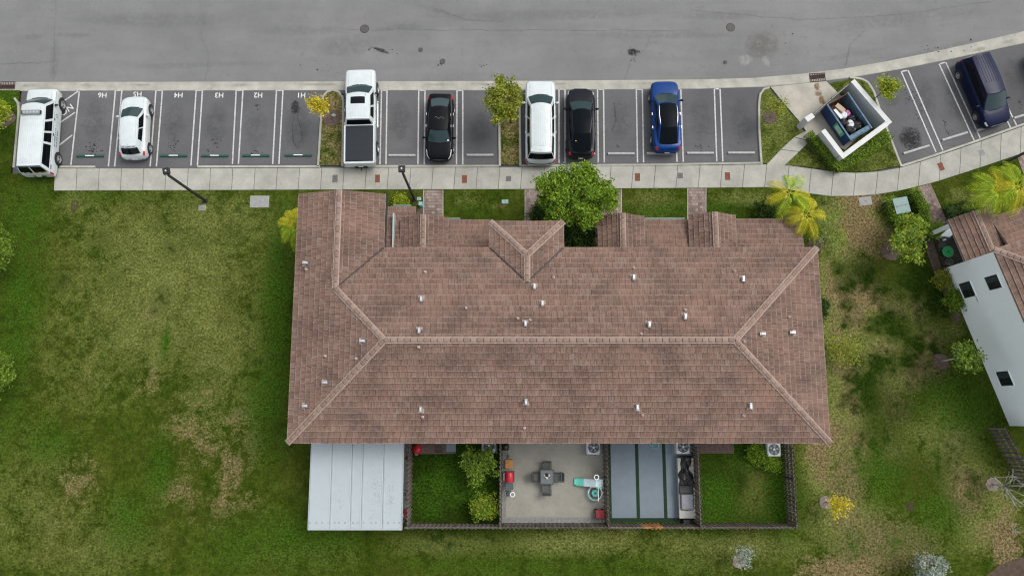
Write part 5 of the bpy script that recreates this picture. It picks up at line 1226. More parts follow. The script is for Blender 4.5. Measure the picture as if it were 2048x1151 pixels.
# --- navy minivan
SM = dict(W=1.98, paint='paint_navy', wheel=.33, axles=(.60,-.64), zb=.20, mirror=.40, mirror_mat='black_plastic', spokes=7, round=.95, bump_z=.42, seam='seam',
  tab=[(1,.60,.72,.62),(.985,.74,.80,.70),(.95,.86,.88,.77),(.88,.95,.96,.84),(.7,.99,1.06,.95),(.4,1,1.12,1.02),(0,1,1.13,1.05),(-.6,1,1.13,1.05),(-.88,.985,1.12,1.03),(-.96,.94,1.0,.95),(-1,.82,.75,.7)],
  gh=dict(x=(.55,.20,-.88,-.95), wb=(.84,.84), wr=(.64,.62), zb=(1.06,1.10), zr=(1.72,1.70), bow=.20, crown=.06, arch=.04, bulge=.04, rbow=.06, rglass=(.10,.85), win=[(.06,.30,.10,.84),(.33,.60,.10,.84),(.63,.93,.12,.80)]),
  heads=[(.965,.86,4.6,6.0)], tails=[(-.93,-.985,3.4,5.4)], doors=(.36,.0,-.42), handles=(.06,-.34), ribs=6, rib_span=(.25,.95), hood=(.90,.58), grille='lid_grey', fins=[])
fwp, rwp = P(1952.6,233,.32), P(1918.6,150,.32); hd = math.atan2((fwp-rwp).y, (fwp-rwp).x); fv = Vector((math.cos(hd), math.sin(hd), 0)); rv = Vector((math.sin(hd), -math.cos(hd), 0))
Lm = (fwp-rwp).length/(.62); cen = (fwp+rwp)/2+fv*(.02*Lm/2)-rv*.97; cen.z = 0
mv, K = car('navy_minivan', 'navy blue minivan with alloy wheels parked at an angle', 'minivan', None, None, SM, L=Lm, head=hd, centre=cen)
for sg in (1, -1): K['patch']('turn_signal', 'amber', .93, .88, 4.3, 4.6, .012, both=True)
# --- white car whose corner shows beyond the minivan
c2 = P(2084,118,.8); c2.z = 0
car('white_hatchback', 'white car parked beyond the navy minivan', 'car', None, None, dict(SN_, fins=[]), L=4.3, head=hd+math.pi, centre=Vector((c2.x+.62, c2.y-1.3, 0)))
# ================================================================ bin enclosure
EH = 1.5
eN, eE, eS, eW = P(1708.6,158.7,EH), P(1783.7,244.7,EH), P(1685.5,317.2,EH), P(1643,262,EH)
for v in (eN, eE, eS, eW): v.z = 0
enc = thing('bin_enclosure', 'white walled bin enclosure open towards the road', 'enclosure', (eN+eE+eS)/3); EO = (eN+eE+eS)/3
def wseg(a, b, inward, th=.26, name='wall'):
    d = (b-a).normalized(); nn = Vector((-d.y, d.x, 0))
    if nn.dot(inward) < 0: nn = -nn
    m = MB(); q = [a-EO, b-EO, b+nn*th-EO-d*0, a+nn*th-EO]; m.prism(q, -.1, EH-.07)
    w_ = m.build(name, M['enclosure_white'], enc)
    e = .03; q2 = [a-nn*e-EO, b-nn*e-EO, b+nn*(th+e)-EO, a+nn*(th+e)-EO]; MB().prism(q2, EH-.068, EH).build('coping', M['enclosure_white'], w_)
cenE = (eN+eE+eS+eW)/4
wseg(eN, eE, cenE-(eN+eE)/2); dE = (eE-eS).normalized(); dN = (eN-eE).normalized(); wseg(eE-dE*.295, eS, cenE-(eE+eS)/2)
dS = (eW-eS).normalized(); wseg(eS+dS*.295, eW, cenE-(eS+eW)/2)
pw = P(1619.5,234.5,EH); pw.z = 0; gd_ = (eN-pw).normalized(); gang = math.atan2(gd_.y, gd_.x)
MB().bbox(pw.x-EO.x, pw.y-EO.y, -.1, .62, .36, EH+.1, .02, gang+math.pi/2*0-R(6)).build('pier', M['enclosure_white'], enc)
# gates between the pier and the far wall
g0v = pw+gd_*.36; g1v = eN-gd_*.25; gm = (g0v+g1v)/2
for a, b, nm in ((g0v, gm-gd_*.03, 0), (gm+gd_*.03, g1v, 1)):
    L = (b-a).length; c = (a+b)/2-EO; gt_ = bpy.data.objects.new('gate', None); C.objects.link(gt_); gt_.parent = enc; gt_.location = (c.x, c.y, 0); gt_.rotation_euler = (0, 0, gang)
    k = int(L/.24)
    for i in range(k): MB().box(-L/2+(i+.06)*L/k, -.02, .12, -L/2+(i+.94)*L/k, .012, 1.32).build('panel', M['panel_grimy'], gt_)
    f = MB()
    for z in (.1, .7, 1.33): f.box(-L/2, .014, z, L/2, .05, z+.05)
    for x in (-L/2, L/2-.05): f.box(x, .0135, .05, x+.05, .0505, 1.42)
    f.build('frame', M['gate_dark'], gt_)
# skip
bA, bS, bE_, bN = (P(x, y, 1.30) for x, y in ((1653.5,210.5),(1701.5,279),(1744,257),(1696,184)))
bc = (bA+bS+bE_+bN)/4; lx = ((bS-bA)+(bE_-bN))/2; bl_ = lx.length; bw_ = (((bN-bA)+(bE_-bS))/2).length; bang = math.atan2(lx.y, lx.x)
bin_ = thing('dumpster', 'open blue metal dumpster full of bags inside the white enclosure', 'dumpster', (bc.x, bc.y, .02), bang)
hl, hw, bh = bl_/2, bw_/2, 1.26
def bwall(pts, mat, nm='side'):
    m = MB(); m.add(pts, [(0,1,2,3)]); o = m.build(nm, M[mat], bin_); return o
for y0, mt in ((-hw, 'bin_blue'), (hw-.05, 'bin_faded')): MB().box(-hl, y0, .15, hl, y0+.05, bh).build('side_wall', M[mt], bin_)
MB().box(-hl, -hw+.052, .15, -hl+.05, hw-.052, bh).build('end_wall', M['rust'], bin_); MB().obox(hl-.10, 0, .66, .05, 2*hw-.11, 1.0, 0, 0, 1, 1, .10).build('end_wall', M['bin_faded'], bin_)
MB().box(-hl+.05, -hw+.05, .15, hl-.1, hw-.05, .22).build('floor', M['rust'], bin_)
m = MB()
for y in (-hw+.025, hw-.025): m.box(-hl-.02, y-.05, bh+.001, hl+.02, y+.05, bh+.05)
m.build('rim', M['bin_faded'], bin_); MB().obox(hl-.16, 0, bh-.02, .26, 2*hw-.13, .05, 0).build('front_lip', M['bin_faded'], bin_)
for x in (-.6, 0, .6): MB().box(x*hl-.04, -hw-.05, .2, x*hl+.04, -hw-.002, bh-.02).build('stiffener', M['bin_blue'], bin_)
for x in (-.8, .8):
    for y in (-.7, .7): MB().cyl(x*hl, y*hw, 0, .15, .08, 12).build('caster', M['black_plastic'], bin_)
MB().box(-.05, -hw-.062, .56, .85, -hw-.052, 1.16).build('sticker', M['sign_green'], bin_, ).location = (0,0,0)
sk = MB()
rr = random.Random(11)
for z in (1.06, .96, .86, .76, .66): sk.box(.05+rr.uniform(0,.05), -hw-.067, z, .55+rr.uniform(0,.2), -hw-.063, z+.035)
sk.build('sticker_print', M['plain_white'], bin_)
def lump(nm, lb, cat, x, y, z, r, mat, seed, sq=.75):
    w0 = Vector((bc.x+x*math.cos(bang)-y*math.sin(bang), bc.y+x*math.sin(bang)+y*math.cos(bang), z))
    rd = random.Random(seed); m = MB(); m.ball((0,0,r*sq), (r, r*rd.uniform(.8,1.1), r*sq), 14, 9, 0, .13, rd); m.ball((r*.2,0,r*sq*1.9), (r*.16,r*.16,r*.28), 8, 5, 0, .2, rd)
    o = m.build(nm, M[mat], None, smooth=50); o.location = w0; tag(o, lb, cat)
lump('trash_bag','white knotted trash bag on top of the dumpster heap','bag',-.30,-.15,.75,.30,'bag_white',1); lump('trash_bag','pale grey trash bag beside black bags in the dumpster','bag',.42,-.05,.70,.27,'bag_white',2)
lump('trash_bag','black trash bag at the middle of the dumpster heap','bag',.12,-.38,.72,.30,'bag_black',3); lump('trash_bag','large black trash bag near the faded end of the dumpster','bag',.80,-.25,.60,.38,'bag_black',4); lump('trash_bag','black trash bag against the far side of the dumpster','bag',.75,.35,.52,.38,'bag_black',5)
lump('trash_bag','black trash bag under the white bag in the dumpster','bag',-.25,-.45,.60,.28,'bag_black',7); lump('trash_bag','small brown bag between the black bags','bag',.30,-.28,.98,.15,'rust',8); lump('trash_bag','black bag behind the pink bag in the dumpster','bag',.15,.35,.45,.36,'bag_black',9)
lump('pink_bag','pink plastic bag among the dumpster trash','bag',-.30,.22,.72,.22,'pink',6)
def boxy(nm, lb, x, y, z, s, rz, mat):
    w0 = Vector((bc.x+x*math.cos(bang)-y*math.sin(bang), bc.y+x*math.sin(bang)+y*math.cos(bang), z)); t = thing(nm, lb, 'box', w0, bang+rz)
    MB().bbox(0,0,0,*s,.01).build('carton', M[mat], t)
    for k in (-1, 1): MB().obox(k*(s[0]/2+.06), 0, s[2]-.02, .13, s[1]*.95, .012, 0, 0).build('flap', M[mat], t)
boxy('cardboard_box','upright brown cardboard box in the dumpster',-.78,-.15,.42,(.42,.32,.85),.3,'card'); boxy('white_box','white crushed box against the dumpster side',-.52,-.45,.62,(.50,.20,.55),.1,'bag_white')

# ================================================================ lamp posts, transformer
LH = 5.67
def lamp(px, py, lb, arm):
    b = P(px, py, 0); t = thing('lamp_post', lb, 'lamp post', b); 
    MB().bbox(0,0,-.05,.30,.30,.12,.02).build('base', M['lamp_black'], t); MB().loft([[(s*x, s*y, z) for x, y in ((-.07,-.07),(.07,-.07),(.07,.07),(-.07,.07))] for s, z in ((1,.05),(.8,LH-.1))], 0, True, True).build('pole', M['lamp_black'], t)
    hx, hy = arm; an = math.atan2(hy, hx)
    MB().tube([(0,0,LH-.12),(hx*.9,hy*.9,LH-.10)], .035, 6).build('arm', M['lamp_black'], t)
    h = MB(); h.bbox(hx, hy, LH-.12, .40, .40, .16, .03, an-R(12)); ho = h.build('lamp_head', M['lamp_black'], t)
    MB().obox(hx, hy, LH-.125, .28, .28, .012, an-R(12)).build('lens', M['lens'], ho); MB().cyl(hx, hy, LH+.04, LH+.075, .05, 12).build('photocell', M['lens'], ho)
lamp(411,402,'black lamp post on the big lawn beside the sidewalk',(-.10,.22)); lamp(829,398,'black lamp post in the lawn strip between gable and brick walk',(-.05,.22)); lamp(2007,327,'black lamp post base in the grass strip below the angled bays',(.05,.2))
tz = .95
ta, tb, tc, td = (P(x, y, tz) for x, y in ((1785,398),(1812,393),(1822,422),(1795,428)))
tcn = (ta+tb+tc+td)/4; tcn.z = 0; tang = math.atan2((tb-ta).y, (tb-ta).x); tl, tw_ = (tb-ta).length, (ta-td).length
tr = thing('transformer_box', 'pale green transformer cabinet surrounded by hedge', 'cabinet', tcn, tang)
MB().bbox(0,0,-.05,tl+.25,tw_+.25,.12,.02).build('plinth', M['concrete'], tr); MB().box(-tl/2,-tw_/2,.07,tl/2,tw_/2,tz-.05).build('body', M['box_green'], tr)
for s in (-1, 1): MB().obox(0, s*tw_/4, tz-.02, tl+.06, tw_/2+.01, .05, 0).build('lid', M['box_green'], tr)
MB().box(-tl/2-.02,-.02,tz+.006,tl/2+.02,.02,tz+.02).build('seam', M['lid_grey'], tr)

# ================================================================ the yards
def ac(px, py, lb, pad=True, h=.85):
    c = P(px, py, h); t = thing('air_conditioner', lb, 'air conditioner', (c.x, c.y, .03))
    if pad: MB().bbox(0,0,-.06,1.0,1.0,.10,.02).build('pad', M['lid_light'], t)
    MB().bbox(0,0,.06,.84,.84,h-.06,.06).build('case', M['ac_white'], t)
    g = MB(); g.cyl(0,0,h+.001,h+.012,.33,28); go = g.build('fan_well', M['ac_dark'], t)
    for k in range(5):
        a = 2*math.pi*k/5; b = a+.5; f = MB(); f.add([(.07*math.cos(a),.07*math.sin(a),h+.02),(.29*math.cos(a-.15),.29*math.sin(a-.15),h+.016),(.30*math.cos(b),.30*math.sin(b),h+.028),(.08*math.cos(b),.08*math.sin(b),h+.024)], [(0,1,2,3)]); f.build('blade', M['ac_fan'], go)
    MB().cyl(0,0,h+.012,h+.05,.075,14).build('hub', M['ac_white'], go)
    w = MB()
    for r in (.12,.2,.27,.33): w.torus((0,0,h+.055), r, .006, 24, 4)
    for k in range(8): a = math.pi*k/4; w.tube([(.08*math.cos(a),.08*math.sin(a),h+.055),(.34*math.cos(a),.34*math.sin(a),h+.05)], .006, 4)
    w.build('fan_guard', M['ac_dark'], go)
ac(978,890,'air conditioner half hidden behind the leafy bush of the grassy yard'); ac(1187,894,'air conditioner on the grey concrete patio'); ac(1366,893,'air conditioner on a pale slab beside the grey mats'); ac(1548,898,'air conditioner in the empty grass yard beside the outer fence')
# yard floors
def floor_(x0, x1, y0, y1, mat, z=.02, nm='patio'): return struct(MB().box(x0, y0, -.12, x1, y1, z).build(nm, M[mat]))
yw = ys_+OV
floor_(xf[1]+.32, xf[2]-.12, yS_+.40, yw, 'patio_grey')
floor_(xf[0]+.3, P(912,895,0).x, P(850,907,0).y, yw, 'brown_brick'); floor_(xf[3]+.1, P(1468,905,0).x, P(1440,906,0).y, yw, 'brown_brick')
floor_(xf[2]+.06, xf[3]-.06, yS_+.1, yw, 'fake_turf', .012, 'turf_carpet')
MB().box(P(893,890,0).x, P(893,903,0).y, .02, P(912,890,0).x, yw-.02, .05).build('door_mat', M['mat_grey']); tag(bpy.data.objects['door_mat'], 'dark slate door mat on brick paving', 'mat')
mats = ((1222,1271.5),(1278,1326),(1332.5,1385))
for (a, b), lb in zip(mats, ('grey rubber mat strip beside the concrete patio fence','grey rubber mat strip between two dark gaps','grey rubber mat strip under the long cabinet')):
    x0, x1 = P(a, 960, .03).x, P(b, 960, .03).x; y0 = P(1250,1035,.03).y
    t = thing('floor_mat', lb, 'mat', ((x0+x1)/2, (y0+yw)/2, .012)); hy_ = (yw-y0)/2; hx_ = (x1-x0)/2
    MB().bbox(0,0,0,2*hx_,2*hy_,.03,.012).build('sheet', M['mat_grey'], t)
MB().box(P(1349,886,.05).x, P(1349,906,.05).y, .045, P(1386,886,.05).x, yw, .07).build('pad_slab', M['lid_light']); tag(bpy.data.objects['pad_slab'], 'pale slab carrying the air conditioner by the mats', 'slab')
struct(MB().box(xf[1]+.05, yS_+.05, -.1, xf[2]-.05, yw-.1, .012).build('gravel_bed', M['lid_grey']))
# white gravel margin of the concrete patio: many small stones
m = MB(); rr = random.Random(4)
for _ in range(700):
    k = rr.random()
    if k < .45: x, y = xf[1]+rr.uniform(.07,.33), rr.uniform(yS_+.1, yw-2.2)
    elif k < .82: x, y = rr.uniform(xf[1]+.1, xf[2]-.1), yS_+rr.uniform(.1,.40)
    else: x, y = xf[2]-rr.uniform(.05,.14), rr.uniform(yS_+.1, yw-.8)
    r = rr.uniform(.015,.032); m.ball((x,y,.012), (r, r*rr.uniform(.6,1), r*.6), 5, 3)
st_ = stuff(m.build('gravel', M['lid_grey'])); tag(st_, 'white gravel margin along the fences of the concrete patio', 'gravel')
# dining set
tc_ = P(1094,953,.72); tb_ = thing('patio_table', 'square grey patio table with an ornament', 'table', (tc_.x, tc_.y, .02))
MB().bbox(0,0,.68,.80,.86,.03,.01).build('table_top', M['table_glass'], tb_)
f = MB()
for x0, y0, x1, y1 in ((-.42,-.45,.42,-.39),(-.42,.39,.42,.45),(-.42,-.388,-.36,.388),(.36,-.388,.42,.388)): f.box(x0,y0,.66,x1,y1,.722)
f.build('frame', M['chair_frame'], tb_)
for x in (-.36,.36):
    for y in (-.39,.39): MB().box(x-.025,y-.025,0,x+.025,y+.025,.66).build('leg', M['chair_frame'], tb_)
orn = thing('table_ornament', 'cream and dark ornament on the patio table', 'ornament', (tc_.x-.02, tc_.y+.02, .735)); rr = random.Random(2)
for k in range(6): MB().obox(rr.uniform(-.14,.14), rr.uniform(-.14,.10), .03+.015*k, .16, .07, .05, rr.uniform(0,3)).build('piece', M['cream'], orn)
m = MB(); m.ball((.02,.10,.10), (.10,.11,.10), 8, 6, 0, .15, rr); m.build('dark_piece', M['black_plastic'], orn)
def chair(px, py, rz, lb):
    c = P(px, py, .42); t = thing('patio_chair', lb, 'chair', (c.x, c.y, .02), rz, 'chairs of the patio table')
    MB().bbox(0,0,.40,.50,.50,.03,.01).build('seat', M['chair_sling'], t); MB().obox(-.29,0,.66,.03,.48,.52,0,0,1,1,-.10).build('backrest', M['chair_sling'], t)
    MB().tube([(-.25,-.27,.38),(-.35,-.27,.93),(-.36,-.2,.95),(-.36,.2,.95),(-.35,.27,.93),(-.25,.27,.38)], .018, 5).build('back_frame', M['chair_frame'], t)
    for s in (-1, 1):
        MB().tube([(.22,s*.28,.60),(-.30,s*.28,.62)], .024, 5).build('armrest', M['chair_frame'], t)
        MB().tube([(.22,s*.27,.60),(.24,s*.27,0)], .018, 5).build('leg', M['chair_frame'], t); MB().tube([(-.24,s*.27,.45),(-.27,s*.27,0)], .018, 5).build('leg', M['chair_frame'], t)
chair(1093,933,R(-90),'grey sling patio chair between the table and the house'); chair(1075,953,R(0),'grey sling patio chair on the grill side of the table'); chair(1115,953,R(180),'grey sling patio chair on the slide side of the table'); chair(1093,976,R(90),'grey sling patio chair between the table and the back fence')
# gas grill
def grill(px, py, lb, rz, body='red_paint'):
    c = P(px, py, .9); t = thing('gas_grill', lb, 'grill', (c.x, c.y, .02), rz)
    m = MB(); rings=[]
    for k in range(9): a = math.pi*k/8; rings.append([(-.30, .27*math.cos(a), .84+.24*math.sin(a)), (-.27, .28*math.cos(a), .84+.26*math.sin(a)), (.27, .28*math.cos(a), .84+.26*math.sin(a)), (.30, .27*math.cos(a), .84+.24*math.sin(a))])
    m.loft(rings, 0, False); m.add([r[0] for r in rings], [tuple(range(9))]); m.add([r[3] for r in rings], [tuple(range(8,-1,-1))]); m.build('lid', M[body], t, smooth=50)
    MB().box(-.32,-.30,.62,.32,.30,.838).build('firebox', M['black_plastic'], t); MB().tube([(-.22,-.30,.95),(-.22,-.34,.95),(.22,-.34,.95),(.22,-.30,.95)], .014, 5).build('handle', M['plain_white'], t)
    MB().bbox(.56,0,.80,.40,.46,.03,.01).build('side_shelf', M['ac_dark'], t)
    for x in (-.28,.28):
        for y in (-.25,.25): MB().box(x-.025,y-.025,0,x+.025,y+.025,.62).build('leg', M['black_plastic'], t)
    MB().box(-.30,-.26,.12,.30,.26,.15).build('bottom_shelf', M['black_plastic'], t)
grill(1019,953,'red lidded gas grill with side shelf beside the board fence',R(-90))
def rect_small(): pass
c = P(1018,927,.4); oc = thing('orange_stool', 'orange slatted stool beside the red grill', 'stool', (c.x,c.y,.02))
for k in range(5): MB().box(-.22,-.26+.105*k,.40,.22,-.17+.105*k,.425).build('slat', M['orange'], oc)
for x in (-.2,.2):
    for y in (-.22,.22): MB().box(x-.02,y-.02,0,x+.02,y+.02,.40).build('leg', M['black_plastic'], oc)
MB().tube([(-.22,.27,.40),(-.22,.29,.72),(.22,.29,.72),(.22,.27,.40)], .016, 5).build('back_frame', M['black_plastic'], oc)
# white ring table / small stand
c = P(1025,988,.85); sr = thing('bucket_stand', 'small teal stand with a white ring by the fence', 'stand', (c.x,c.y,.02))
MB().torus((0,0,.83), .135, .032, 24, 6).build('ring', M['ring_white'], sr, smooth=True); MB().tube([(-.05,-.13,.8),(-.22,-.13,.5),(-.22,-.13,.0)], .016, 5).build('leg', M['pale_plastic'], sr); MB().tube([(-.05,.13,.8),(-.22,.13,.5),(-.22,.13,0)], .016, 5).build('leg', M['pale_plastic'], sr)
MB().tube([(-.26,.34,.78),(.12,.34,.78)], .014, 5).build('bar', M['teal'], sr); MB().bbox(-.22,0,.0,.3,.36,.05,.01).build('foot', M['ac_dark'], sr)
# toddler slide with hoop
a, b = P(1150,962,.12), P(1192,966,.95); sl = thing('toddler_slide', 'mint toddler slide with white hoop on the concrete patio', 'slide', ((a.x+b.x)/2,(a.y+b.y)/2,.02), math.atan2((b-a).y,(b-a).x)); Ls = (Vector((b.x,b.y,0))-Vector((a.x,a.y,0))).length
def chute(x0, x1, nm, mt):
    m = MB(); prof=[(-.24,.14),(-.22,.0),(-.0,-.01),(.22,.0),(.24,.14)]; rings=[]
    for k in range(9):
        x = lerp(x0, x1, k/8); f = max(0, (x+Ls/2)/Ls); z = .12+.75*(f**1.5); wd = 1.0 if f > .06 else .75
        rings.append([(x, y*wd, z+h) for y, h in prof])
    m.loft(rings, 0, False); m.build(nm, M[mt], sl, smooth=30)
chute(-Ls/2-.05, -Ls/2+.52, 'chute_end', 'teal'); chute(-Ls/2+.52, Ls/2-.02, 'chute', 'pale_plastic')
MB().bbox(Ls/2+.16,0,.80,.38,.46,.06,.02).build('platform', M['pale_plastic'], sl)
for s in (-1, 1):
    MB().tube([(Ls/2+.0,s*.25,.0),(Ls/2+.02,s*.25,1.15),(Ls/2+.36,s*.25,1.15),(Ls/2+.40,s*.25,.0)], .022, 6).build('side_rail', M['teal'], sl)
for k in range(3): MB().box(Ls/2+.34,-.22,.2+.22*k,Ls/2+.44,.22,.25+.22*k).build('step', M['pale_plastic'], sl)
MB().torus((Ls/2-.02,.40,1.32), .135, .032, 24, 6).build('hoop', M['ring_white'], sl, smooth=True); MB().tube([(Ls/2+.10,.26,.6),(Ls/2+.10,.30,1.25)], .025, 6).build('hoop_post', M['pale_plastic'], sl)
c = P(1190,985,.25); sp = thing('baby_jumper', 'round mint baby activity seat beside the slide', 'baby seat', (c.x,c.y,.02))
MB().torus((0,0,.32), .42, .045, 28, 6).build('tray_ring', M['pale_plastic'], sp, smooth=True); MB().lathe(0,0,[(.10,.30),(.22,.31),(.23,.36),(.12,.37),(.05,.30)],6).build('seat', M['teal'], sp); MB().torus((0,0,.08), .34, .03, 24, 6).build('base_ring', M['lid_grey'], sp, smooth=True)
for k in range(3):
    an = 2*math.pi*k/3+.5; MB().tube([(.34*math.cos(an),.34*math.sin(an),.06),(.42*math.cos(an),.42*math.sin(an),.32)], .022, 5).build('leg', M['pale_plastic'], sp)
MB().tube([(.12,.44,.35),(.14,.44,.85),(.14,-.44,.85),(.12,-.44,.35)], .026, 6).build('toy_bar', M['ring_white'], sp)
arcp = [(.42*math.cos(an)-.0,.44*math.sin(an),.37) for an in [R(180+10*k) for k in range(11)]]; MB().tube(arcp, .03, 6).build('toy_rail', M['teal'], sp, smooth=True)
# red cart at the fence corner
c = P(1200,1027,.5); rc = thing('red_cooler', 'red cooler cart in the patio corner by the fences', 'cooler', (c.x,c.y,.02))
MB().bbox(0,0,.12,.50,.46,.42,.05).build('body', M['red_dull'], rc); MB().bbox(0,0,.54,.54,.50,.07,.03).build('lid', M['red_dull'], rc); MB().cyl(.06,-.04,.61,.625,.04,10).build('cap', M['black_plastic'], rc)
for s in (-1, 1): MB().tube([(-.27,s*.2,.30),(-.36,s*.2,.34),(-.36,s*.05,.34)], .018, 5).build('handle', M['black_plastic'], rc); MB().torus((s*.22,.24,.1), .07, .03, 14, 6, 'y').build('wheel', M['black_plastic'], rc)
MB().tube([(-.28,.25,.5),(-.20,.33,.56),(.22,.33,.56)], .018, 5).build('push_bar', M['black_plastic'], rc)
# bicycle-like dark clutter under the eave: folded stroller
c = P(1010,897,.5); fs_ = thing('folded_stroller', 'dark folded stroller under the eave beside the fence', 'stroller', (c.x,c.y,.02))
m = MB(); m.ball((0,.12,.62), (.26,.24,.16), 12, 7, 0, .12); m.build('canopy', M['bag_black'], fs_, smooth=50)
for s in (-1, 1):
    MB().tube([(s*.18,.2,.7),(s*.12,-.25,.35),(s*.2,-.5,.08)], .016, 5).build('frame_tube', M['black_plastic'], fs_); MB().torus((s*.2,-.5,.10), .085, .02, 16, 6, 'x').build('wheel', M['rubber'], fs_); MB().torus((s*.2,.25,.12), .10, .02, 16, 6, 'x').build('wheel', M['rubber'], fs_)
MB().tube([(-.18,.2,.7),(-.17,.42,.9),(.17,.42,.9),(.18,.2,.7)], .016, 5).build('handle', M['black_plastic'], fs_)
# kettle grill and side table in the grassy yard
c = P(834,898,.8); kg = thing('kettle_grill', 'red kettle grill beside the fence of the grassy yard', 'grill', (c.x,c.y,.02))
MB().lathe(0,0,[(.06,.42),(.20,.48),(.27,.60),(.285,.70)],20).build('bowl', M['red_paint'], kg, smooth=60); MB().lathe(0,0,[(.29,.702),(.27,.80),(.18,.90),(.05,.94),(.001,.945)],20).build('lid', M['red_paint'], kg, smooth=60)
MB().torus((0,0,.97), .05, .014, 12, 5, 'y').build('handle', M['black_plastic'], kg)
for k in range(3): an = 2*math.pi*k/3; MB().tube([(.15*math.cos(an),.15*math.sin(an),.5),(.3*math.cos(an),.3*math.sin(an),0)], .015, 5).build('leg', M['galvanised'], kg)
c = P(833,906,.35); bk_ = thing('ash_bucket', 'white lidded bucket beside the red kettle grill', 'bucket', (c.x,c.y,.0))
MB().lathe(0,0,[(.11,0),(.14,.32)],18).build('pail', M['plain_white'], bk_, smooth=40); MB().torus((0,0,.33), .14, .02, 18, 5).build('rim', M['black_plastic'], bk_); MB().cyl(0,0,.30,.335,.12,16).build('lid', M['lid_light'], bk_)
c = P(878,897,.3); pt = thing('garden_rack', 'dark metal rack on the brick paving under the eave', 'rack', (c.x,c.y,.02))
for k in range(5): MB().tube([(-.2+.1*k,-.2,.0),(-.2+.1*k,-.15,.45),(-.2+.1*k,.2,.5)], .014, 5).build('bar', M['black_plastic'], pt)
MB().tube([(-.22,.2,.5),(.22,.2,.5)], .016, 5).build('cross_bar', M['black_plastic'], pt); MB().tube([(-.22,-.2,.02),(.22,-.2,.02)], .016, 5).build('cross_bar', M['black_plastic'], pt)
# things under the edge of the patio cover
c = P(810,1000,.5); ts = thing('toy_stroller', 'red and white folding chair squeezed beside the patio cover', 'chair', (c.x+.05,P(810,1027,.5).y,.02))
MB().obox(0,.12,.45,.34,.42,.04,.4).build('seat', M['red_dull'], ts); MB().obox(0,-.18,.62,.34,.04,.46,.4).build('backrest', M['red_dull'], ts)
for s in (-1, 1): MB().tube([(s*.16,.3,0),(s*.16,-.15,.6)], .018, 5).build('leg', M['plain_white'], ts); MB().tube([(s*.16,-.25,0),(s*.16,.25,.5)], .018, 5).build('leg', M['plain_white'], ts)
c = P(811,988,.4); sk_ = thing('speaker_box', 'small pale box with a round dark dial beside the patio cover', 'box', (c.x,c.y,.02))
MB().bbox(0,0,0,.42,.50,.45,.02).build('case', M['lid_light'], sk_); MB().torus((-.05,.02,.452), .08, .022, 16, 5).build('dial', M['black_plastic'], sk_)
c = P(812,903,.6); bm = thing('broom', 'red handled broom leaning on the fence beside the patio cover', 'broom', (c.x,c.y,.02))
MB().tube([(-.05,.15,.9),(.05,-.35,.1)], .02, 6).build('handle', M['red_dull'], bm); MB().bbox(.07,-.42,0,.34,.12,.14,.02).build('head', M['black_plastic'], bm)
# long cabinet with bags
x0, x1 = P(1357,980,.6).x, P(1389,980,.6).x; y0, y1 = P(1370,1036,.6).y, P(1370,915,.6).y
cb = thing('storage_bench', 'long pale storage bench along the fence by the grey mats', 'bench', ((x0+x1)/2,(y0+y1)/2,.045)); hx_, hy_ = (x1-x0)/2, (y1-y0)/2
MB().box(-hx_+.03,-hy_+.03,0,hx_-.03,hy_-.03,.50).build('body', M['cabinet'], cb)
for k in range(3): MB().bbox(0,-hy_+hy_/3*(2*k+1),.502,2*hx_,2*hy_/3-.012,.05,.012).build('lid', M['cabinet'], cb)
rr = random.Random(9)
c = P(1373,938,.85); m = MB(); m.grid(lambda u, v: ((v-.5)*(.78+.22*math.sin(u*7)+.1*math.sin(u*19))+.05*math.sin(u*9), (u-.5)*1.95, .015+(.20+.10*math.sin(u*11+v*5)*math.sin(v*9+2)+.05*math.sin(u*31+v*23))*max(0,math.sin(math.pi*v))**.6*max(0,math.sin(math.pi*u))**.4), 34, 16)
o = m.build('black_cover', M['bag_black'], None, smooth=60); o.location = (c.x, c.y-.15, .58); tag(o, 'crumpled black cover lying on the storage bench', 'cover')
c = P(1380,962,.6); gv = thing('garden_gloves', 'purple garden gloves on the storage bench', 'gloves', (c.x,c.y,.60))
for s, a in ((-.09, .3), (.10, -.2)):
    gl_ = MB(); gl_.obox(s,0,.02,.11,.13,.03,a); 
    for k in range(4): gl_.obox(s+(-.045+.03*k)*math.cos(a)+.09*math.sin(a)*-1, -.10+(-.045+.03*k)*math.sin(a), .018, .022, .10, .02, a)
    gl_.obox(s+.075, -.02, .018, .024, .07, .02, a+.7); gl_.build('glove', M['purple'], gv)
c = P(1373,979,.75); bk2 = thing('black_basket', 'black woven basket on the storage bench', 'basket', (c.x,c.y,.60))
for x_0, y_0, x_1, y_1 in ((-.42,-.24,.42,-.20),(-.42,.20,.42,.24),(-.42,-.198,-.38,.198),(.38,-.198,.42,.198)): MB().box(x_0,y_0,0,x_1,y_1,.20).build('side', M['black_plastic'], bk2)
for k in range(6): MB().box(-.38,-.19+.066*k,.10,.38,-.15+.066*k,.13).build('slat', M['bag_black'], bk2)
c = P(1375,1003,.75); gb_ = thing('grey_cushion', 'grey seat cushion with dark piping on the storage bench', 'cushion', (c.x,c.y,.60))
MB().bbox(0,0,0,.80,.98,.16,.07).build('pad', M['bag_grey'], gb_); MB().tube([(.40*math.cos(a)*(1.0 if abs(math.cos(a))>.3 else 1.0), .49*math.sin(a), .10) for a in [2*math.pi*k/24 for k in range(25)]], .02, 5).build('piping', M['black_plastic'], gb_)
for sx in (-.38,.38): MB().tube([(sx,-.44,.10),(sx,.44,.10)], .024, 5).build('piping', M['black_plastic'], gb_)
for sy in (-.47,.47): MB().tube([(-.34,sy,.10),(.34,sy,.10)], .024, 5).build('piping', M['black_plastic'], gb_)
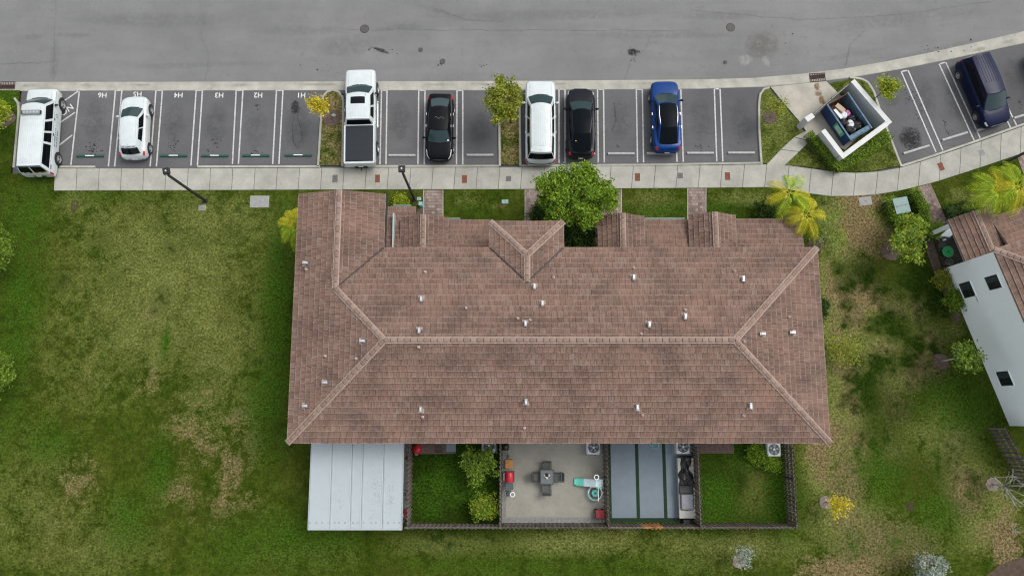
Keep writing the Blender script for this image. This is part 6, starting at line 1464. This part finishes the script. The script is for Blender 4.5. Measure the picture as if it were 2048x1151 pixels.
c = P(1311,890,.1); hs_ = thing('garden_hose', 'teal coiled garden hose on the grey mats under the eave', 'hose', (c.x,c.y,.045)); MB().torus((0,0,.03), .20, .022, 24, 6).build('coil', M['teal'], hs_, smooth=True); MB().tube([(-.2,0,.03),(-.4,.1,.03),(-.42,.3,.03)], .02, 5).build('tail', M['teal'], hs_)
o = MB(); o.bbox(0,0,0,.46,.30,.42,.03); o = o.build('dark_crate', M['gutter_black']); c = P(1373,1042,.3); o.location = (c.x,c.y,.02); tag(o, 'dark crate at the end of the storage bench', 'crate')
c = P(841,407,.5); sgn = thing('teal_post_sign', 'small teal marker box beside the brick walk', 'marker', (c.x,c.y,0)); MB().bbox(0,0,0,.2,.2,.5,.03).build('post', M['teal'], sgn); MB().bbox(0,0,.50,.26,.26,.05,.02).build('cap', M['lid_green'], sgn)
# ================================================================ planting
def leaf_cloud(m, pts, n, spread, size, rnd, up=.55, squash=.7):
    """diamond leaves scattered round twig tips"""
    for _ in range(n):
        c = rnd.choice(pts); c = Vector(c)+Vector((rnd.gauss(0, spread), rnd.gauss(0, spread), rnd.gauss(0, spread*squash)))
        nn = Vector((rnd.gauss(0, 1), rnd.gauss(0, 1), abs(rnd.gauss(0, 1))+up)).normalized()
        a = nn.cross(Vector((rnd.gauss(0,1), rnd.gauss(0,1), rnd.gauss(0,1)))).normalized(); b = nn.cross(a); s = size*rnd.uniform(.6, 1.35)
        m.add([c-a*s, c-b*s*.5+nn*s*.1, c+a*s, c+b*s*.5+nn*s*.1], [(0,1,2,3)])
def tree(name, label, base, crown, h, rad, leaves, size, mat, seed, nb=9, trunk_r=.06, bark='trunk', spread=.22, cz=None, thick=.55, group=None, cat='tree', up=.55, twigs=3, mulch=0, mulchmat='mulch'):
    """base, crown: photo pixels; the crown centre stands at height h"""
    rnd = random.Random(seed); b = P(*base); c = P(*crown, h)-b; t = thing(name, label, cat, b, 0, group)
    if mulch:
        mm = MB(); k = 18; mm.prism([(mulch*rnd.uniform(.85,1.15)*math.cos(2*math.pi*i/k), mulch*rnd.uniform(.85,1.15)*math.sin(2*math.pi*i/k)) for i in range(k)], -.02, .035); mm.build('mulch_ring', M[mulchmat], t)
    tr = MB(); fork = Vector((c.x*.5, c.y*.5, max(.25, (h-rad*thick)*.75)))
    tr.tube([(0,0,-.05), Vector((c.x*.15,c.y*.15,fork.z*.5)), fork], [trunk_r*1.2, trunk_r, trunk_r*.85], 7)
    tips=[]
    for i in range(nb):
        a = 2*math.pi*(i+rnd.uniform(-.3,.3))/nb; rr_ = rad*rnd.uniform(.35, .95); el = rnd.uniform(-.5, 1)
        e = Vector((c.x+rr_*math.cos(a), c.y+rr_*math.sin(a), h+el*rad*thick)); mid_ = fork.lerp(e, .5)+Vector((rnd.gauss(0,.08*rad), rnd.gauss(0,.08*rad), .12*rad))
        tr.tube([fork, mid_, e], [trunk_r*.6, trunk_r*.4, trunk_r*.16], 5); tips += [e, mid_.lerp(e, .5)]
        for _ in range(twigs):
            s0 = mid_.lerp(e, rnd.uniform(.1, .9)); e2 = s0+Vector((rnd.gauss(0,1), rnd.gauss(0,1), rnd.uniform(-.2,.8))).normalized()*rad*rnd.uniform(.2,.42)
            tr.tube([s0, e2], [trunk_r*.25, trunk_r*.1], 4); tips += [e2, s0.lerp(e2, .6)]
    tr.build('trunk', M[bark], t, smooth=True)
    if leaves:
        m = MB(); leaf_cloud(m, tips, leaves, spread, size, rnd, up); m.build('crown', M[mat], t)
    return t
def cloudtree(name, label, base, crown, h, r3, clumps, per, size, mat, seed, trunk_r=.09, cat='tree', core=True, **kw):
    """dense crown: many leaf clumps over an ellipsoid, uneven outline"""
    rnd = random.Random(seed); b = P(*base); c = P(*crown, h)-b; t = thing(name, label, cat, b); c = Vector((c.x, c.y, h))
    tr = MB(); fork = Vector((c.x*.5, c.y*.5, max(.3, h-r3[2]*.9))); tr.tube([(0,0,-.05), fork*.5, fork], [trunk_r*1.2, trunk_r, trunk_r*.8], 8)
    m = MB()
    for i in range(clumps):
        d = Vector((rnd.gauss(0,1), rnd.gauss(0,1), rnd.gauss(.35,.9))).normalized(); rr_ = rnd.uniform(.55, 1.0)**.7*(1+.16*math.sin(5*math.atan2(d.y,d.x)+seed)+.1*rnd.gauss(0,1))
        p = c+Vector((d.x*r3[0]*rr_, d.y*r3[1]*rr_, d.z*r3[2]*rr_))
        if p.z < .15: continue
        if i % 4 == 0: tr.tube([fork, fork.lerp(p, .55)+Vector((0,0,.1)), p], [trunk_r*.5, trunk_r*.3, trunk_r*.1], 5)
        pts = [p+Vector((rnd.gauss(0,.14), rnd.gauss(0,.14), rnd.gauss(0,.10))) for _ in range(4)]; leaf_cloud(m, pts, per, kw.get('spread', .13), size, rnd, .7)
    tr.build('trunk', M['trunk'], t, smooth=True); m.build('crown', M[mat], t)
    return t
tree('yellow_sapling','bright yellow sapling in the dry island beside the white pickup',(664,236),(634,209),2.7,.62,900,.075,'leaf_yellow',1,9,.035,'pale_twig',.15,mulch=.62)
c = P(667,230,.1); o = MB(); o.ball((0,0,.05),(.16,.12,.06),12,6); o = o.build('spot_light', M['lid_light']); o.location = (c.x,c.y,.01); tag(o, 'pale landscape light at the foot of the yellow sapling', 'light')
cloudtree('island_tree','olive green tree overhanging the bay from the second island',(1022,245),(1008,203),3.3,(1.1,1.3,.85),54,70,.085,'leaf_olive',5,.06)
cloudtree('big_tree','large bright green tree before the recessed entrance',(1130,455),(1146,397),4.0,(2.3,1.8,1.4),160,125,.088,'leaf_green',8,.12,spread=.15)
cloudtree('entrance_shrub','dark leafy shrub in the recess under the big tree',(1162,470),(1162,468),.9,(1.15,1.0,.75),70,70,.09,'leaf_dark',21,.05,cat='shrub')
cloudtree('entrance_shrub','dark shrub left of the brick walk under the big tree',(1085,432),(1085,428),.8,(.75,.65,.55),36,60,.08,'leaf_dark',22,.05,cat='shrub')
tree('lime_sapling','lime green sapling between the drive and the empty bay',(1540,234),(1556,213),2.1,.75,620,.07,'leaf_yellowgreen',9,9,.03,'pale_twig',.17,mulch=.5)
tree('bright_sapling','bright lime sapling at the kerb beside the bin enclosure',(1752,195),(1776,176),2.3,.75,1250,.075,'leaf_lime',12,10,.035,'trunk',.15)
tree('twiggy_tree','sparse tree with pale branches beside the transformer hedge',(1781,503),(1812,486),2.6,1.2,1150,.10,'leaf_mixed',14,10,.05,'pale_twig',.22,mulch=.62)
cloudtree('leafy_clump','yellow green leafy shrub above the transformer hedge',(1806,462),(1822,452),1.9,(.85,.6,.5),34,55,.085,'leaf_mixed',15,.04,cat='shrub')
tree('sparse_shrub','thin yellowing shrub at the house corner under the palm',(1632,490),(1665,470),1.6,1.15,620,.075,'leaf_mixed',16,10,.03,'pale_twig',.24,mulch=.55,mulchmat='soil',cat='shrub')
tree('yellow_shrub','low yellow flowering shrub beside the roof edge on dry lawn',(1672,705),(1686,702),1.1,1.05,1500,.06,'leaf_yellowgreen',17,12,.025,'pale_twig',.24,thick=.4,cat='shrub')
tree('pale_branch_tree','small tree with pale branches leaning over the white wall',(1882,722),(1930,712),2.3,1.1,1000,.10,'leaf_bright',18,11,.045,'pale_twig',.17,mulch=.5)
tree('golden_sapling','small golden yellow sapling in patchy lawn by the last yard',(1651,1003),(1680,1010),2.0,.72,800,.06,'leaf_yellow',19,9,.03,'pale_twig',.14,mulch=.42,mulchmat='fresh_mulch')
tree('bare_tree','leafless pale tree at the lawn edge',(1985,968),(2030,975),2.6,1.5,0,.06,'leaf_bright',20,12,.05,'pale_twig',twigs=5,mulch=.42,mulchmat='fresh_mulch')
tree('bare_shrub','leafless grey twiggy shrub on brown lawn',(2025,1058),(2030,1060),.6,.55,0,.06,'leaf_bright',25,9,.02,'pale_twig',twigs=4,cat='shrub')
tree('silver_sapling','thin silver leaved sapling behind the yard fences',(1478,1122),(1488,1112),1.7,.75,420,.07,'leaf_silver',23,7,.025,'pale_twig',.15,mulch=.4,mulchmat='fresh_mulch')
cloudtree('silver_tree','silver grey feathery shrub on the brown lawn edge',(1838,1148),(1858,1140),1.6,(.95,.7,.7),36,55,.08,'leaf_silver',24,.05,spread=.12,cat='shrub')
tree('edge_tree','bright leafy tree overhanging the lawn beside the white van',(14,236),(-6,222),2.6,1.0,1700,.08,'leaf_lime',26,10,.06,'trunk',.2,mulch=.6)
cloudtree('edge_tree','bright leafy tree overhanging the lawn at the pale soil patch',(2,512),(-18,492),2.6,(1.25,1.2,.8),44,75,.085,'leaf_bright',27,.07)
cloudtree('edge_tree','bright leafy tree overhanging the lush lawn side',(-30,760),(-14,748),2.4,(.95,1.45,.8),44,75,.085,'leaf_bright',28,.07)
cloudtree('yard_tree','feathery bright green bush leaning over the grassy yard',(968,925),(957,931),1.5,(.98,.88,.65),46,46,.085,'leaf_bright',29,.05,spread=.11)
cloudtree('yard_bush','round yellow green bush in the grassy yard by the fence',(972,1005),(969,1012),1.1,(.72,.74,.5),80,40,.055,'leaf_mixed',30,.04,spread=.09,cat='shrub')
for px, py, r, s, lb in ((1514,906,.55,31,'green shrub beside the last air conditioner'),(1538,920,.55,32,'low green shrub before the last air conditioner'),(1642,617,.42,33,'small dark shrub at the roof edge on dry lawn'),(1535,425,.75,35,'dark twiggy shrub at the foot of the yellow palm'),(1908,598,.60,36,'dense green shrub against the tall white wall'),(1884,558,.42,37,'yellowing shrub at the terrace corner'),(1870,462,.45,38,'green shrub between terrace and brick walk'),(800,408,.40,39,'low lime shrub in the lawn strip below the gable')):
    cloudtree('shrub', lb, (px,py), (px+1,py-1), r*.8, (r,r,r*.6), int(46*r/.5), 46, .06, {33:'leaf_dark',35:'leaf_dark',37:'leaf_olive',39:'leaf_lime'}.get(s, 'leaf_green'), s, .03, cat='shrub', spread=.09)
# hedges
def hedge(name, label, pts, wd, h, mat='hedge_leaf', seed=1, dens=900):
    rnd = random.Random(seed); q = PP(pts); b = q[0].copy(); t = thing(name, label, 'hedge', b); q = [p-b for p in q]; rings=[]
    for i, p in enumerate(q):
        d = (q[min(i+1,len(q)-1)]-q[max(i-1,0)]).normalized(); nn = Vector((-d.y,d.x,0))
        k = 1.0
        if 0 < i < len(q)-1:
            d1 = (q[i]-q[i-1]).normalized(); k = 1/max(.5, nn.dot(Vector((-d1.y,d1.x,0))))
        w2 = wd*.38*k; rings.append([p+nn*w2+Vector((0,0,-.02)), p+nn*w2+Vector((0,0,h*.85)), p+nn*w2*.7+Vector((0,0,h*.94)), p-nn*w2*.7+Vector((0,0,h*.94)), p-nn*w2+Vector((0,0,h*.85)), p-nn*w2+Vector((0,0,-.02))])
    MB().loft(rings, 0, True, True).build('core', M['hedge_core'], t)
    m = MB()
    for a, c in zip(q, q[1:]):
        L = (c-a).length; d = (c-a).normalized(); nn = Vector((-d.y,d.x,0))
        for _ in range(int(L*dens)):
            u = rnd.uniform(-.25, L+.25); v = rnd.uniform(-1,1); 
            if rnd.random() < .6: p = a+d*u+nn*v*wd/2+Vector((0,0,h+rnd.gauss(0,.05)-.10*v*v))
            else: p = a+d*u+nn*(wd/2+rnd.gauss(0,.035))*(1 if v > 0 else -1)+Vector((0,0,rnd.uniform(.05,h)))
            leaf_cloud(m, [p], 1, .02, .055, rnd, .6)
    m.build('foliage', M[mat], t)
hedge('hedge','narrow clipped hedge before the bin enclosure wall facing the path',[(1614,278),(1638,306),(1664,337)],.42,.85,seed=41,dens=800)
hedge('hedge','wide clipped hedge behind the bin enclosure beside the angled bay',[(1668,336),(1705,318),(1738,297),(1764,279)],.75,.8,seed=44)
bedp = PP([(1612,284),(1626,272),(1678,338),(1700,330),(1704,344),(1674,347)]); 
hedge('hedge','clipped hedge round the pale green transformer cabinet',[(1818,389),(1836,420),(1838,440),(1800,450),(1781,438),(1771,405)],.62,.85,seed=42)
hedge('hedge','dark low hedge before the neighbouring entrance',[(1888,428),(1915,421),(1943,412)],.75,.7,'leaf_dark',43,600)
m = MB(); m.prism(PP([(1608,286),(1618,279),(1664,338),(1690,326),(1696,332),(1670,347)]), -.1, .022); struct(m.build('planting_bed', M['mulch']))
m = MB(); m.prism(PP([(1846,470),(1866,480),(1884,538),(1905,590),(1922,640),(1912,645),(1892,600),(1870,550),(1852,500)]), -.1, .02); struct(m.build('planting_bed', M['mulch']))
m = MB(); m.prism(PP([(1865,446),(1888,440),(1893,452),(1868,462)]), -.1, .024); struct(m.build('planting_bed', M['mulch']))
m = MB(); m.prism(PP([(1070,432),(1195,432),(1195,505),(1128,505),(1070,470)]), -.1, .02); struct(m.build('planting_bed', M['soil']))
m = MB(); m.prism(PP([(1960,1160),(2000,1128),(2060,1108),(2080,1170)]), -.1, .02); struct(m.build('planting_bed', M['soil']))
m = MB(); m.prism(PP([(835,415),(846,415),(846,440),(830,440)]), -.1, .02); struct(m.build('planting_bed', M['mulch']))
# palms: arching feather fronds
def palm(name, label, base, crowns, seed, yellow=.4):
    rnd = random.Random(seed); b = P(*base); t = thing(name, label, 'palm', b)
    for (px, py, h, nf, fl) in crowns:
        c = P(px, py, h)-b; c.z = h
        MB().tube([Vector((c.x*.0,c.y*.0,-.05)), Vector((c.x*.45,c.y*.45,h*.5)), c-Vector((0,0,.25))], [.075,.06,.05], 8).build('trunk', M['palm_trunk'], t, smooth=True)
        for k in range(nf):
            a = 2*math.pi*(k+rnd.uniform(-.25,.25))/nf; L = fl*rnd.uniform(.8,1.1); rise = rnd.uniform(.45,1.0); d = Vector((math.cos(a), math.sin(a), 0)); path=[]
            for i in range(11):
                s = i/10; path.append(c+d*L*s*(1-.12*s*rise)+Vector((0,0,L*(rise*.75*s-1.05*s*s*(.55+.4*rise)))))
            m = MB(); m.tube(path, [.022*(1-.85*i/10)+.003 for i in range(11)], 5)
            sd = d.cross(Vector((0,0,1)))
            for i in range(30):
                s = .12+.88*i/29; f = s*10; j = min(9, int(f)); p = path[j].lerp(path[j+1], f-j); tg = (path[j+1]-path[j]).normalized()
                ll = .50*fl/1.6*math.sin(math.pi*min(1, .18+s*.80))**.7*rnd.uniform(.85,1.1)
                for sg in (-1, 1):
                    dr = (sd*sg*.80+tg*.62+Vector((0,0,.10-.10*rnd.random()))).normalized(); wv = tg*.0195
                    mid_ = p+dr*ll*.5+Vector((0,0,.02)); e = p+dr*ll-Vector((0,0,ll*.40))
                    m.add([p-wv*.5, p+wv*.5, mid_+wv, mid_-wv, e], [(0,1,2,3),(3,2,4)])
            m.build('frond', M['palm_yellow' if rnd.random() < yellow else 'palm_green'], t)
palm('palm_tree','yellowing palm clump at the house corner beside the sidewalk',(1556,432),[(1580,386,4.2,7,1.75),(1612,430,3.2,7,1.65)],51,.42)
palm('palm_tree','yellow green palm half hidden under the eave beside the big lawn',(640,500),[(594,452,3.3,11,1.5)],52,.45)
palm('palm_tree','lush palm before the neighbouring entrance roof',(1955,420),[(1994,380,4.6,9,1.95),(2036,372,4.9,8,1.9)],53,.18)
# dead leaves and specks on the lawn, one scattered litter
m = MB(); rnd = random.Random(77)
for _ in range(260):
    px, py = rnd.uniform(20, 2030), rnd.uniform(390, 1140); p = P(px, py, .03)
    if xw-.5 < p.x < xe+.5 and yS_-.3 < p.y < ygn+.4: continue
    if p.x > 26 and p.y > -2: continue
    leaf_cloud(m, [p], 1, .01, rnd.uniform(.02,.045), rnd, 2)
lt = stuff(m.build('leaf_litter', M['leaf_yellowgreen'])); tag(lt, 'small fallen leaves scattered over the lawn', 'leaves')

# grass blades standing on the turf: one uncountable mass, coloured like the turf below it
import numpy as np
rs = np.random.RandomState(5); NB = 230000
gx = rs.uniform(-38, 38, NB); gy = rs.uniform(-11.5, 24, NB)
keep = np.ones(NB, bool)
tops = np.interp(gx, [p.x for p in SS], [p.y for p in SS]); tops = np.where(gx < SS[0].x-.02, SN[0].y-.05, tops); tops = np.where(gx < wx-.12, GS[0].y-.05, tops)
keep &= gy < tops-.03
keep &= ~((gx > xw+.3) & (gx < xe-.3) & (gy > ys_+.1) & (gy < yn-.1)) & ~((gx > px0) & (gx < xf[0]-.05) & (gy > pys+.1) & (gy < ys_+1)) & ~((gx > xf[1]) & (gx < xf[3]) & (gy > yS_) & (gy < ys_+1)) & ~((gx > xw+.3) & (gx < dx1+6) & (gy > yn-.5) & (gy < P(900,441,0).y) & False)
def notin(poly, grow=0):
    c = sum((Vector((p[0], p[1], 0)) for p in poly), Vector())/len(poly); q = [(c.x+(p[0]-c.x)*(1+grow), c.y+(p[1]-c.y)*(1+grow)) for p in poly]
    ins = np.zeros(NB, bool)
    for (x0, y0), (x1, y1) in zip(q, q[1:]+q[:1]):
        cr_ = (y0 <= gy) != (y1 <= gy)
        with np.errstate(divide='ignore', invalid='ignore'): ins ^= cr_ & (gx < x0+(gy-y0)*(x1-x0)/(y1-y0 if y1 != y0 else 1e-9))
    return ~ins
for o in [o for o in bpy.data.objects if o.name.split('.')[0] in ('path', 'planting_bed', 'patio', 'terrace', 'vault_lid', 'utility_cover', 'drain_grate', 'pad_slab')]:
    if o.type == 'MESH': bb = [v.co for v in o.data.vertices][:len(o.data.vertices)//2]; keep &= notin([(v.x, v.y) for v in bb], .03)
    else:
        r = o.children[0].dimensions; keep &= ~((abs(gx-o.location.x) < r.x/2+.03) & (abs(gy-o.location.y) < r.y/2+.03))
lp = np.stack([gx-A0.x, gy-A0.y]); lxx = lp[0]*math.cos(-ang)-lp[1]*math.sin(-ang); lyy = lp[0]*math.sin(-ang)+lp[1]*math.cos(-ang)
keep &= ~((lxx > -.06) & (lyy > -LW-.1) & (lyy < .1)) & ~((lxx > 1.3) & (lyy >= .1) & (lyy < 2))
gx, gy = gx[keep], gy[keep]; NB = len(gx)
hh_ = rs.uniform(.035, .085, NB); aa = rs.uniform(0, 2*np.pi, NB); wv_ = rs.uniform(.010, .024, NB); ln = rs.uniform(.01, .07, NB); bb_ = rs.uniform(0, 2*np.pi, NB)
gz_ = np.zeros(NB)
vs = np.empty((NB, 3, 3)); vs[:,0] = np.stack([gx-wv_*np.cos(aa), gy-wv_*np.sin(aa), gz_-.005], 1); vs[:,1] = np.stack([gx+wv_*np.cos(aa), gy+wv_*np.sin(aa), gz_-.005], 1); vs[:,2] = np.stack([gx+ln*np.cos(bb_), gy+ln*np.sin(bb_), gz_+hh_], 1)
me = bpy.data.meshes.new('grass'); me.vertices.add(NB*3); me.vertices.foreach_set('co', vs.ravel()); me.loops.add(NB*3); me.loops.foreach_set('vertex_index', np.arange(NB*3)); me.polygons.add(NB); me.polygons.foreach_set('loop_start', np.arange(0, NB*3, 3)); me.update(calc_edges=True)
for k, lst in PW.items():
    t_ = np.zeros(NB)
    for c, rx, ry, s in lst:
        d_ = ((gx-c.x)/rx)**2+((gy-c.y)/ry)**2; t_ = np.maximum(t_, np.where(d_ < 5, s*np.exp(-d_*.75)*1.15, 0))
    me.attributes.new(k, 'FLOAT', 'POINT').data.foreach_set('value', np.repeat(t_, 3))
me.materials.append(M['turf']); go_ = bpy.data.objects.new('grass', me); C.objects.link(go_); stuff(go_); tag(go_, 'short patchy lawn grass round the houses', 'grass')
